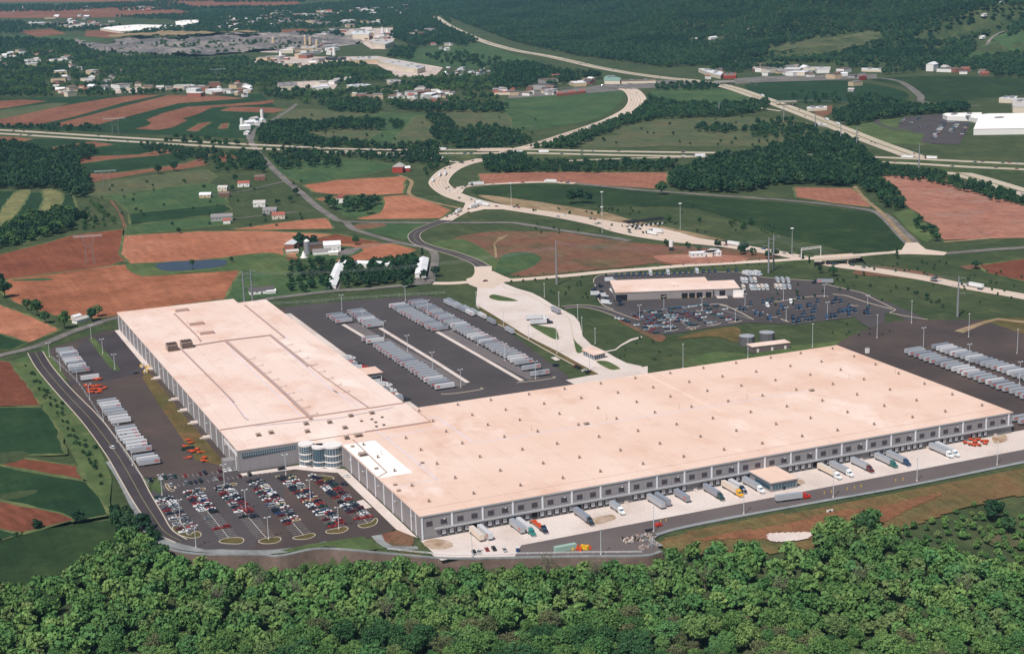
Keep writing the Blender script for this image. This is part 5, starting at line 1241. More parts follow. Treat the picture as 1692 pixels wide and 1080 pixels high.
def trailer_parts(p, L_, col, logo, x0=0.0, y=0.0):
    """box trailer along +x, nose at x0; p is the parent"""
    mb = MB().box(x0, x0+L_, -1.28, 1.28, 1.15, 3.98, 0)
    mb.box(x0-.03, x0+L_+.03, -1.3, 1.3, 3.98, 4.05, 1).box(x0, x0+L_, -1.31, 1.31, 1.1, 1.22, 2)
    for k in range(1, int(L_/1.6)): mb.box(x0+k*1.6-.03, x0+k*1.6+.03, -1.31, 1.31, 1.3, 3.9, 0)
    for s in (-1, 1):
        for z in (1.5,): mb.box(x0+L_-.02, x0+L_+.03, s*.65-.6, s*.65+.6, 1.3, 3.85, 0)
    b = part('box', mb, [SIDE[col], ROOFM[col], M['steel']], p)
    if logo:
        for s in (-1, 1):
            em = MB()
            q = [(x0+1.9+1.5*math.cos(a), s*1.325, 2.75+.8*math.sin(a)) for a in [i*math.pi/7 for i in range(14)]]
            i0 = len(em.v); em.v += q; em.f.append(tuple(range(i0, i0+14))); em.m.append(0)
            q = [(x0+1.9+.9*math.cos(a), s*1.335, 2.75+.22*math.sin(a)) for a in [i*math.pi/7 for i in range(14)]]
            i0 = len(em.v); em.v += q; em.f.append(tuple(range(i0, i0+14))); em.m.append(1)
            part('emblem', em, [LOGO, SIDE['cream']], b)
    u = part('undercarriage', MB().box(x0+L_-3.6, x0+L_-.5, -.9, .9, .6, 1.1).box(x0+2.6, x0+2.8, -.9, -.75, .05, 1.15).box(x0+2.6, x0+2.8, .75, .9, .05, 1.15).box(x0+.5, x0+L_-.5, -.5, .5, .95, 1.1), M['dark'], p)
    for xx in (x0+L_-2.9, x0+L_-1.6):
        for s in (-1, 1): link('wheel', wheel_mesh(.5, .5), u, (xx, s*1.0, .5))
def make_trailer(L_, col, logo):
    def fn():
        t = thing('semi_trailer', '', 'trailer'); trailer_parts(t, L_, col, logo); return t
    return fn
def cab_parts(p, cm, x0=0.0, flip=1):
    """tractor ahead of x0, pointing -x"""
    def X(a): return x0-a
    c = thing('tractor', '', '') ; del c['label'], c['category']; c.parent = p
    mb = MB().prism([(X(5.3), .6), (X(5.3), 1.6), (X(4.9), 1.95), (X(3.4), 2.05), (X(3.4), .6)], -1.0, 1.0, 0)          # bonnet
    mb.prism([(X(3.4), .6), (X(3.4), 2.05), (X(2.9), 3.0), (X(2.4), 3.1), (X(.9), 3.75), (X(.5), 3.6), (X(.5), .7)], -1.15, 1.15, 0)
    mb.box(X(5.45), X(5.2), -1.15, 1.15, .35, .8, 1)
    part('cab', mb, [cm, M['metal']], c)
    g = MB().prism([(X(3.42), 2.1), (X(3.0), 2.92), (X(2.97), 2.92), (X(3.36), 2.1)], -1.0, 1.0)
    for s in (-1, 1): g.box(X(3.0), X(2.1), s*1.16-.02, s*1.16+.02, 2.05, 2.8)
    part('window', g, M['glass'], c)
    part('chassis', MB().box(X(5), X(-2.6), -.45, .45, .55, .95), M['dark'], c)
    for xx in (4.4, .1, -1.3):
        for s in (-1, 1): link('wheel', wheel_mesh(.52, .36 if xx > 4 else .5), c, (X(xx), s*.98, .52))
def make_truck(L_, col, cm, logo=False, flat=False):
    def fn():
        t = thing('semi_truck', '', 'truck')
        if flat:
            b = part('flatbed', MB().box(0, L_, -1.2, 1.2, 1.1, 1.4), M['steel'], t)
            mb = MB()
            for i in range(7): mb.box(1+i*1.8, 2.5+i*1.8, -1.1, 1.1, 1.4, 1.8+.8*((i*7) % 3)/2)
            part('load', mb, M['orange'], t); u = part('undercarriage', MB().box(L_-3, L_-.5, -.9, .9, .6, 1.1), M['dark'], t)
            for xx in (L_-2.4, L_-1.2):
                for s in (-1, 1): link('wheel', wheel_mesh(.5, .5), u, (xx, s*1, .5))
        else: trailer_parts(t, L_, col, logo)
        cab_parts(t, cm); return t
    return fn
KT = {}
def put_trailer(x, y, rz, label, group, L_=14.2, col='silver', logo=True, z=.12):
    k = (L_, col, logo)
    if k not in KT: KT[k] = Proto(make_trailer(*k))
    r = KT[k].put((x, y, z), rz, label, group); r['category'] = 'trailer'; return r
def trow(A, B, label, group, pitch=7.0, L_=14.2, flip=False, logo=.7, jit=.7, skip=(), cols=('silver', 'silver', 'silver', 'white', 'grey', 'silver', 'grey')):
    """row of box trailers parked side by side; A, B = roof nose positions in the photo, long axis along x"""
    a = np.array(G(*A, 4.0)); b = np.array(G(*B, 4.0)); n = max(1, int(round(np.linalg.norm(b-a)/pitch))+1)
    for i in range(n):
        if i in skip: continue
        p = a+(b-a)*(i/max(n-1, 1)); j = random.uniform(-jit, jit); col = random.choice(cols); lg = random.random() < logo
        nm = '%s%s trailer, %s' % ({'silver': 'silver', 'white': 'white', 'grey': 'grey'}[col], ' red-emblem' if lg else '', label % nth(i+1))
        if flip: put_trailer(p[0]+L_+j, p[1], math.pi, nm, group, L_, col, lg)
        else: put_trailer(p[0]+j, p[1], random.uniform(-.008, .008), nm, group, L_, col, lg)
g = 'box trailers in the upper yard'
trow((540.5, 519), (553, 528), '%s in the short row nearest the pale aprons', g, logo=.9)
trow((573, 512.5), (606, 535), '%s in the group behind the short row', g)
trow((598.5, 557.5), (604, 561.2), '%s of two on their own by the strip', g, logo=1, pitch=7)
trow((616.7, 568), (719, 636), '%s from the top of the long left row', g, logo=.85)
trow((643.5, 502.7), (711, 541), '%s from the top of the middle row', g, logo=.85)
trow((674, 497), (750, 538), '%s from the top of the back row', g, L_=13.8)
trow((750.6, 540), (851, 596), '%s down the long right row', g, flip=True)
trow((863.5, 604.8), (863.6, 604.9), '%s but one at the foot of the right row', g, flip=True, logo=1)
trow((877.6, 614.5), (877.7, 614.6), '%s and last at the foot of the right row', g, flip=True, logo=1)
g = 'box trailers in the far right yard'
trow((1495, 577), (1720, 663), '%s from the left in the front row of the right yard', g, pitch=6.2, logo=.6)
trow((1540, 570), (1740, 638), '%s from the left in the back row of the right yard', g, pitch=5.6, flip=False, logo=.1, cols=('grey', 'silver', 'silver', 'white'))
trow((1672, 688), (1696, 697), '%s of those showing beyond the right end of the warehouse', g, logo=.2, cols=('white', 'silver'))
g = 'box trailers in the west yard'
WL = 13.0
trow((93.6, 576), (117.5, 610), '%s from the far end of the top west group', g, L_=WL, flip=True, logo=.5)
trow((134, 621.5), (134.1, 621.6), '%s and only one beside the orange dollies', g, L_=WL, logo=0, cols=('white',))
trow((161, 661.5), (182, 693), '%s from the top of the second west group', g, L_=WL, flip=True, logo=.1, cols=('white', 'silver', 'white'))
trow((189.6, 706), (213.5, 741), '%s from the top of the third west group', g, L_=WL, flip=True, logo=.7, cols=('white', 'silver', 'white'))
trow((221, 753), (229, 761), '%s of the last west group beside the car park', g, L_=WL, flip=True, logo=.6, cols=('white', 'silver'))
# parallel-parked along the right kerb of the upper yard
for i, (px, py, L_, dx, c) in enumerate([(735, 494, 14, 0, 'silver'), (740, 492, 14, 0, 'grey'), (746, 499, 14, 0, 'silver'), (752, 498, 14, 0, 'silver'), (759, 505, 14, 0, 'grey'), (766, 504, 14, 0, 'silver'), (771, 510.5, 14, 0, 'white'), (778, 509, 14, 0, 'silver'),
                                         (791.5, 515, 14, 0, 'white'), (806.5, 524, 14, 0, 'grey'), (835.5, 538.5, 15, 0, 'silver')]):
    x, y = G(px, py, 4); put_trailer(x, y-L_, R(90), '%s box trailer parked lengthwise along the right kerb, %s from the top' % ({'grey': 'dull grey'}.get(c, c), nth(i+1)), 'trailers parked lengthwise in the upper yard', 14.2, c, c == 'white')
# cab colours
CABM = {n: mat('cab_'+n, S(*c), .35, spec=.5) for n, c in dict(white=(232, 232, 232), red=(200, 52, 34), maroon=(96, 34, 36), blue=(48, 66, 98), navy=(36, 40, 58), green=(40, 104, 92), teal=(48, 128, 118), black=(44, 44, 50), darkgreen=(44, 62, 58), yellow=(226, 168, 40)).items()}
def put_truck(x, y, rz, label, L_, col, cab, logo=False, flat=False):
    r = Proto(make_truck(L_, col, CABM[cab], logo, flat)).put((x, y, .12), rz, label, None); r['category'] = 'truck'; return r
# docked along the front wall: x position, trailer length, colour, cab
ZB = lambda a, b: (840+a*.2541, 780+b*.2541)
DOCK = [((1480/1.0, 435), 'A'), ]
def dock(px, py, L_, col, cab, label, logo=False, flat=False):
    """px,py = roof corner line at the dock end; nose points away from the building (-y)"""
    x, _ = G(px, py, 4)
    x = x+1.3
    if cab: put_truck(x, -2.9-L_, R(90), label, L_, col, cab, logo, flat)
    else: put_trailer(x, -2.9-L_, R(90), label, 'trailers standing at the front docks', L_, col, logo)
dock(777, 871, 15.5, 'cream', None, 'cream box trailer at the front docks, nearest the left corner'); dock(790, 868, 16, 'white', None, 'white box trailer beside the cream one at the left docks', True)
dock(841.5, 857, 15.5, 'silver', None, 'silver box trailer backed to the docks beside the teal truck', True); dock(853, 855.5, 16, 'white', 'teal', 'white truck with a teal cab at the front docks'); dock(878, 855, 15.5, 'silver', 'navy', 'flatbed truck with an orange load at the front docks', flat=True)
dock(950, 840, 16.5, 'grey', 'black', 'grey truck with a black cab at the front docks'); dock(1008, 828, 9.5, 'silver', 'white', 'short silver truck with a white cab at the front docks')
dock(1070.3, 817, 17, 'silver', None, 'long silver box trailer at the docks behind the lamp pole'); dock(1082.4, 814.5, 15, 'grey', None, 'dull grey trailer half hidden by the long silver one'); dock(1115, 809, 14.5, 'grey', None, 'dull grey box trailer with red emblem at the middle docks', True)
dock(1162.5, 800, 15.6, 'grey', 'darkgreen', 'grey truck with a dark green cab at the front docks'); dock(1194, 795, 15.6, 'cream', 'yellow', 'cream truck with a yellow cab at the front docks'); dock(1206, 793, 11.5, 'white', 'navy', 'white truck hidden beside the yellow cab truck'); dock(1227, 788, 15.6, 'silver', 'white', 'silver truck with a white cab next to the dock office')
dock(1352.5, 766, 16.5, 'cream', 'white', 'cream truck with a white cab, first right of the dock office'); dock(1372, 762, 16, 'silver', 'white', 'silver truck with a white cab, second right of the dock office'); dock(1407, 756, 15.6, 'silver', 'maroon', 'silver truck with a dark maroon cab at the right docks')
dock(1447, 749, 15, 'silver', 'green', 'silver truck with a green cab at the right docks'); dock(1467, 745.5, 16, 'silver', 'blue', 'silver truck with a blue cab at the right docks'); dock(1538, 733, 15.6, 'silver', 'white', 'silver truck with a white cab, left of the last pair'); dock(1548.5, 731.5, 15.6, 'white', 'white', 'white truck with a white cab, rightmost at the docks')
x, y = G(1281.7, 830); x1, y1 = G(1345, 821.5); rz = math.atan2(y1-y, x1-x)
put_truck(x+15.8*math.cos(rz), y+15.8*math.sin(rz), rz+math.pi, 'silver truck with a bright red cab driving on the front road', 15.8, 'silver', 'red')
# docked along the east side of the long wing: nose points +x
for i, (py_, L_, col, cab, lab) in enumerate([(527, 13, 'white', None, 'white box trailer at the side docks, farthest from the joint'), (372, 15.5, 'white', 'white', 'white truck with a white cab at the side docks'), (361, 15.5, 'silver', None, 'silver trailer with red emblem at the side docks, by the white truck'), (349.5, 15.2, 'grey', 'black', 'grey truck with a black cab at the side docks'),
        (345, 13.5, 'silver', None, 'silver trailer between the black and the red cab'), (340, 15.3, 'white', 'red', 'white truck with a red cab at the side docks'), (330, 15, 'silver', None, 'silver trailer with red emblem right of the red cab'), (323, 15.5, 'silver', None, 'silver trailer beside the dock penthouse'),
        (299, 15.5, 'white', 'maroon', 'white truck with a maroon cab under the dock penthouse'), (288, 15.5, 'white', 'white', 'white truck with a white cab below the dock penthouse'), (273, 13.5, 'grey', 'white', 'grey truck with a white cab near the roof joint'), (262, 13.8, 'silver', None, 'silver trailer with red emblem near the roof joint'), (252, 15.5, 'silver', None, 'silver trailer closest to the roof joint'), (247, 14.5, 'grey', 'black', 'grey truck with a black cab closest to the roof joint')]):
    x = 63+L_
    if cab: put_truck(x, py_, math.pi, lab, L_, col, cab)
    else: put_trailer(x, py_, math.pi, lab, 'trailers standing at the side docks', L_, col, 'emblem' in lab)
# trucks on the plaza
x, y = G(868, 527); put_truck(*G(896, 527.5), R(180-13), 'white truck parked on the plaza, farther of the two', 13.5, 'white', 'white') ; put_truck(*G(903, 535), R(180-10), 'white truck with a navy cab parked on the plaza, nearer of the two', 13.5, 'white', 'navy')
x, y = G(912, 506, 4); put_trailer(x, y, R(-90), 'grey box trailer being pulled along the plaza road', None, 15, 'grey', False)
x, y = G(791, 308); put_trailer(*G(775, 307), R(8), 'white box trailer on the loop road by the red field', None, 16, 'white', False)
x, y = G(1344, 468); put_truck(*G(1350, 468.5), R(-33), 'grey truck with a navy cab in the corner of the garage yard', 14, 'grey', 'navy', True)
# bobtail tractors in the garage yard
def make_bob(cm):
    def fn():
        t = thing('tractor_unit', '', 'truck'); cab_parts(t, cm); return t
    return fn
BT = {c: Proto(make_bob(CABM[c])) for c in ('navy', 'white', 'blue')}
zz5 = lambda pts: Z_(1220, 440, .1655, pts)
BOB = zz5([(120, 385), (245, 372), (290, 365), (330, 360), (280, 400), (600, 330), (425, 410), (520, 365), (395, 480), (450, 435), (580, 425), (610, 420), (690, 405), (720, 405), (785, 365), (765, 425), (970, 340), (940, 375), (1020, 362), (540, 525), (635, 512), (655, 480), (735, 465), (755, 462), (550, 568), (590, 560), (600, 545), (670, 540), (710, 540), (735, 530), (880, 518), (925, 510), (965, 505), (1005, 462), (1045, 455), (1085, 450), (1125, 450), (1100, 490), (1290, 430), (1260, 475), (1290, 480), (170, 480), (215, 495), (300, 530), (320, 535), (60, 440), (20, 435), (1100, 412), (1160, 455)])
for i, (a, b) in enumerate(BOB):
    x, y = G(a, b); c = 'white' if i in (4, 7) else random.choice(('navy', 'navy', 'navy', 'blue'))
    r = BT[c].put((x, y, .12), ang+R(90)+random.uniform(-.15, .15), '%s bobtail tractor in the garage yard, %s from its left' % ({'navy': 'dark navy', 'blue': 'blue'}.get(c, c), nth(sorted((q[0], q[1]) for q in BOB).index((a, b))+1)), 'tractor units in the garage yard'); r['category'] = 'truck'
# short delivery vans/trucks beyond the garage
def make_van(col):
    def fn():
        t = thing('delivery_van', '', 'van')
        part('box', MB().box(0, 5.6, -1.15, 1.15, .7, 3.3, 0).box(-.02, 5.62, -1.17, 1.17, 3.3, 3.38, 1), [SIDE[col], ROOFM[col]], t)
        part('cab', MB().prism([(-1.7, .5), (-1.7, 1.3), (-.9, 1.5), (-.3, 2.4), (0, 2.5), (0, .5)], -1.05, 1.05), SIDE['white'], t)
        part('windscreen', MB().prism([(-.95, 1.52), (-.4, 2.36), (-.44, 2.4), (-1.0, 1.55)], -.95, .95), M['glass'], t)
        for xx in (-.9, 4.3):
            for s in (-1, 1): link('wheel', wheel_mesh(.42, .3), t, (xx, s*.98, .42))
        return t
    return fn
VN = {c: Proto(make_van(c)) for c in ('silver', 'white', 'cream')}
vans = [(p, 'front rank') for p in zz5([(50, 225), (128, 225), (160, 225), (198, 225), (240, 222), (283, 222), (380, 218), (420, 218), (455, 215), (505, 215)])]+[(p, 'back rank') for p in zz5([(40, 152), (75, 155), (125, 150), (165, 150), (390, 148), (440, 148), (495, 150)])]
for i, ((a, b), rk) in enumerate(vans):
    x, y = G(a, b, 1); c = random.choice(('silver', 'white', 'cream')); L_ = 'short %s box truck in the %s beyond the garage, %s from the left' % (c, rk, nth(i+1 if rk[0] == 'f' else i-9))
    r = VN[c].put((x, y-1, .12), ang+R(90), L_, 'box trucks beyond the garage', (1.35, 1.1, 1.1)); r['category'] = 'van'
for i, (a, b) in enumerate(zz5([(100, 95), (130, 90), (160, 92), (190, 95), (215, 90)])):
    r = VN['white'].put((*G(a, b), .12), ang+R(120), 'white van in the cluster at the top corner of the garage yard, %s from left' % nth(i+1), 'white vans at the top of the garage yard'); r['category'] = 'van'
for i, (a, b) in enumerate([(1013, 522-57), (988, 475), (986, 481), (990, 488), (993, 492), (997, 486), (1001, 491), (998, 497), (1003, 501), (1007, 503), (1022, 505), (1019, 498)]):
    r = (BT['navy'] if i % 3 else VN['white']).put((*G(a, b), .12), ang+R(random.choice((0, 180, 150))), '%s at the left end of the garage, %s from the top' % ('navy tractor unit' if i % 3 else 'white van', nth(i+1)), 'vehicles at the left end of the garage'); r['category'] = 'truck' if i % 3 else 'van'
for i in range(20):  # row behind the garage roof
    px = 1018+i*9.6 if i < 17 else (1181, 1203, 1216)[i-17]; py = 457.5-(px-1018)*.045
    wv = i in (6, 9, 14); r = (VN['white'] if wv else BT['navy']).put((*G(px, py+.5), .12), ang+R(90), '%s in the row behind the garage roof, %s from the left' % ('white van' if wv else 'navy tractor unit', nth(i+1)), 'vehicles behind the garage'); r['category'] = 'van' if wv else 'truck'

# ---- cars
CC = dict(white=(228, 228, 228), silver=(164, 164, 166), black=(40, 40, 46), navy=(34, 40, 60), red=(146, 44, 38), maroon=(98, 32, 38), green=(38, 70, 62), tan=(204, 184, 150), blue=(44, 76, 124), grey=(118, 122, 128))
CMAT = {n: mat('car_paint_'+n, S(*c), .3, spec=.6) for n, c in CC.items()}
def make_car(kind, cm):
    def fn():
        t = thing(kind, '', 'car')
        if kind == 'sedan':
            hull = [(-2.35, .35), (-2.4, .75), (-2.2, .9), (-1.1, 1.0), (1.3, 1.02), (2.2, .98), (2.35, .8), (2.35, .35)]; cab = [(-1.2, 1.0), (-.5, 1.42), (.9, 1.42), (1.5, 1.02)]; rt = (-.5, .9, 1.42)
        elif kind == 'van':
            hull = [(-2.4, .4), (-2.45, .9), (-2.2, 1.1), (-1.5, 1.15), (2.3, 1.2), (2.4, .9), (2.4, .4)]; cab = [(-1.6, 1.14), (-.8, 1.85), (2.1, 1.85), (2.35, 1.18)]; rt = (-.8, 2.1, 1.85)
        else:
            hull = [(-2.6, .45), (-2.65, 1.0), (-2.4, 1.12), (-1.3, 1.18), (.55, 1.2), (.55, .95), (2.4, .95), (2.5, 1.2), (2.6, 1.2), (2.6, .45)]; cab = [(-1.3, 1.17), (-.7, 1.75), (.35, 1.75), (.52, 1.2)]; rt = (-.7, .35, 1.75)
        w_ = .88 if kind == 'sedan' else .95
        mb = MB().prism(hull, -w_, w_); mb.box(rt[0], rt[1], -w_*.82, w_*.82, rt[2]-.02, rt[2]+.05)
        part('body', mb, cm, t); gl = MB()
        i = len(gl.v)
        n = len(cab)
        for s in (-1, 1):
            for (x, z) in cab: gl.v.append((x, s*(w_-.04 if z < 1.3 else w_*.8), z))
        gl.f += [(3, 2, 1, 0), (4, 5, 6, 7), (0, 1, 5, 4), (1, 2, 6, 5), (2, 3, 7, 6)]; gl.m += [0]*5
        part('windows', gl, M['cglass'], t)
        for x in (-1.45, 1.4):
            for s in (-1, 1): link('wheel', wheel_mesh(.33, .22), t, (x, s*(w_-.1), .33))
        return t
    return fn
CP = {}; NCAR = [0]
def put_car(x, y, rz, label, group, kind=None, col=None, z=.12):
    kind = kind or random.choices(('sedan', 'van', 'pickup_truck'), (6, 2, 2))[0]
    col = col or random.choices(list(CC), (11, 6, 13, 7, 9, 7, 4, 2, 1, 5))[0]
    if (kind, col) not in CP: CP[(kind, col)] = Proto(make_car(kind, CMAT[col]))
    kn = {'sedan': 'sedan', 'van': 'minivan', 'pickup_truck': 'pickup'}[kind]
    r = CP[(kind, col)].put((x, y, z), rz+random.choice((0, math.pi)), label % ({'navy': 'navy', 'grey': 'grey'}.get(col, col)+' '+kn), group); r['category'] = 'car'; NCAR[0] += 1
    return r
# occupancy of each half row as (start, end, density) fractions from the building end
OCC = [[((0, .2, .95), (.2, 1, .45)), ((0, .35, .95), (.35, 1, .5))], [((0, .42, .95), (.42, .6, .4), (.75, .85, .4)), ((0, .5, .95), (.6, .8, .2))], [((0, .42, 1), (.42, .6, .4)), ((0, .5, 1), (.5, .65, .5))],
       [((.0, .82, .92), (.82, 1, .1)), ((.0, .8, .98), (.8, 1, .2))], [((0, .78, .97), (.85, 1, .4)), ((0, .92, .95), (.92, 1, .4))], [((.0, .82, .95), (.82, 1, .3)), ((.15, .95, .88), (.95, 1, .2))]]
for r_, (a, b) in enumerate(STALLS):
    a = np.array(a); b = np.array(b); n = int(np.linalg.norm(b-a)/2.9)
    for s in (0, 1):
        c_ = 0
        for i in range(n):
            f = (i+.5)/n
            if not any(q[0] <= f < q[1] and random.random() < q[2] for q in OCC[r_][s]): continue
            c_ += 1; p = a+(b-a)*f
            put_car(p[0]+(2.75 if s else -2.75)+random.uniform(-.3, .3), p[1]+random.uniform(-.15, .15), random.uniform(-.03, .03), '%%s, %s down the %s side of the %s staff parking row' % (nth(c_), 'right' if s else 'left', nth(r_+1)), 'cars in the staff car park')
for r_, (y0, x0, sl) in enumerate(((165.2, -107, -.114), (149.6, -104, -.07))):
    c_ = 0
    for i in range(19):
        if random.random() < (.62 if r_ == 0 else .6):
            c_ += 1; put_car(x0+i*2.9-3.6, y0+i*2.9*sl, R(90)+.02, '%%s, %s from the left in the %s rank nearest the yard' % (nth(c_), 'first' if r_ == 0 else 'second'), 'cars in the ranks beside the yard')
for (px, py, an, col, kind, lab) in [(527, 791, 0, 'navy', 'sedan', '%s beside the oval island at the entrance'), (572.5, 788, -55, 'white', 'sedan', '%s parked on the pavement at the warehouse corner'), (568, 801, -60, 'navy', 'sedan', '%s parked alone near the warehouse corner'),
        (465.5, 776, 0, 'black', 'van', '%s near the lamp pole by the office wall'), (186, 741, -75, 'white', 'van', '%s driving on the site road at the left'), (802, 465, 0, 'maroon', 'sedan', '%s crossing the pale intersection'), (1547, 465.5, -20, 'navy', 'pickup_truck', '%s on the lower road at the right'),
        (918.5, 605, 0, 'navy', 'van', '%s on the asphalt near the gatehouse road')]:
    put_car(*G(px, py), R(an), lab, None, kind, col)
for i, (px, py) in enumerate([(783, 914), (792, 913), (804.5, 909), (816, 908), (834, 910)]):
    put_car(*G(px, py), R(80), '%%s parked by the retaining wall rail, %s from the left' % nth(i+1), 'cars by the retaining wall', None, ('black', 'silver', 'red', 'black', 'silver')[i])
for i, (px, py) in enumerate([(952, 606), (957, 608.5), (966, 613), (972, 616)]): put_car(*G(px, py), R(20), '%%s on the verge between yard and plaza, %s from the left' % nth(i+1), 'cars on the verge', None, ('maroon', 'black', 'white', 'black')[i])
# garage staff cars
Z6 = lambda pts: Z_(1000, 440, .1418, pts)
GC = Z6([(335, 565), (350, 590), (405, 548), (480, 530), (525, 530), (570, 545), (630, 530), (690, 510), (740, 500), (775, 500), (815, 490), (850, 490), (885, 485), (945, 490), (995, 475), (1040, 470), (1065, 465), (1095, 458), (1170, 450), (1185, 465), (1290, 470), (1400, 505), (385, 600), (430, 630), (465, 610), (540, 625), (520, 655), (600, 575), (640, 570), (720, 575), (700, 600), (735, 598), (790, 590), (810, 600), (785, 630), (820, 550), (890, 555), (940, 540), (910, 560), (980, 580), (1000, 555), (1015, 550), (870, 630), (935, 642), (1165, 540), (1210, 540), (1250, 560), (1215, 505), (1330, 585), (1105, 630), (980, 685), (1045, 688), (1210, 662), (1265, 660), (365, 690), (470, 715), (480, 745), (530, 765), (590, 780), (625, 705), (700, 710), (720, 780), (765, 775), (1025, 740), (140, 610), (180, 620), (225, 635), (265, 650)])
REST = []
for i, (a, b) in enumerate(GC):
    if NCAR[0] > 292:
        REST.append((*G(a, b), ang+R(20))); continue
    put_car(*G(a, b), ang+R(20)+random.uniform(-.1, .1), '%%s in the garage staff parking, %s from its left edge' % nth(sorted(GC).index((a, b))+1), 'cars in the garage staff parking', col='black' if i > 63 else None)
print('cars', NCAR[0])
# stuff: all the remaining small cars as one object (far car park and highway traffic)
FAR = [q for q in REST]
for (a_, b_) in (((1075, 519), (1110, 545)), ((1100, 515), (1140, 541)), ((1135, 514), (1180, 537)), ((1165, 513), (1215, 531)), ((1060, 521), (1085, 545))):
    A_, B_ = np.array(G(*a_)), np.array(G(*b_)); t_ = (B_-A_)/np.linalg.norm(B_-A_); n_ = np.array([-t_[1], t_[0]]); L_ = np.linalg.norm(B_-A_)
    for s_ in (-2.7, 2.7):
        for q_ in np.arange(1.5, L_-2, 2.9):
            if random.random() < .42: p_ = A_+t_*q_+n_*s_; FAR.append((p_[0], p_[1], math.atan2(n_[1], n_[0])))
Z4 = lambda pts: Z_(1260, 0, .2553, pts)
def farrow(a, b, n, occ=.85):
    A, B = np.array(G(*a)), np.array(G(*b)); rz = math.atan2((B-A)[1], (B-A)[0])
    for i in range(n):
        if random.random() < occ: p = A+(B-A)*i/n; FAR.append((p[0], p[1], rz+R(90)))
for a, b, n in [((890, 800), (925, 765), 12), ((955, 800), (1020, 760), 16), ((1015, 828), (1070, 822), 10), ((1095, 900), (1165, 800), 24), ((1110, 900), (1180, 800), 20), ((1205, 860), (1255, 800), 18), ((1220, 860), (1268, 800), 16), ((1285, 880), (1325, 805), 16), ((1150, 795), (1250, 790), 14)]:
    (p, q) = Z4([a, b]); farrow(p, q, n)
L('car_park', Z4([(870, 830), (920, 760), (1040, 745), (1160, 738), (1170, 775), (1340, 790), (1335, 830), (1275, 935), (1090, 930), (1020, 920), (1050, 870), (960, 845)]), 'asphalt', 'r')
for nm, LN in LANES:
    for _ in range(int(len(LN)/3.2)):
        p, n, w_, z = random.choice(LN[2:-2]); off = random.choice((-.3, -.12, .12, .3)); t_ = math.atan2(-n[0], n[1])
        q = p+n*w_*off; FAR.append((q[0], q[1], t_, z))
cm_ = list(CMAT.values()); mb = MB()
for _ in range(150):      # vehicle dump between the woods
    a_, b_ = random.uniform(735, 820), random.uniform(113, 126); FAR.append((*G(a_, b_), random.uniform(0, 3), .16))
for _ in range(60): FAR.append((*G(random.uniform(860, 1250), random.uniform(137, 143)), random.uniform(0, 3)))
for f in FAR:
    x, y, rz = f[:3]; z = f[3] if len(f) > 3 else .15; k = random.choices(range(len(cm_)), (11, 6, 11, 5, 9, 6, 3, 2, 1, 4))[0]; i0 = len(mb.v)
    big = len(f) > 3 and random.random() < .12
    if big: mb.box(x-7, x+7, y-1.25, y+1.25, z+1, z+4, 0, rz, (x, y)); mb.box(x-9.5, x-7.4, y-1.1, y+1.1, z+.6, z+3, k, rz, (x, y))
    else: mb.box(x-2.3, x+2.3, y-.9, y+.9, z+.3, z+.95, k, rz, (x, y)); mb.box(x-1.1, x+1.2, y-.8, y+.8, z+.95, z+1.45, len(cm_), rz, (x, y), top=(.75, .85))
o = part('distant_cars', mb, cm_+[M['glass']]); tag(o, 'small cars and trucks in the far car park and on the distant highways', 'cars', None, 'stuff')
# ---- odds and ends
def clutter(name, label, cat, px, py, mts, n, sx, sy, hz=1.2, seed=1):
    rs = random.Random(seed); x, y = G(px, py); t = thing(name, label, cat, (x, y, .1)); mbs = [MB() for _ in mts]
    for i in range(n):
        a, b = rs.uniform(-sx, sx), rs.uniform(-sy, sy); h = rs.uniform(.4, hz); l = rs.uniform(.8, 2.6); w_ = rs.uniform(.3, 1.2)
        mbs[i % len(mts)].box(a-l/2, a+l/2, b-w_/2, b+w_/2, 0, h, 0, rs.uniform(0, 3), (a, b))
    for q, mm in zip(mbs, mts): part('piece', q, mm, t)
def dolly_mb():
    return MB().box(-1, 1, -1.1, 1.1, .7, .95).bar((1, -.8, .8), (3.4, 0, .6), .12).bar((1, .8, .8), (3.4, 0, .6), .12).cyl(0, 0, .95, 1.15, .5, n=8)
def make_dolly():
    t = thing('trailer_dolly', '', 'trailer dolly'); part('frame', dolly_mb(), M['orange'], t)
    for s in (-1, 1): link('wheel', wheel_mesh(.48, .4), t, (0, s*1.1, .48))
    return t
DL = Proto(make_dolly)
pts = Z_(80, 540, .1182, [(590, 745), (640, 745), (690, 742), (730, 740), (520, 830), (560, 850), (600, 840), (640, 850), (680, 835), (720, 835), (560, 890), (600, 885), (650, 885), (700, 880), (740, 890), (790, 865), (570, 925), (620, 925), (680, 930), (720, 915)])
for i, (a, b) in enumerate(pts):
    r = DL.put((*G(a, b), .12), random.uniform(0, 6.28), 'orange trailer dolly in the pile at the west fence, %s from the top' % nth(i+1), 'orange dollies in the west yard', (1.2, 1.2, 1.4)); r['category'] = 'trailer dolly'
for i, (a, b) in enumerate(Z_(160, 640, .1481, [(1015, 600), (1045, 630), (985, 672), (1070, 730), (1140, 735), (1120, 700), (1035, 795), (1205, 795), (1185, 830), (1065, 720)])):
    r = DL.put((*G(a, b), .12), random.uniform(0, 6.28), 'orange dolly scattered near the green skip, %s from the far end' % nth(i+1), 'orange dollies by the skip'); r['category'] = 'trailer dolly'
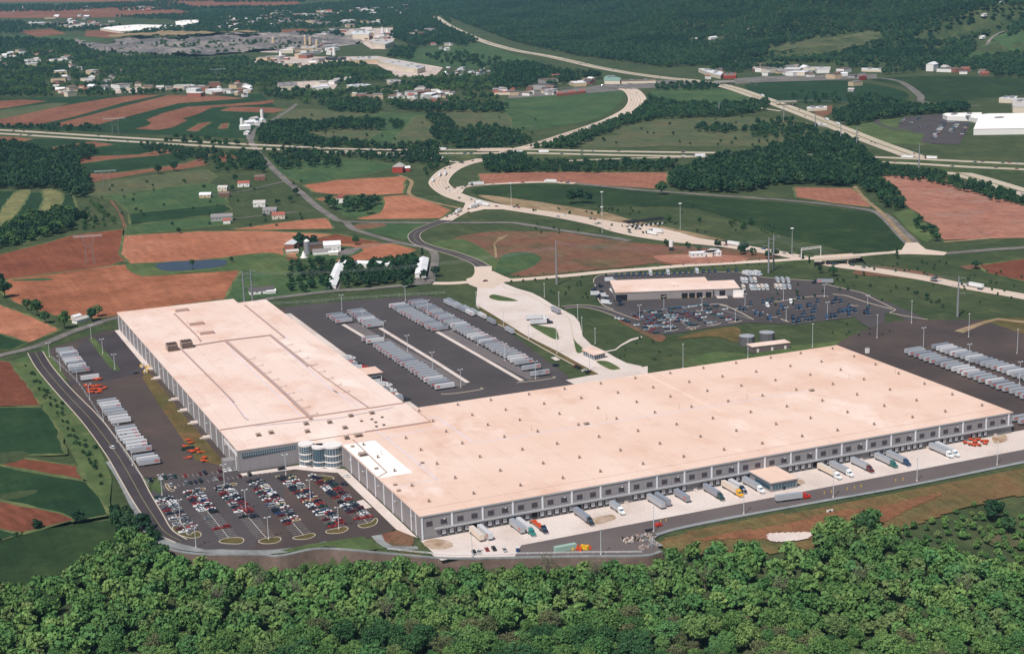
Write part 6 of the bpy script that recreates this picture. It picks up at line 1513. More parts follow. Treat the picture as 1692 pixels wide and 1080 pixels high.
for i, (a, b) in enumerate(Z_(1260, 520, .2553, [(1290, 810), (1320, 805), (1345, 815), (1310, 835), (1340, 845), (1375, 830), (1395, 815), (1420, 825), (1400, 850), (1440, 840), (1450, 825), (1365, 850)])):
    r = DL.put((*G(a, b), .14), random.uniform(0, 6.28), 'orange dolly in the heap at the right end of the docks, %s from left' % nth(i+1), 'orange dollies by the right docks', (1.1, 1.1, 1.5)); r['category'] = 'trailer dolly'
t = thing('skip', 'dark green open skip among orange dollies in the west yard', 'skip', (*G(311, 743), .1)); part('bin', MB().box(-4, 4, -1.2, 1.2, 0, .3).box(-4, 4, -1.3, -1.15, 0, 1.8).box(-4, 4, 1.15, 1.3, 0, 1.8).box(-4, -3.85, -1.15, 1.15, 0, 1.8).box(3.85, 4, -1.15, 1.15, 0, 1.8), CABM['darkgreen'], t)
t = thing('shipping_container', 'pale green container beside orange scaffolding behind the treetops', 'container', (*G(934, 909), .1)); part('box', MB().box(-6, 6, -1.3, 1.3, .1, 2.9), mat('pale_green_steel', S(150, 176, 164)), t); part('doors', MB().box(6, 6.06, -1.2, 1.2, .2, 2.8), M['steel'], t)
clutter('scaffold_pile', 'orange and yellow equipment beside the pale green container', 'equipment', 962, 907, [M['orange'], M['yellow']], 18, 5, 2, 2.4, 3)
clutter('timber_pile', 'heap of pallets and scrap near the end of the gravel strip', 'scrap pile', 1055, 890, [M['concrete'], M['hvac'], M['steel'], M['barkd'] if 'barkd' in M else M['hvac']], 60, 9, 4, 1.2, 4)
clutter('timber_pile', 'lower heap of boards at the tip of the retaining wall', 'scrap pile', 1072, 903, [M['steel'], M['hvac']], 22, 5, 2, 1.2, 5)
t = thing('portable_toilet', 'blue portable toilet beside the retaining wall', 'toilet', (*G(855, 911), .1)); part('cabin', MB().box(-.7, .7, -.7, .7, 0, 2.2), CMAT['blue'], t); part('roof', MB().box(-.75, .75, -.75, .75, 2.2, 2.5), M['cwhite'], t)
t = thing('utility_trailer', 'small black flat trailer beside the front lamp pole', 'trailer', (*G(1073, 877), .1)); part('bed', MB().box(-2.4, 2.4, -1, 1, .6, .9), M['void'], t); [link('wheel', wheel_mesh(.4, .3), t, (0, s*1.1, .4)) for s in (-1, 1)]
t = thing('air_compressor', 'small red compressor trailer at the gravel strip', 'machine', (*G(1088, 869.5), .1)); part('casing', MB().box(-1.8, 1.8, -.9, .9, .5, 1.8), CABM['red'], t); [link('wheel', wheel_mesh(.4, .3), t, (0, s*1.0, .4)) for s in (-1, 1)]
t = thing('drain_culvert', 'white concrete culvert mouth on the dry slope', 'culvert', (*G(1371, 845, -.6), -.6)); part('headwall', MB().box(-2, 2, -.3, .3, -1, 1.2), M['cwhite'], t); part('pipe', MB().cyl(0, .2, -.5, -.3, .7, n=12, axis='y'), M['void'], t)
for i, (a, b) in enumerate(Z_(80, 540, .1182, [(1330, 560), (1400, 575), (1345, 630)])): clutter('pipework', 'yellow pipework cluster at the warehouse wall, %s of three' % ('nearest the far end', 'in the middle', 'nearest the black car')[i], 'pipework', a, b, [M['yellow'], M['concrete']], 12, 2.2, 2, 2.6, 8+i)
r = put_car(*G(1225/1.0*0.1182+80, 540+655*.1182), 0, '%s in the shade of the yellow pipework', None, 'sedan', 'black')
for i in range(9):
    t = thing('bollard', 'yellow bollard at the far end of the front road, %s from the left' % nth(i+1), 'bollard', (*G((1092, 1101, 1362, 1374, 1400, 1412, 1423, 1480, 1492)[i], (862.5, 861, 816, 814, 809, 807, 804.5, 795, 793)[i]), .1), 0, 'yellow bollards on the front road')
    part('post', MB().cyl(0, 0, 0, 1.3, .22, n=8), M['yellow'], t); part('cap', MB().cyl(0, 0, 1.3, 1.42, .24, .1, n=8), M['yellow'], t)
t = thing('lawn_litter_bin', 'white tank standing behind the far right edge of the roof', 'tank', (*G(1433, 583), .1)); t.name = 'white_tank'; part('body', MB().box(-1.3, 1.3, -1, 1, 0, 3.6), M['cwhite'], t); part('lid', MB().box(-1.1, 1.1, -.8, .8, 3.6, 4.1), M['steel'], t)

# ---------------------------------------------------------------- houses and far buildings
WC = {n: mat('wall_'+n, S(*c), .8) for n, c in dict(white=(226, 222, 218), cream=(214, 200, 180), brick=(150, 96, 82), grey=(160, 156, 154), red=(162, 62, 50), tan=(196, 172, 142), brown=(120, 92, 76)).items()}
RC = {n: mat('roof_'+n, S(*c), .8) for n, c in dict(grey=(136, 130, 130), dark=(88, 82, 84), white=(226, 226, 228), red=(158, 92, 78), brown=(118, 98, 88), pale=(190, 184, 180), green=(130, 160, 146)).items()}
BLD = []
def house(px, py, w_, d, h, rot, wc, rc, label, kind='house', cat='house', gable=True, group=None, detail=False, hill_=False, chim=False):
    x, y = (GT(px, py) if hill_ else G(px, py)); z = H1(x, y) if hill_ else 0
    t = thing(kind, label, cat, (x, y, z-.1), R(rot), group); BLD.append((x-CX*0, y, max(w_, d)*.6+3)); _k = max(w_, d)*.9+6; _dx, _dy = CX-x, CY-y; _n = math.hypot(_dx, _dy); BLD.append((x+_dx/_n*_k, y+_dy/_n*_k, _k*(1.0 if _n > 2000 else .5)))
    part('walls', MB().box(-w_/2, w_/2, -d/2, d/2, 0, h, bottom=False), WC[wc], t)
    if gable:
        o = .4; rh = d*.28; mb = MB()
        mb.v += [(-w_/2-o, -d/2-o, h-.1), (w_/2+o, -d/2-o, h-.1), (w_/2+o, d/2+o, h-.1), (-w_/2-o, d/2+o, h-.1), (-w_/2-o, 0, h+rh), (w_/2+o, 0, h+rh)]
        mb.f += [(0, 1, 5, 4), (2, 3, 4, 5), (3, 0, 4), (1, 2, 5), (0, 3, 2, 1)]; mb.m += [0]*5
        r = part('roof', mb, RC[rc], t)
        if chim: part('chimney', MB().box(w_*.2, w_*.2+.9, -.4, .4, h, h+rh+1), WC['brick'], r)
    else: part('roof', MB().box(-w_/2-.3, w_/2+.3, -d/2-.3, d/2+.3, h, h+.5), RC[rc], t)
    if detail:
        n = max(2, int(w_/4))
        for k in range(n):
            xx = -w_/2+w_*(k+.5)/n
            if k == n//2: part('door', MB().box(xx-.6, xx+.6, -d/2-.06, -d/2, .1, 2.2), M['void'], t)
            else: part('window', MB().box(xx-.6, xx+.6, -d/2-.06, -d/2, h*.45, h*.45+1.3), M['glass'], t)
    return t
H = house
H(340, 326, 14, 9, 4, -25, 'tan', 'white', 'open shed with a bright white roof in the green fields', 'shed', 'shed', detail=True)
H(369, 315, 12, 9, 4.5, -30, 'cream', 'pale', 'cream house behind the brown one in the middle fields', detail=True, chim=True); H(371, 325, 13, 9, 4.5, -20, 'brown', 'brown', 'brown house beside the white-roofed shed', detail=True)
H(367, 364, 24, 11, 5, -15, 'grey', 'grey', 'long grey-roofed house beside the dark crop strip', detail=True, chim=True); H(375, 369, 8, 7, 4, -15, 'white', 'red', 'small white garage below the long grey house', 'shed', 'shed')
H(403, 308, 15, 9, 5, -20, 'white', 'red', 'white house with a reddish roof at the lane end', detail=True, chim=True); H(429, 297, 13, 9, 4.5, -10, 'brick', 'brown', 'low brick house near the country road', detail=True)
H(429, 341, 14, 10, 5, -20, 'white', 'pale', 'white house left of the country road, upper of three', detail=True, chim=True); H(447, 352, 16, 10, 4.5, -30, 'grey', 'grey', 'grey house left of the country road, middle of three', detail=True); H(460, 361, 14, 10, 5, -10, 'cream', 'red', 'cream house with a red roof, lowest of three by the country road', detail=True)
H(563, 334, 13, 11, 6, 60, 'white', 'red', 'white farmhouse with a red roof in the dark tree clump', 'farmhouse', detail=True, chim=True)
H(659, 284, 18, 14, 8, 60, 'red', 'pale', 'big red barn with a pale roof above the red field', 'barn', 'barn', detail=True); H(669, 283, 14, 8, 5, -15, 'red', 'white', 'low red wing with a white roof beside the barn', 'barn', 'barn')
H(481, 414, 14, 10, 8, 60, 'brick', 'white', 'brown barn with a white roof left of the dark farm trees', 'barn', 'barn', detail=True); H(532, 420, 18, 7, 4, -10, 'white', 'grey', 'low white shed in front of the dark farm trees', 'shed', 'shed'); H(549, 414, 17, 12, 7, -15, 'white', 'white', 'white barn with a white roof right of the dark farm trees', 'barn', 'barn', detail=True)
H(551, 421, 9, 5, 3, -15, 'cream', 'white', 'little cream shed below the white barn', 'shed', 'shed'); H(483, 419, 12, 6, 3, -5, 'tan', 'pale', 'low pale shed below the brown barn', 'shed', 'shed'); H(517, 413, 18, 8, 6, -5, 'brown', 'dark', 'dark-roofed barn hidden among the farm trees', 'barn', 'barn')
t = thing('silo', 'pale domed silo beside the dark farm trees', 'silo', (*G(508, 421), 0)); part('tower', MB().cyl(0, 0, 0, 14, 3, n=20), M['steel'], t); part('dome', MB().cyl(0, 0, 14, 16, 3.05, 1, n=20), M['cwhite'], t)
t = thing('silage_heap', 'white pointed tank at the foot of the silo', 'tank', (*G(502, 426), 0)); part('cone', MB().cyl(0, 0, 0, 7, 3.4, .4, n=16), M['cwhite'], t); part('base', MB().cyl(0, 0, 0, .6, 4, n=16), M['concrete'], t)
def longshed(a, b, w_, h, label):
    A, B = np.array(G(*a)), np.array(G(*b)); t = B-A; L_ = np.linalg.norm(t); x, y = (A+B)/2
    o = thing('poultry_house', label, 'farm shed', (x, y, 0), math.atan2(t[1], t[0])); BLD.append((x, y, 10))
    part('walls', MB().box(-L_/2, L_/2, -w_/2, w_/2, 0, h), WC['white'], o); mb = MB()
    mb.v += [(-L_/2-.3, -w_/2-.4, h), (L_/2+.3, -w_/2-.4, h), (L_/2+.3, w_/2+.4, h), (-L_/2-.3, w_/2+.4, h), (-L_/2-.3, 0, h+w_*.2), (L_/2+.3, 0, h+w_*.2)]
    mb.f += [(0, 1, 5, 4), (2, 3, 4, 5), (3, 0, 4), (1, 2, 5)]; mb.m += [0]*4; part('roof', mb, RC['white'], o)
    for s in (-1, 1): part('door', MB().box(s*L_/2-.05, s*L_/2+.05, -1, 1, 0, h-.4), M['void'], o)
longshed((563, 440), (547, 477), 9, 3, 'long white poultry house left of the square tree block'); longshed((700, 433), (695, 459), 10, 4, 'long white poultry house right of the square tree block')
longshed((562, 441), (655, 444), 10, 5, 'long white shed across the back of the square tree block')
H(432, 484, 22, 9, 3.5, -8, 'white', 'dark', 'low white house with a dark roof behind the yard fence', detail=True); H(448, 484, 8, 5, 2.5, -8, 'white', 'white', 'tiny white shed beside the low dark-roofed house', 'shed', 'shed')
H(135, 531, 16, 6, 3, 35, 'white', 'pale', 'long pale shed among trees by the old road', 'shed', 'shed'); H(126, 526, 8, 5, 2.5, 35, 'cream', 'white', 'little white shed above the long pale one', 'shed', 'shed')
H(1165, 423, 30, 9, 4, -14, 'white', 'white', 'long white site office on the bare red ground', 'site_office', 'office', gable=False, detail=True); H(1176, 421, 20, 9, 4, 40, 'cream', 'pale', 'cream site cabin joined to the long white office', 'site_office', 'office', gable=False)
t = thing('loading_bin', 'small dark and white silo standing on the red ground', 'silo', (*G(1109, 414), 0)); part('bin', MB().cyl(0, 0, 4, 10, 2.2, n=12), M['cwhite'], t); part('legs', MB().box(-1.6, 1.6, -1.6, 1.6, 0, 4), M['void'], t)
# white hill farm beside the road
for i, (a, b, w_, d, h, rc) in enumerate([(405, 214, 17, 10, 6, 'white'), (413, 207, 20, 11, 6, 'white'), (420, 201, 17, 10, 6, 'pale'), (408, 222, 12, 8, 4, 'white'), (426, 207, 12, 9, 5, 'white'), (434, 202, 11, 8, 5, 'white')]):
    H(a, b, w_, d, h, 20*i, 'white', rc, 'white barn in the white farm beside the motorway, %s from the left' % nth(sorted([405, 413, 420, 408, 426, 434]).index(a)+1), 'barn', 'barn', group='white barns of the motorway farm')
for px_, py_ in ((433, 195), (400, 210)):
    t = thing('silo', '%s silo of the white farm beside the motorway' % ('taller right-hand' if px_ == 433 else 'left-hand'), 'silo', (*G(px_, py_), 0)); part('tower', MB().cyl(0, 0, 0, 14, 3, n=14), M['cwhite'], t); part('dome', MB().cyl(0, 0, 14, 16, 3, 1, n=14), M['metal'], t)
# big far roofs
def bigroof(pts, h, m, label, z=0, wc='cream', kind='factory'):
    P = GP(pts, h); t = thing(kind, label, 'factory'); BLD.append((*np.mean(P, axis=0), 60))
    c = np.mean(P, axis=0); part('walls', MB().slab([tuple(c+(np.array(q)-c)*.995) for q in P], -.1, h-.4), WC[wc], t); part('roof', MB().slab(P, h-.4, h), M[m] if m in M else RC[m], t)
    for k in range(4):
        q = c+(np.array(P[k % len(P)])-c)*.4; part('roof_unit', MB().box(q[0]-3, q[0]+3, q[1]-3, q[1]+3, h, h+2), M['steel'], t)
bigroof(TL([(650, 185), (720, 172), (900, 160), (1130, 165), (1180, 168), (1110, 185), (900, 198), (780, 204)]), 8, 'roof_w', 'huge flat white greenhouse roof far away at top left', kind='greenhouse')
bigroof(TL([(1140, 140), (1200, 132), (1290, 130), (1290, 145), (1190, 165), (1145, 165)]), 14, 'roof_w', 'white factory block at the right end of the huge white roof')
bigroof(Z4([(1410, 740), (1470, 735), (1900, 730), (1960, 830), (1680, 830), (1365, 835), (1385, 790)]), 9, 'roof_w', 'large white-roofed factory at the right edge of the photo', wc='white')
bigroof(Z4([(1165, 740), (1190, 732), (1420, 728), (1405, 770), (1330, 755), (1195, 752)]), 7, 'roof_w', 'white office wing beside the far car park', wc='white')
bigroof(Z4([(1530, 635), (1560, 625), (1650, 622), (1640, 640)]), 8, 'white', 'pale building in the field above the right factory'); bigroof(Z4([(1612, 650), (1640, 635), (1800, 635), (1800, 700), (1620, 690)]), 10, 'pale', 'grey factory annex above the right factory')
Z2a = lambda pts: Z_(420, 0, .2541, pts)
bigroof(Z2a([(625, 212), (650, 202), (745, 200), (752, 215), (745, 222), (640, 224)]), 18, 'white', 'large white mill building in the stone works'); bigroof(Z2a([(750, 268), (790, 258), (890, 255), (910, 268), (850, 290), (780, 280)]), 12, 'pale', 'white flat-roofed shed in the stone works')
bigroof(Z2a([(805, 395), (900, 385), (1110, 425), (1050, 445), (990, 440)]), 10, 'pale', 'grey flat-roofed factory between woods and car dump'); bigroof(Z2a([(1030, 435), (1070, 428), (1112, 432), (1060, 448)]), 12, 'white', 'white end block of the grey flat-roofed factory')
bigroof(Z2a([(620, 375), (700, 368), (800, 368), (805, 385), (640, 390)]), 10, 'pale', 'cream flat-roofed works building in the middle distance', wc='tan'); bigroof(Z2a([(150, 540), (280, 535), (280, 555), (160, 562)]), 9, 'grey', 'grey school-like block in the dark woods'); bigroof(Z2a([(600, 552), (700, 543), (765, 550), (650, 568)]), 7, 'white', 'white flat roof in the dark woods'); bigroof(Z2a([(860, 520), (930, 515), (960, 525), (880, 535)]), 7, 'pale', 'pale low block beside the dark woods')
bigroof(Z2a([(455, 375), (500, 368), (600, 372), (590, 388), (470, 392)]), 10, 'dark', 'dark-roofed works shed beside the white silo')
Z3a = lambda pts: Z_(840, 0, .2541, pts)
bigroof(Z3a([(1235, 445), (1300, 448), (1400, 470), (1380, 490), (1300, 470)]), 8, 'white', 'long white roofed shed below the wooded hill'); bigroof(Z3a([(1395, 478), (1480, 474), (1480, 492), (1400, 496)]), 6, 'red', 'low red building beside the long white shed', wc='red'); bigroof(Z3a([(620, 505), (640, 492), (690, 490), (700, 500), (735, 508), (725, 525), (625, 525)]), 7, 'green', 'pale green roofed restaurant at the interchange', kind='restaurant')
bigroof(Z3a([(310, 600), (500, 580), (500, 592), (315, 612)]), 5, 'red', 'long dark red motel roof beside the interchange', wc='brick', kind='motel'); bigroof(Z3a([(735, 520), (960, 514), (960, 524), (735, 530)]), 5, 'brown', 'long brown motel roof behind the interchange', wc='cream', kind='motel'); bigroof(Z2a([(1560, 590), (1692, 588), (1692, 600), (1560, 602)]), 5, 'red', 'long red motel roof at the edge of the dark trees', wc='cream', kind='motel')
bigroof(Z4([(285, 692), (415, 686), (418, 695), (290, 702)]), 5, 'white', 'long white trailer-like building by the bare yard', kind='workshop'); bigroof(Z4([(625, 480), (670, 475), (672, 490), (628, 496)]), 8, 'red', 'orange-roofed restaurant on the far road', wc='red', kind='restaurant'); bigroof(Z4([(235, 434), (440, 432), (440, 440), (238, 442)]), 5, 'pale', 'long pale poultry shed below the wooded hill', kind='farm_shed'); bigroof(Z4([(640, 440), (815, 445), (815, 453), (640, 448)]), 5, 'white', 'long white poultry shed near the big white barn', kind='farm_shed')
t = H(1540, 117, 26, 16, 14, 30, 'white', 'white', 'big white barn below the wooded hill at the right', 'barn', 'barn')
# cranes / silos at the works
for i, (a, b, h) in enumerate([(505, 79, 34), (513, 80, 30), (524, 82, 26), (452, 77, 26), (464, 98, 20), (552, 92, 22), (632, 59, 24), (640, 58, 20)]):
    t = thing('works_silo', '%s tall pale tower of the stone works, from the left' % nth(sorted([505, 513, 524, 452, 464, 552, 632, 640]).index(a)+1), 'tower', (*G(a, b), 0)); part('shaft', MB().cyl(0, 0, 0, h, 5, 3.6, n=10), WC['tan'] if i < 4 else M['cwhite'], t); part('cap', MB().cyl(0, 0, h, h+3, 3.6, 1, n=10), M['metal'], t)
t = thing('white_dome', 'white dome above the grey quarry', 'dome', (*G(305, 63), 0)); part('shell', MB().cyl(0, 0, 0, 8, 16, 13, n=20).cyl(0, 0, 8, 13, 13, 6, n=20), M['cwhite'], t)
# scattered neighbourhoods: (px, py, rx, ry, n, name)
CL = [(60, 100, 62, 12, 24, 'left-hand wooded suburb'), (150, 132, 60, 16, 22, 'suburb nearest the striped fields'), (120, 153, 22, 6, 6, 'white farm buildings above the striped fields'), (270, 148, 60, 8, 10, 'settlement above the striped fields'), (365, 150, 50, 8, 18, 'village beyond the striped fields'),
      (120, 38, 70, 8, 22, 'town left of the huge white roof'), (400, 42, 40, 10, 20, 'hamlet right of the huge white roof'), (490, 32, 50, 10, 30, 'far hillside town'), (580, 20, 60, 5, 20, 'farthest row of houses'), (640, 18, 50, 3, 12, 'pale far terrace'), (600, 42, 45, 5, 14, 'houses above the stone works'),
      (590, 62, 55, 9, 26, 'sheds of the stone works'), (500, 84, 50, 9, 22, 'sheds around the works towers'), (700, 55, 28, 6, 10, 'houses in the trees right of the works'), (480, 102, 60, 5, 14, 'works sheds along the wood'), (640, 160, 60, 6, 14, 'houses at the wood edge'), (710, 160, 40, 8, 16, 'village beside the green field'),
      (725, 80, 22, 3, 6, 'farm above the green hill'), (870, 152, 50, 6, 12, 'roadside village'), (940, 132, 40, 8, 12, 'houses behind the interchange'), (1290, 118, 40, 8, 12, 'far roadside hamlet'), (1340, 124, 70, 6, 14, 'row along the far road'), (1590, 120, 50, 6, 8, 'houses by the big white barn'), (1190, 122, 30, 5, 5, 'sheds below the wooded hill'), (540, 140, 40, 6, 8, 'houses among the dark middle woods'),
      (30, 12, 80, 5, 5, 'far left plain'), (240, 16, 30, 3, 8, 'farm on the far red plain'), (145, 17, 4, 2, 2, 'pair on the far red plain'), (1400, 145, 20, 5, 2, 'far right field')]
rs = random.Random(11); HP = {}
for (cx_, cy_, rx, ry, n, nm) in CL:
    n = int(n*1.35) if 'suburb' in nm or 'town' in nm or 'village' in nm or 'settlement' in nm or 'hamlet' in nm else n
    pts = sorted((cx_+rs.uniform(-rx, rx), cy_+rs.uniform(-ry, ry)) for _ in range(n))
    for i, (a, b) in enumerate(pts):
        wk = rs.random() < (.7 if 'works' in nm else .2); w_ = rs.uniform(22, 38) if wk else rs.uniform(11, 20); d = w_*rs.uniform(.5, .8)
        if abs(cy_-20) < 22: w_ *= 1.4; d *= 1.3
        wc = rs.choice(('white', 'white', 'cream', 'grey', 'tan', 'brick')); rc = rs.choice(('pale', 'grey', 'white', 'brown', 'dark', 'pale', 'grey', 'brown', 'red' if not wk else 'white')); b = b if 'row' in nm or 'roadside' in nm else b+rs.uniform(-5, 5); h_ = rs.uniform(4, 7)+(3 if wk else 0)
        rcn = {'pale': 'pale', 'grey': 'grey', 'white': 'white', 'brown': 'brown', 'dark': 'dark', 'red': 'red'}[rc]
        H(a, b, w_, d, h_, rs.uniform(0, 180), wc, rc, '%s-roofed building, %s from the left in the %s' % (rcn, nth(i+1), nm), 'house' if not wk else 'shed', 'house' if not wk else 'shed', gable=not wk, group='buildings of the '+nm)
for i, (a, b, w_, rc) in enumerate([(1178, 65, 26, 'white'), (1148, 67, 14, 'pale'), (1623, 64, 14, 'white'), (1655, 7, 12, 'white'), (1626, 27, 14, 'pale'), (1240, 50, 10, 'brown')]):
    H(a, b, w_, 9, 5, 20, 'white', rc, ('long white house alone in the hillside forest', 'small pale house left of the long white hillside one', 'white house beside the hillside lane at right', 'tiny white house near the top right corner', 'pale house high in the right-hand forest', 'small brown cabin in the hillside forest')[i], hill_=True)

# ---------------------------------------------------------------- trees
def crown_mesh(name, m, seed, r=5.5, h=9.0, lobes=26, per=70, leaf=.75, base=3.0, conical=False, sparse=1.0, lr=(.26, .42), fz=(.75, 1.08)):
    g = np.random.default_rng(seed); V = []; 
    C_ = []
    for i in range(lobes):
        if conical:
            z = base+h*g.random()**1.2; rr = r*(1-(z-base)/(h*1.05)); a = g.random()*6.28; q = rr*g.random()**.5*.8; C_.append((math.cos(a)*q, math.sin(a)*q, z, max(.5, rr*.45)))
        else:
            v = g.normal(size=3); v /= np.linalg.norm(v); k = g.random()**.33*.8; v = v*k
            if v[2] < -.5: v[2] *= .5
            C_.append((v[0]*r*.85, v[1]*r*.85, base+h*.48+v[2]*h*.48, r*g.uniform(*lr)))
    asy = 1+.25*np.sin(np.arange(8)*g.random()*3)
    for (cx, cy, cz, cr) in C_:
        n = int(per*(cr/(r*.34))**1.4*sparse)
        d = g.normal(size=(n, 3)); d /= np.linalg.norm(d, axis=1)[:, None]; d[:, 2] = np.abs(d[:, 2])*np.where(g.random(n) < .72, 1, -.8)
        P = np.array([cx, cy, cz])+d*cr*g.uniform(*fz, (n, 1))*np.array([1, 1, .8])
        nr = d+g.normal(size=(n, 3))*(.38 if fz[0] > .7 else .62); nr /= np.linalg.norm(nr, axis=1)[:, None]
        up = g.normal(size=(n, 3)); t1 = np.cross(nr, up); t1 /= np.linalg.norm(t1, axis=1)[:, None]; t2 = np.cross(nr, t1)
        s = leaf*g.uniform(.55, 1.25, (n, 1)); s2 = s*g.uniform(.6, 1.1, (n, 1))
        V.append(np.stack([P-t1*s, P-t2*s2, P+t1*s, P+t2*s2], 1).reshape(-1, 3))
    V = np.concatenate(V); nq = len(V)//4
    me = D.meshes.new(name); me.vertices.add(len(V)); me.vertices.foreach_set('co', V.astype(np.float32).ravel())
    me.loops.add(nq*4); me.loops.foreach_set('vertex_index', np.arange(nq*4, dtype=np.int32)); me.polygons.add(nq)
    me.polygons.foreach_set('loop_start', np.arange(0, nq*4, 4, dtype=np.int32)); me.polygons.foreach_set('loop_total', np.full(nq, 4, np.int32))
    me.update(); me.materials.append(m); return me
def trunk_mesh(seed, h=8, r=.32, m=None, limbs=6, spread=3.5):
    rs = random.Random(seed); mb = MB().bar((0, 0, -1.5), (rs.uniform(-.3, .3), rs.uniform(-.3, .3), h*.55), r, 7, r1=r*.6)
    for i in range(limbs):
        a = i*6.28/limbs+rs.uniform(-.4, .4); z = h*rs.uniform(.3, .55); q = spread*rs.uniform(.5, 1); e = (math.cos(a)*q, math.sin(a)*q, z+h*rs.uniform(.2, .5)); mb.bar((0, 0, z), e, r*.45, 5, r1=r*.15)
        for _ in range(2): mb.bar(e, (e[0]+rs.uniform(-1.5, 1.5), e[1]+rs.uniform(-1.5, 1.5), e[2]+rs.uniform(.8, 2)), r*.15, 4, r1=.03)
    mb.bar((0, 0, h*.5), (rs.uniform(-.6, .6), rs.uniform(-.6, .6), h*1.05), r*.6, 6, r1=r*.12)
    return mb.mesh('trunk', m or M['barkd'])
KIND = {'fresh': [('leaf_f', s) for s in (1, 2, 3)], 'dark': [('leaf_nd', s) for s in (4, 5)], 'mid': [('leaf_n', s) for s in (6, 7, 8)], 'olive': [('leaf_o', s) for s in (9, 10)]}
NEAR = {k: [(crown_mesh('crown', M[m], s, lobes=84 if k != 'olive' else 54, per=100 if k != 'olive' else 66, leaf=.36 if k != 'olive' else .27, lr=(.13, .31), fz=(.5, 1.2)), trunk_mesh(s, 9, m=M['bark'] if k == 'olive' else None, limbs=6 if k != 'olive' else 10)) for m, s in v] for k, v in KIND.items()}
MIDM = {k: [(crown_mesh('crown', M[{'leaf_nd': 'leaf_d', 'leaf_n': 'leaf_m', 'leaf_f': 'leaf_fm'}.get(m, m)], s+20, lobes=34, per=40, leaf=.7, lr=(.18, .36)), trunk_mesh(s+20, 8)) for m, s in v] for k, v in KIND.items()}
EVG = [(crown_mesh('crown', M['leaf_d'], 41, r=2.4, h=8, lobes=26, per=30, leaf=.5, base=.6, conical=True), trunk_mesh(41, 6, .2, limbs=0))]
BARE = [(trunk_mesh(61, 13, .38, M['bark'], 14, 4.5), crown_mesh('crown', M['leaf_o'], 62, r=5, h=8, lobes=16, per=12, leaf=.3, base=4))]
TPROT = {}; NT = [0]
def put_tree(x, y, z, kind, sc, label, group, var=None, near=True, name='deciduous_tree'):
    if kind == 'evergreen': tab = EVG; name = 'evergreen_tree'
    elif kind == 'bare': tab = [(b, a) for a, b in BARE]; name = 'bare_tree'
    else: tab = (NEAR if near else MIDM)[kind]
    i = random.randrange(len(tab)) if var is None else var; cm, tm = tab[i]
    t = link(name, None, None, (x, y, z), random.uniform(0, 6.28)); tag(t, label, 'tree', group)
    s = sc*random.uniform(.93, 1.07); t.scale = (s, s, sc*random.uniform(.9, 1.12))
    link('trunk', tm, t); link('crown', cm, t); NT[0] += 1; return t
def inpoly(P, X, Y):
    c = np.zeros(X.shape, bool); j = len(P)-1
    for i in range(len(P)):
        yi, yj, xi, xj = P[i][1], P[j][1], P[i][0], P[j][0]
        if yi != yj: c ^= ((yi > Y) != (yj > Y)) & (X < (xj-xi)*(Y-yi)/(yj-yi)+xi)
        j = i
    return c
def roadmask(X, Y, pad=3.0):
    bad = np.zeros(X.shape, bool)
    for LN in RIBS:
        A = np.array([l[0] for l in LN]); w_ = np.array([l[2] for l in LN]); lo = A.min(0)-40; hi = A.max(0)+40
        sel = (X > lo[0]) & (X < hi[0]) & (Y > lo[1]) & (Y < hi[1]) & ~bad
        if not sel.any(): continue
        xs, ys = X[sel], Y[sel]; d = np.full(xs.shape, 1e9)
        for i in range(len(A)-1):
            ab = A[i+1]-A[i]; L2 = ab@ab+1e-9; t = np.clip(((xs-A[i][0])*ab[0]+(ys-A[i][1])*ab[1])/L2, 0, 1)
            d = np.minimum(d, np.hypot(xs-(A[i][0]+t*ab[0]), ys-(A[i][1]+t*ab[1]))-w_[i]/2)
        k = np.zeros(X.shape, bool); k[sel] = d < pad; bad |= k
    for (x, y, r) in BLD:
        bad |= (np.abs(X-x) < r) & (np.abs(Y-y) < r)
    return bad
def scatter(poly, sp, jitter=.42):
    P = np.array(poly); lo = P.min(0); hi = P.max(0); xs = np.arange(lo[0], hi[0], sp); ys = np.arange(lo[1], hi[1], sp*.87)
    X, Y = np.meshgrid(xs, ys); X = X+(np.arange(len(ys)) % 2)[:, None]*sp/2; X = X+rng.uniform(-jitter, jitter, X.shape)*sp; Y = Y+rng.uniform(-jitter, jitter, X.shape)*sp
    X, Y = X.ravel(), Y.ravel(); k = inpoly(poly, X, Y); X, Y = X[k], Y[k]; k = ~roadmask(X, Y); return X[k], Y[k]
STUFF = []     # x, y, z, scale, kind index
def clump(x, y): return math.sin(x/23+1.3)*math.sin(y/19+.4)+.6*math.sin(x/9+y/13)
# foreground forest
FG = [(-60, 1015), (40, 1000), (100, 972), (150, 945), (200, 922), (235, 905), (262, 925), (300, 944), (360, 952), (430, 954), (470, 957), (540, 955), (560, 950), (640, 948), (700, 946), (760, 958), (900, 958), (1000, 958), (1070, 962), (1105, 945), (1160, 936), (1230, 930), (1270, 927), (1300, 920), (1350, 900), (1420, 885), (1470, 898), (1500, 922), (1560, 938), (1640, 958), (1760, 968), (1800, 1200), (-100, 1200)]
fp = GP(FG, -9.0); X, Y = scatter(fp, 9.0); _d = edge_dist(X, Y)[0]; X, Y = X[_d > 7], Y[_d > 7]; _p = np.array([PX(x, y, -6) for x, y in zip(X, Y)]); _k = ~((_p[:, 0] > 1262) & (_p[:, 0] < 1350) & (_p[:, 1] < 936)); X, Y = X[_k], Y[_k]; D_ = np.hypot(X-CX, Y-CY)
o_ = np.argsort(D_); X, Y = X[o_], Y[o_]; pxs = [PX(x, y, -2) for x, y in zip(X, Y)]
vis = [(x, y, a, b) for x, y, (a, b) in zip(X, Y, pxs) if -25 < a < 1715 and b < 1105]
print('foreground trees', len(vis))
NI = 236; ind = vis[:NI]; rest = vis[NI:]
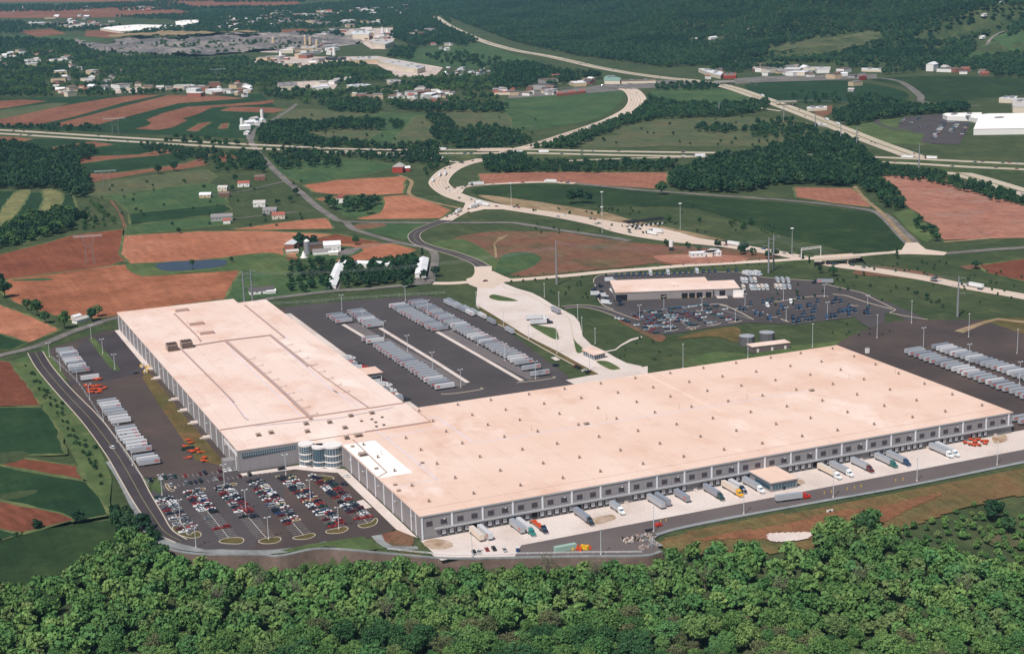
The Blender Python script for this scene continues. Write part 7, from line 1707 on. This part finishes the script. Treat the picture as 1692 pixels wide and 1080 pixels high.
# ranks by distance band, ordinals from the left
bands = 6; ind_s = sorted(ind, key=lambda q: -q[3]); per = math.ceil(len(ind_s)/bands); RK = ['bottom', 'second', 'third', 'fourth', 'fifth', 'sixth']
ADJ = {'fresh': 'light green', 'dark': 'dark green', 'mid': 'mid green', 'olive': 'olive brown half-leafed', 'bare': 'bare grey'}
for b_ in range(bands):
    row = sorted(ind_s[b_*per:(b_+1)*per], key=lambda q: q[2])
    for i, (x, y, a, b) in enumerate(row):
        c = clump(x, y)+random.uniform(-.6, .6); kd = 'fresh' if c > .5 else 'mid' if c > -.55 else 'dark'
        if random.random() < (.35 if math.sin(x/31+2)*math.sin(y/27-1) > .5 else .07): kd = 'olive'
        put_tree(x, y, H1(x, y)-.3, kd, random.uniform(.72, 1.42), '%s tree in the foreground wood, %s from the left in the %s rank' % (ADJ[kd], nth(i+1), RK[b_]), 'trees of the foreground wood')
for (a, b, lab) in [(488, 1000, 'bare pale-limbed tree standing out at the left of the foreground wood'), (905, 960, 'bare grey tree rising in front of the retaining wall'), (1165, 985, 'bare thin tree right of the middle in the foreground wood'), (1420, 985, 'leafless twiggy tree in the right part of the foreground wood'), (360, 1010, 'bare brownish tree near the left side of the foreground wood'), (1290, 1000, 'bare twiggy tree below the pale concrete pad'), (1590, 1000, 'bare grey tree near the right edge of the foreground wood'), (640, 1030, 'leafless tree between green crowns near the bottom middle-left'), (985, 968, 'thin bare tree close to the end of the retaining wall'), (430, 985, 'bare twiggy tree below the car park corner')]:
    x, y = G(a, b, -8); put_tree(x, y, H1(x, y), 'bare', 1.15, lab, 'bare trees of the foreground wood')
ext = GP([(1800, 1180), (1760, 968), (2200, 960), (2300, 1500), (-400, 1500), (-400, 1080), (-60, 1015), (-100, 1180)], -9); Xe, Ye = scatter(ext, 10); rest += [(x, y, 0, 0) for x, y in zip(Xe, Ye)]
rest += [(x, y, a, b) for x, y, (a, b) in zip(X, Y, pxs) if not (-25 < a < 1715 and b < 1105)]
for (x, y, a, b) in rest: STUFF.append((x, y, H1(x, y)-.3, random.uniform(.8, 1.15), 3 if clump(x, y)+random.uniform(-.5, .5) > .4 else 4))
# individual trees farther off (photo px of the trunk foot)
IND = [(1642, 852, 'dark', 1.2, 'large dark tree alone on the dry slope at the right'), (1665, 868, 'mid', .9, 'round tree right of the large dark slope tree'), (1400, 905, 'fresh', 1.2, 'tall light tree beside the pale concrete pad'), (1430, 880, 'mid', 1.25, 'broad crowned tree on the bare slope edge'),
       (237, 875, 'dark', 1.1, 'dark tree at the foot of the curved gravel verge'), (215, 868, 'mid', 1, 'tree left of the dark verge tree'), (195, 862, 'mid', .9, 'second tree left of the dark verge tree'), (130, 862, 'dark', .8, 'small dark tree at the field corner'), (62, 872, 'dark', .7, 'small tree between the red strip and the meadow'), (252, 892, 'dark', 1.1, 'dark tree under the curve of the gravel verge'), (265, 918, 'mid', 1.1, 'tree below the curve of the gravel verge'),
       (8, 492, 'dark', 1.6, 'big dark tree at the left photo edge by the red field'), (0, 475, 'dark', 1.3, 'tree behind the big dark one at the left edge'), (45, 512, 'mid', 1, 'tree on the red field edge, left of the road bushes'), (62, 522, 'mid', 1.2, 'round tree on the red field edge'), (75, 534, 'mid', 1, 'tree in the hedge above the old road'), (107, 543, 'fresh', 1.3, 'big bright round tree above the old road'), (152, 531, 'mid', 1, 'tree right of the pale shed'), (162, 523, 'olive', .9, 'brownish tree near the warehouse corner'),
       (318, 440, 'mid', .6, 'single tree standing at the pond'), (383, 433, 'mid', .5, 'little bush right of the pond'), (296, 386, 'mid', .6, 'bush on the grass edge above the red field'), (138, 366, 'dark', 1.1, 'dark round tree in the small green paddock'), (262, 288, 'dark', 1.2, 'dark tree on the red strip, left of two'), (288, 283, 'dark', 1.3, 'dark tree on the red strip, right of two'),
       (389, 300, 'dark', .9, 'dark tree beside the lane end houses'), (384, 316, 'mid', .7, 'small tree behind the brown house'), (480, 335, 'mid', .8, 'tree left of the country road by the grey house'), (457, 338, 'dark', .6, 'small dark tree near the country road'), (489, 323, 'dark', .9, 'dark narrow tree beside the country road'),
       (1093, 322, 'mid', 1.5, 'lone tree beside the dark road at the wood corner'), (944, 337, 'dark', 1.4, 'left tree of the dark clump in the interchange meadow'), (958, 336, 'dark', 1.5, 'middle tree of the dark clump in the interchange meadow'), (972, 336, 'dark', 1.4, 'right tree of the dark clump in the interchange meadow'),
       (720, 457, 'dark', 1, 'dark tree beside the right poultry house'), (701, 462, 'dark', .8, 'tree at the foot of the right poultry house'), (588, 405, 'mid', .9, 'small tree by the farm drive'), (698, 424, 'evergreen', 1.1, 'pointed conifer where the road bends'), (1337, 440, 'evergreen', 1, 'pointed conifer at the left bridge end'), (1327, 436, 'evergreen', 1.1, 'pointed conifer left of its neighbour at the bridge end'), (1482, 427, 'evergreen', 1.1, 'pointed conifer at the right bridge end'),
       (1355, 451, 'dark', .6, 'dark bush below the road bridge'), (1377, 456, 'mid', .9, 'round bush below the road bridge'), (1532, 494, 'dark', .5, 'small dark bush on the grass bank'), (1612, 444, 'mid', .8, 'tree at the tip of the small red field'), (608, 366-12, 'dark', 1.3, 'large tree in front of the farm clump')]
for (a, b, kd, sc, lab) in IND:
    x, y = G(a, b); put_tree(x, y, H1(x, y)-.3, kd, sc, lab, None, near=False)
# farm clumps as individual trees
def clumpset(pts, kinds, sc, lab, group):
    for i, (a, b) in enumerate(sorted(pts)):
        if NT[0] >= 299: STUFF.append((*G(a, b), -.3, sc, 2)); continue
        x, y = G(a, b); kd = random.choice(kinds); put_tree(x, y, -.3, kd, sc*random.uniform(.85, 1.15), '%s tree %s, %s from the left' % (ADJ[kd], lab, nth(i+1)), group, near=False)
clumpset([(544, 345), (552, 347), (575, 342), (584, 345), (592, 350), (598, 341), (606, 345), (613, 341), (621, 338), (575, 350)], ('dark', 'mid'), 1.35, 'in the farm clump by the red-roofed house', 'trees of the farm clump')
# wood masses (stuff)
def wood(pts, sp, sc=1.0, kinds=(1, 1, 2, 2, 0), z0=5, keepfields=False, px=True, prob=1.0, smooth=True):
    poly = GP(pts, z0) if px else pts
    X, Y = scatter(poly, sp)
    if keepfields:
        bad = np.zeros(X.shape, bool)
        for nm, P in SHP:
            if nm in ('field', 'works_yard', 'yard', 'quarry', 'car_park', 'meadow') and P[:, 1].max() > 900: bad |= inpoly(P, X, Y)
        X, Y = X[~bad], Y[~bad]
    if len(X):
        _d = edge_dist(X, Y)[0]; _k = (_d > 4.5) | (_d < -8); X, Y = X[_k], Y[_k]
    for x, y in zip(X, Y):
        if prob < 1 and random.random() > prob: continue
        c = clump(x*.4, y*.4); k = random.choice(kinds) if abs(c) < .4 else (0 if c > .4 and 0 in kinds else kinds[-1] if random.random() < .3 else kinds[0])
        STUFF.append((x, y, H1(x, y)-.3, sc*random.uniform(.75, 1.2), k))
wood([(-80, 240), (30, 238), (70, 250), (125, 262), (150, 300), (142, 325), (120, 318), (90, 306), (0, 306), (-80, 312)], 11, 1.3, (2, 2, 1))
wood([(-60, 385), (0, 375), (40, 352), (80, 352), (100, 340), (130, 352), (125, 372), (90, 380), (60, 388), (0, 405), (-60, 415)], 10, 1.1, (2, 1, 1, 0))
wood([(128, 345), (150, 328), (170, 335), (190, 352), (185, 368), (130, 378)], 16, .6, (1, 0))
wood([(1104, 290), (1150, 270), (1210, 258), (1300, 238), (1360, 228), (1400, 232), (1430, 250), (1455, 275), (1456, 296), (1446, 318), (1420, 312), (1400, 302), (1340, 298), (1290, 300), (1215, 315), (1112, 308)], 11, 1.35, (2, 2, 1))
wood([(1440, 300), (1470, 305), (1500, 330), (1490, 342), (1460, 335)], 10, 1.0, (2, 1))
wood([(800, 262), (900, 262), (1000, 266), (1120, 262), (1105, 278), (1000, 280), (870, 279), (800, 280)], 11, .9, (2, 1, 1))
wood([(800, 262), (870, 250), (860, 280), (805, 280)], 12, 1.2, (2, 1))
wood([(1068, 158), (1100, 168), (1190, 172), (1240, 168), (1280, 165), (1262, 180), (1190, 190), (1090, 192), (1040, 202), (990, 220), (950, 240), (880, 244), (940, 226), (1010, 202), (1060, 180)], 12, 1.2, (1, 2, 1), keepfields=False)
wood([(1378, 182), (1410, 168), (1470, 165), (1520, 178), (1600, 170), (1598, 182), (1500, 186), (1450, 196), (1400, 204), (1378, 196)], 12, 1.3, (2, 1))
wood([(1250, 200), (1310, 196), (1350, 210), (1420, 230), (1420, 240), (1350, 230), (1240, 225)], 14, 1.0, (2, 1), prob=.7)
wood([(1140, 208), (1200, 206), (1330, 212), (1280, 218), (1150, 214)], 14, 1.1, (2, 1), prob=.7)
wood([(1425, 258), (1480, 268), (1560, 285), (1640, 305), (1692, 322), (1760, 335), (1760, 345), (1640, 325), (1560, 300), (1460, 285)], 10, .8, (2, 1))
wood([(560, 428), (600, 430), (690, 424), (686, 448), (680, 452), (640, 440), (565, 440)], 8.5, 1.0, (2, 2, 1)); wood([(566, 446), (690, 446), (686, 470), (566, 476)], 8, .85, (2, 2, 1), z0=3)
wood([(478, 430), (560, 428), (552, 445), (540, 478), (470, 488), (480, 450)], 12, .8, (1, 2), z0=2, prob=.75)
wood([(490, 395), (530, 398), (530, 412), (500, 415)], 8, 1.1, (2, 2))
wood([(430, 244), (480, 250), (560, 256), (700, 268), (780, 270), (760, 262), (600, 248), (480, 243)], 12, .8, (2, 1), prob=.8)
wood([(430, 262), (470, 248), (560, 258), (560, 270), (450, 275)], 12, 1.0, (2, 1), prob=.7); wood([(665, 240), (720, 236), (725, 262), (668, 262)], 10, 1.2, (2, 1)); wood([(230, 232), (390, 250), (405, 262), (300, 262), (240, 248)], 13, .8, (1, 2), prob=.8)
wood([(395, 250), (430, 256), (440, 280), (400, 275)], 10, 1.1, (1, 2)); wood([(340, 255), (400, 262), (395, 280), (330, 275)], 14, .8, (1, 2), prob=.5)
wood([(60, 250), (150, 238), (160, 248), (140, 262), (80, 268)], 10, 1.0, (2, 1)); wood([(0, 204), (60, 206), (160, 206), (165, 212), (60, 214), (0, 212)], 14, .9, (2, 1), prob=.7); wood([(270, 222), (400, 232), (395, 238), (270, 232)], 12, .9, (2, 1), prob=.7)
wood([(430, 208), (470, 200), (520, 200), (580, 194), (635, 198), (632, 212), (560, 210), (500, 216), (520, 228), (640, 238), (700, 240), (690, 246), (560, 244), (440, 236), (420, 228)], 12, 1.1, (2, 1))
wood([(700, 188), (730, 190), (750, 205), (740, 214), (720, 205)], 11, 1.1, (2, 1)); wood([(730, 215), (800, 205), (850, 214), (880, 230), (840, 245), (740, 242), (728, 232)], 13, 1.1, (2, 1), prob=.8); wood([(645, 198), (665, 200), (664, 208), (648, 208)], 9, 1.0, (1, 2)); wood([(712, 215), (726, 212), (728, 226), (714, 228)], 10, 1.3, (2,))
wood([(640, 172), (760, 172), (840, 172), (830, 182), (740, 182), (680, 180)], 12, 1.2, (2, 1, 1)); wood([(540, 168), (600, 165), (630, 172), (620, 184), (545, 180)], 12, 1.3, (1, 2))
wood([(1180, 388), (1240, 398), (1300, 408), (1330, 425), (1270, 420), (1170, 402)], 13, 1.0, (2, 1), prob=.8); wood([(1025, 365), (1080, 350), (1160, 350), (1240, 362), (1300, 385), (1200, 372), (1100, 368)], 24, .7, (1, 2), prob=.5); wood([(1040, 392), (1120, 398), (1180, 408), (1120, 404)], 12, .7, (1, 2))
wood([(1505, 350), (1545, 372), (1548, 390), (1535, 392), (1515, 370)], 12, .8, (1, 2), prob=.7); wood([(1330, 445), (1400, 455), (1500, 475), (1560, 492), (1500, 490), (1400, 470)], 22, .4, (1, 2), prob=.5)
wood([(690, 282), (706, 268), (730, 262), (716, 285), (700, 300), (690, 300)], 14, .7, (1, 2), prob=.6); wood([(60, 600), (90, 640), (160, 740), (185, 800), (175, 820), (150, 770), (80, 670), (50, 610)], 11, .35, (1, 2), z0=1, prob=.7)
wood([(185, 830), (225, 845), (262, 892), (250, 905), (215, 885), (190, 865)], 9, .9, (1, 2, 1), z0=3); wood([(160, 870), (60, 880), (0, 892), (-60, 905), (-60, 895), (60, 872), (150, 858)], 8, .4, (2, 1), z0=1, prob=.7)
wood([(1470, 895), (1540, 875), (1620, 862), (1760, 845), (1760, 985), (1640, 965), (1560, 945), (1500, 925)], 6.5, .42, (4, 4, 3), z0=-7, prob=.8); wood([(1500, 872), (1600, 842), (1692, 825), (1760, 815), (1760, 850), (1560, 885)], 9, .35, (4, 3), z0=-5, prob=.55)
wood([(240, 905), (300, 930), (380, 940), (460, 940), (520, 936), (600, 932), (720, 940), (900, 945), (1080, 942), (1100, 950), (900, 965), (640, 955), (540, 962), (380, 962), (290, 950)], 5.5, .5, (4, 4, 3), z0=-9, prob=.9)
# suburb and valley woods
wood([(-80, 84), (60, 78), (160, 76), (240, 86), (330, 98), (420, 92), (450, 100), (600, 104), (640, 118), (660, 128), (760, 124), (820, 128), (850, 140), (842, 150), (820, 168), (700, 166), (560, 172), (500, 168), (470, 160), (400, 158), (330, 160), (250, 156), (190, 160), (140, 172), (80, 162), (0, 162), (-80, 165)], 16, 1.15, (1, 0, 2, 1, 1), keepfields=True, prob=.68)
wood([(-80, 36), (30, 36), (160, 44), (200, 42), (170, 50), (60, 52), (-80, 60)], 24, 1.3, (1, 2), keepfields=True, prob=.8); wood([(190, 28), (330, 22), (480, 10), (700, -6), (740, 30), (760, 60), (700, 66), (560, 44), (480, 52), (330, 60), (200, 58), (240, 50), (330, 34)], 24, 1.4, (1, 2, 1), keepfields=True, prob=.85)
wood([(420, 58), (560, 52), (580, 68), (520, 76), (430, 66)], 20, 1.3, (2, 1), keepfields=True); wood([(-80, 66), (40, 62), (150, 72), (160, 78), (-80, 82)], 22, 1.3, (1, 2), prob=.7); wood([(660, 40), (740, 48), (790, 66), (770, 74), (690, 74), (640, 60)], 18, 1.5, (2, 1)); wood([(-80, 10), (110, 8), (260, 2), (300, 6), (100, 18), (-80, 20)], 26, 1.3, (1, 2), prob=.8)
wood([(820, 108), (870, 104), (925, 116), (960, 120), (1030, 130), (1020, 133), (960, 128), (920, 142), (860, 150), (822, 146), (808, 130)], 14, 1.4, (2, 1), prob=.95);  wood([(650, 80), (690, 76), (680, 96), (640, 92)], 16, 1.3, (2, 1)); wood([(700, 88), (740, 84), (810, 92), (860, 108), (780, 112), (720, 102)], 26, 1.2, (1, 2), prob=.6)
wood([(1170, 100), (1270, 108), (1460, 106), (1640, 100), (1760, 110), (1760, 126), (1640, 124), (1560, 112), (1480, 120), (1300, 112), (1180, 120)], 17, 1.3, (1, 2), prob=.8)
wood([(1300, 148), (1440, 150), (1480, 160), (1400, 172), (1310, 168)], 22, .8, (1, 2), prob=.6); wood([(1080, 138), (1160, 134), (1200, 138), (1170, 146), (1090, 146)], 14, .9, (2, 1)); wood([(940, 128), (1000, 130), (990, 140), (930, 140)], 22, .9, (1, 2), prob=.5)
wood([(180, 75), (240, 68), (330, 66), (470, 64), (560, 66), (480, 80), (300, 90), (200, 84)], 22, 1.1, (1, 2, 0), prob=.42)
def dots(pts, sc, kinds=(2, 1)):
    for a_, b_ in pts: x, y = G(a_, b_); STUFF.append((x, y, -.2, sc*random.uniform(.8, 1.25), random.choice(kinds)))
dots([(845+i*19.5, 466.5-i*1.25-(3 if i > 12 else 0)) for i in range(22)], .22); dots([(835+i*21, 457-i*1.35) for i in range(21)], .16)
dots(Z_(780, 450, .1759, [(740, 185), (770, 205), (880, 200), (875, 215), (985, 110), (990, 130), (1015, 100), (1025, 125), (1070, 210), (1040, 240), (1085, 245), (910, 160)]), .25)
dots([(1270+random.uniform(0, 420), 470+random.uniform(-12, 40)) for _ in range(46)], .26, (1, 2, 1)); dots([(880+random.uniform(0, 400), 375+random.uniform(-8, 12)) for _ in range(40)], .28)
dots([(54+i*9.5+random.uniform(-3, 3), 620+i*13.2) for i in range(12)], .3); dots([(40+i*9+random.uniform(-3, 3), 606+i*13) for i in range(15)], .26)
dots([(850+random.uniform(0, 300), 345+random.uniform(-4, 10)) for _ in range(24)], .3); dots([(1390+random.uniform(0, 300), 440+random.uniform(-10, 20)) for _ in range(36)], .24)
dots([(random.uniform(150, 500), random.uniform(300, 375)) for _ in range(40)], .4, (1, 2)); dots([(random.uniform(470, 830), random.uniform(190, 240)) for _ in range(30)], .5, (1, 2)); dots([(random.uniform(830, 1330), random.uniform(195, 245)) for _ in range(40)], .5, (1, 2))
dots([(1000+random.uniform(0, 130), 585+random.uniform(-25, 15)) for _ in range(10)], .2, (1,)); dots([(1400+random.uniform(-30, 90), 545+random.uniform(-15, 10)) for _ in range(10)], .18, (1,))
# far plain hedges
for k in range(26):
    a = rng.uniform(-40, 700); b = rng.uniform(-25, 26); wood([(a, b), (a+rng.uniform(60, 160), b-rng.uniform(0, 5)), (a+150, b+1.5), (a, b+2)], 30, 1.3, (1, 2), keepfields=False)
# the wooded hill
us = np.arange(-400, HUs[-1]+800, 13.5); ds = np.arange(5, 3400, 13.5)
U_, N_ = np.meshgrid(us, ds); U_ = U_+rng.uniform(-6, 6, U_.shape); N_ = N_+rng.uniform(-6, 6, U_.shape)
NN = N_+np.interp(U_, HUs, HNs); X = HB[0][0]+U_*HU[0]+NN*HN[0]; Y = HB[0][1]+U_*HU[1]+NN*HN[1]; X, Y = X.ravel(), Y.ravel()
Zt = HGT(X, Y); q = np.stack([X, Y, Zt+8], 1)-CAMP; k_ = q@_F; PXX = 846+FOC*(q@_R2)/k_; PYY = 540-FOC*(q@_U2)/k_
sel = (PXX > -250) & (PXX < 2000) & (PYY > -25) & (PYY < 130) & (k_ > 0)
clear = [[(1262, 82), (1340, 64), (1420, 52), (1456, 52), (1462, 68), (1400, 80), (1330, 87), (1268, 89)], [(1586, 102), (1638, 64), (1700, 55), (1730, 85), (1650, 92)], [(1526, 82), (1560, 74), (1578, 77), (1550, 88)], [(1622, 78), (1640, 60), (1664, 48), (1668, 52), (1648, 64), (1636, 80)], [(1165, 60), (1195, 60), (1195, 68), (1165, 70)]]
for c in clear: sel &= ~inpoly(c, PXX, PYY+4)
X, Y, Zt = X[sel], Y[sel], Zt[sel]; kk = ~roadmask(X, Y, 14); X, Y, Zt = X[kk], Y[kk], Zt[kk]
nv = np.sin(X/90+1)*np.sin(Y/70)+.5*np.sin(X/37+Y/51)
for x, y, z, v in zip(X, Y, Zt, nv): STUFF.append((x, y, z-.3, random.uniform(1.0, 1.6), 1 if v+random.uniform(-.6, .6) > -.35 else 2))
print('stuff trees', len(STUFF), 'individual', NT[0])
# one object for all the remaining trees: points carrying crown copies
TC = D.collections.new('tree_crowns')
LO = []
for nm, m, s, r, h in (('a', 'leaf_fm', 71, 5.5, 9), ('b', 'leaf_m', 72, 5.5, 9), ('c', 'leaf_d', 73, 5.2, 9.5), ('d', 'leaf_f', 74, 5.5, 9), ('e', 'leaf_n', 75, 5.5, 9)):
    for v in range(3):
        o = D.objects.new('crown_%s%d' % (nm, v), crown_mesh('crown', M[m], s+v*10, r=r, h=h, lobes=24, per=22, leaf=.95, base=1.5, lr=(.18, .36), fz=(.6, 1.12))); TC.objects.link(o); LO.append(o)
pts_ = np.array(STUFF); me = D.meshes.new('woodland'); me.vertices.add(len(pts_)); me.vertices.foreach_set('co', pts_[:, :3].astype(np.float32).ravel())
at = me.attributes.new('tscale', 'FLOAT', 'POINT'); at.data.foreach_set('value', pts_[:, 3].astype(np.float32))
ai = me.attributes.new('tidx', 'INT', 'POINT'); ai.data.foreach_set('value', (pts_[:, 4]*3+rng.integers(0, 3, len(pts_))).astype(np.int32))
ar = me.attributes.new('trot', 'FLOAT_VECTOR', 'POINT'); rv = np.zeros((len(pts_), 3), np.float32); rv[:, 2] = rng.uniform(0, 6.28, len(pts_)); ar.data.foreach_set('vector', rv.ravel())
wo = link('woodland', me); tag(wo, 'dense green woods and hedges covering the hill, the valley and the field edges', 'woodland', None, 'stuff')
gt = D.node_groups.new('woodland', 'GeometryNodeTree'); gt.interface.new_socket('Geometry', in_out='INPUT', socket_type='NodeSocketGeometry'); gt.interface.new_socket('Geometry', in_out='OUTPUT', socket_type='NodeSocketGeometry')
N = gt.nodes.new; gi = N('NodeGroupInput'); go = N('NodeGroupOutput'); ip = N('GeometryNodeInstanceOnPoints'); ci = N('GeometryNodeCollectionInfo'); ci.inputs[0].default_value = TC; ci.inputs[1].default_value = True; ci.inputs[2].default_value = True
def named(nm, ty):
    n = N('GeometryNodeInputNamedAttribute'); n.data_type = ty; n.inputs[0].default_value = nm; return n.outputs[0]
lk = gt.links.new; lk(gi.outputs[0], ip.inputs['Points']); lk(ci.outputs[0], ip.inputs['Instance']); ip.inputs['Pick Instance'].default_value = True
lk(named('tidx', 'INT'), ip.inputs['Instance Index']); lk(named('trot', 'FLOAT_VECTOR'), ip.inputs['Rotation']); lk(named('tscale', 'FLOAT'), ip.inputs['Scale']); lk(ip.outputs[0], go.inputs[0])
md = wo.modifiers.new('woodland', 'NODES'); md.node_group = gt
# small roadside saplings as things
SAP = None and Proto(lambda: (lambda t: (link('trunk', EVG[0][1], t), link('crown', EVG[0][0], t), t)[2])(thing('conifer_sapling', '', 'tree')))
# ---------------------------------------------------------------- haze
hz = MB().box(-3500, 12500, -1600, 15500, -22, 340); m = D.materials.new('haze'); m.use_nodes = True; nt = m.node_tree
for n in list(nt.nodes):
    if n.type == 'BSDF_PRINCIPLED': nt.nodes.remove(n)
pv = nt.nodes.new('ShaderNodeVolumePrincipled'); pv.inputs['Color'].default_value = (.38, .74, 1.0, 1); pv.inputs['Density'].default_value = 2.9e-5; pv.inputs['Anisotropy'].default_value = .0
nt.links.new(pv.outputs[0], nt.nodes['Material Output'].inputs['Volume'])
o = link('haze', hz.mesh('haze', m)); tag(o, 'thin pale haze lying over the whole valley', 'haze', None, 'stuff')
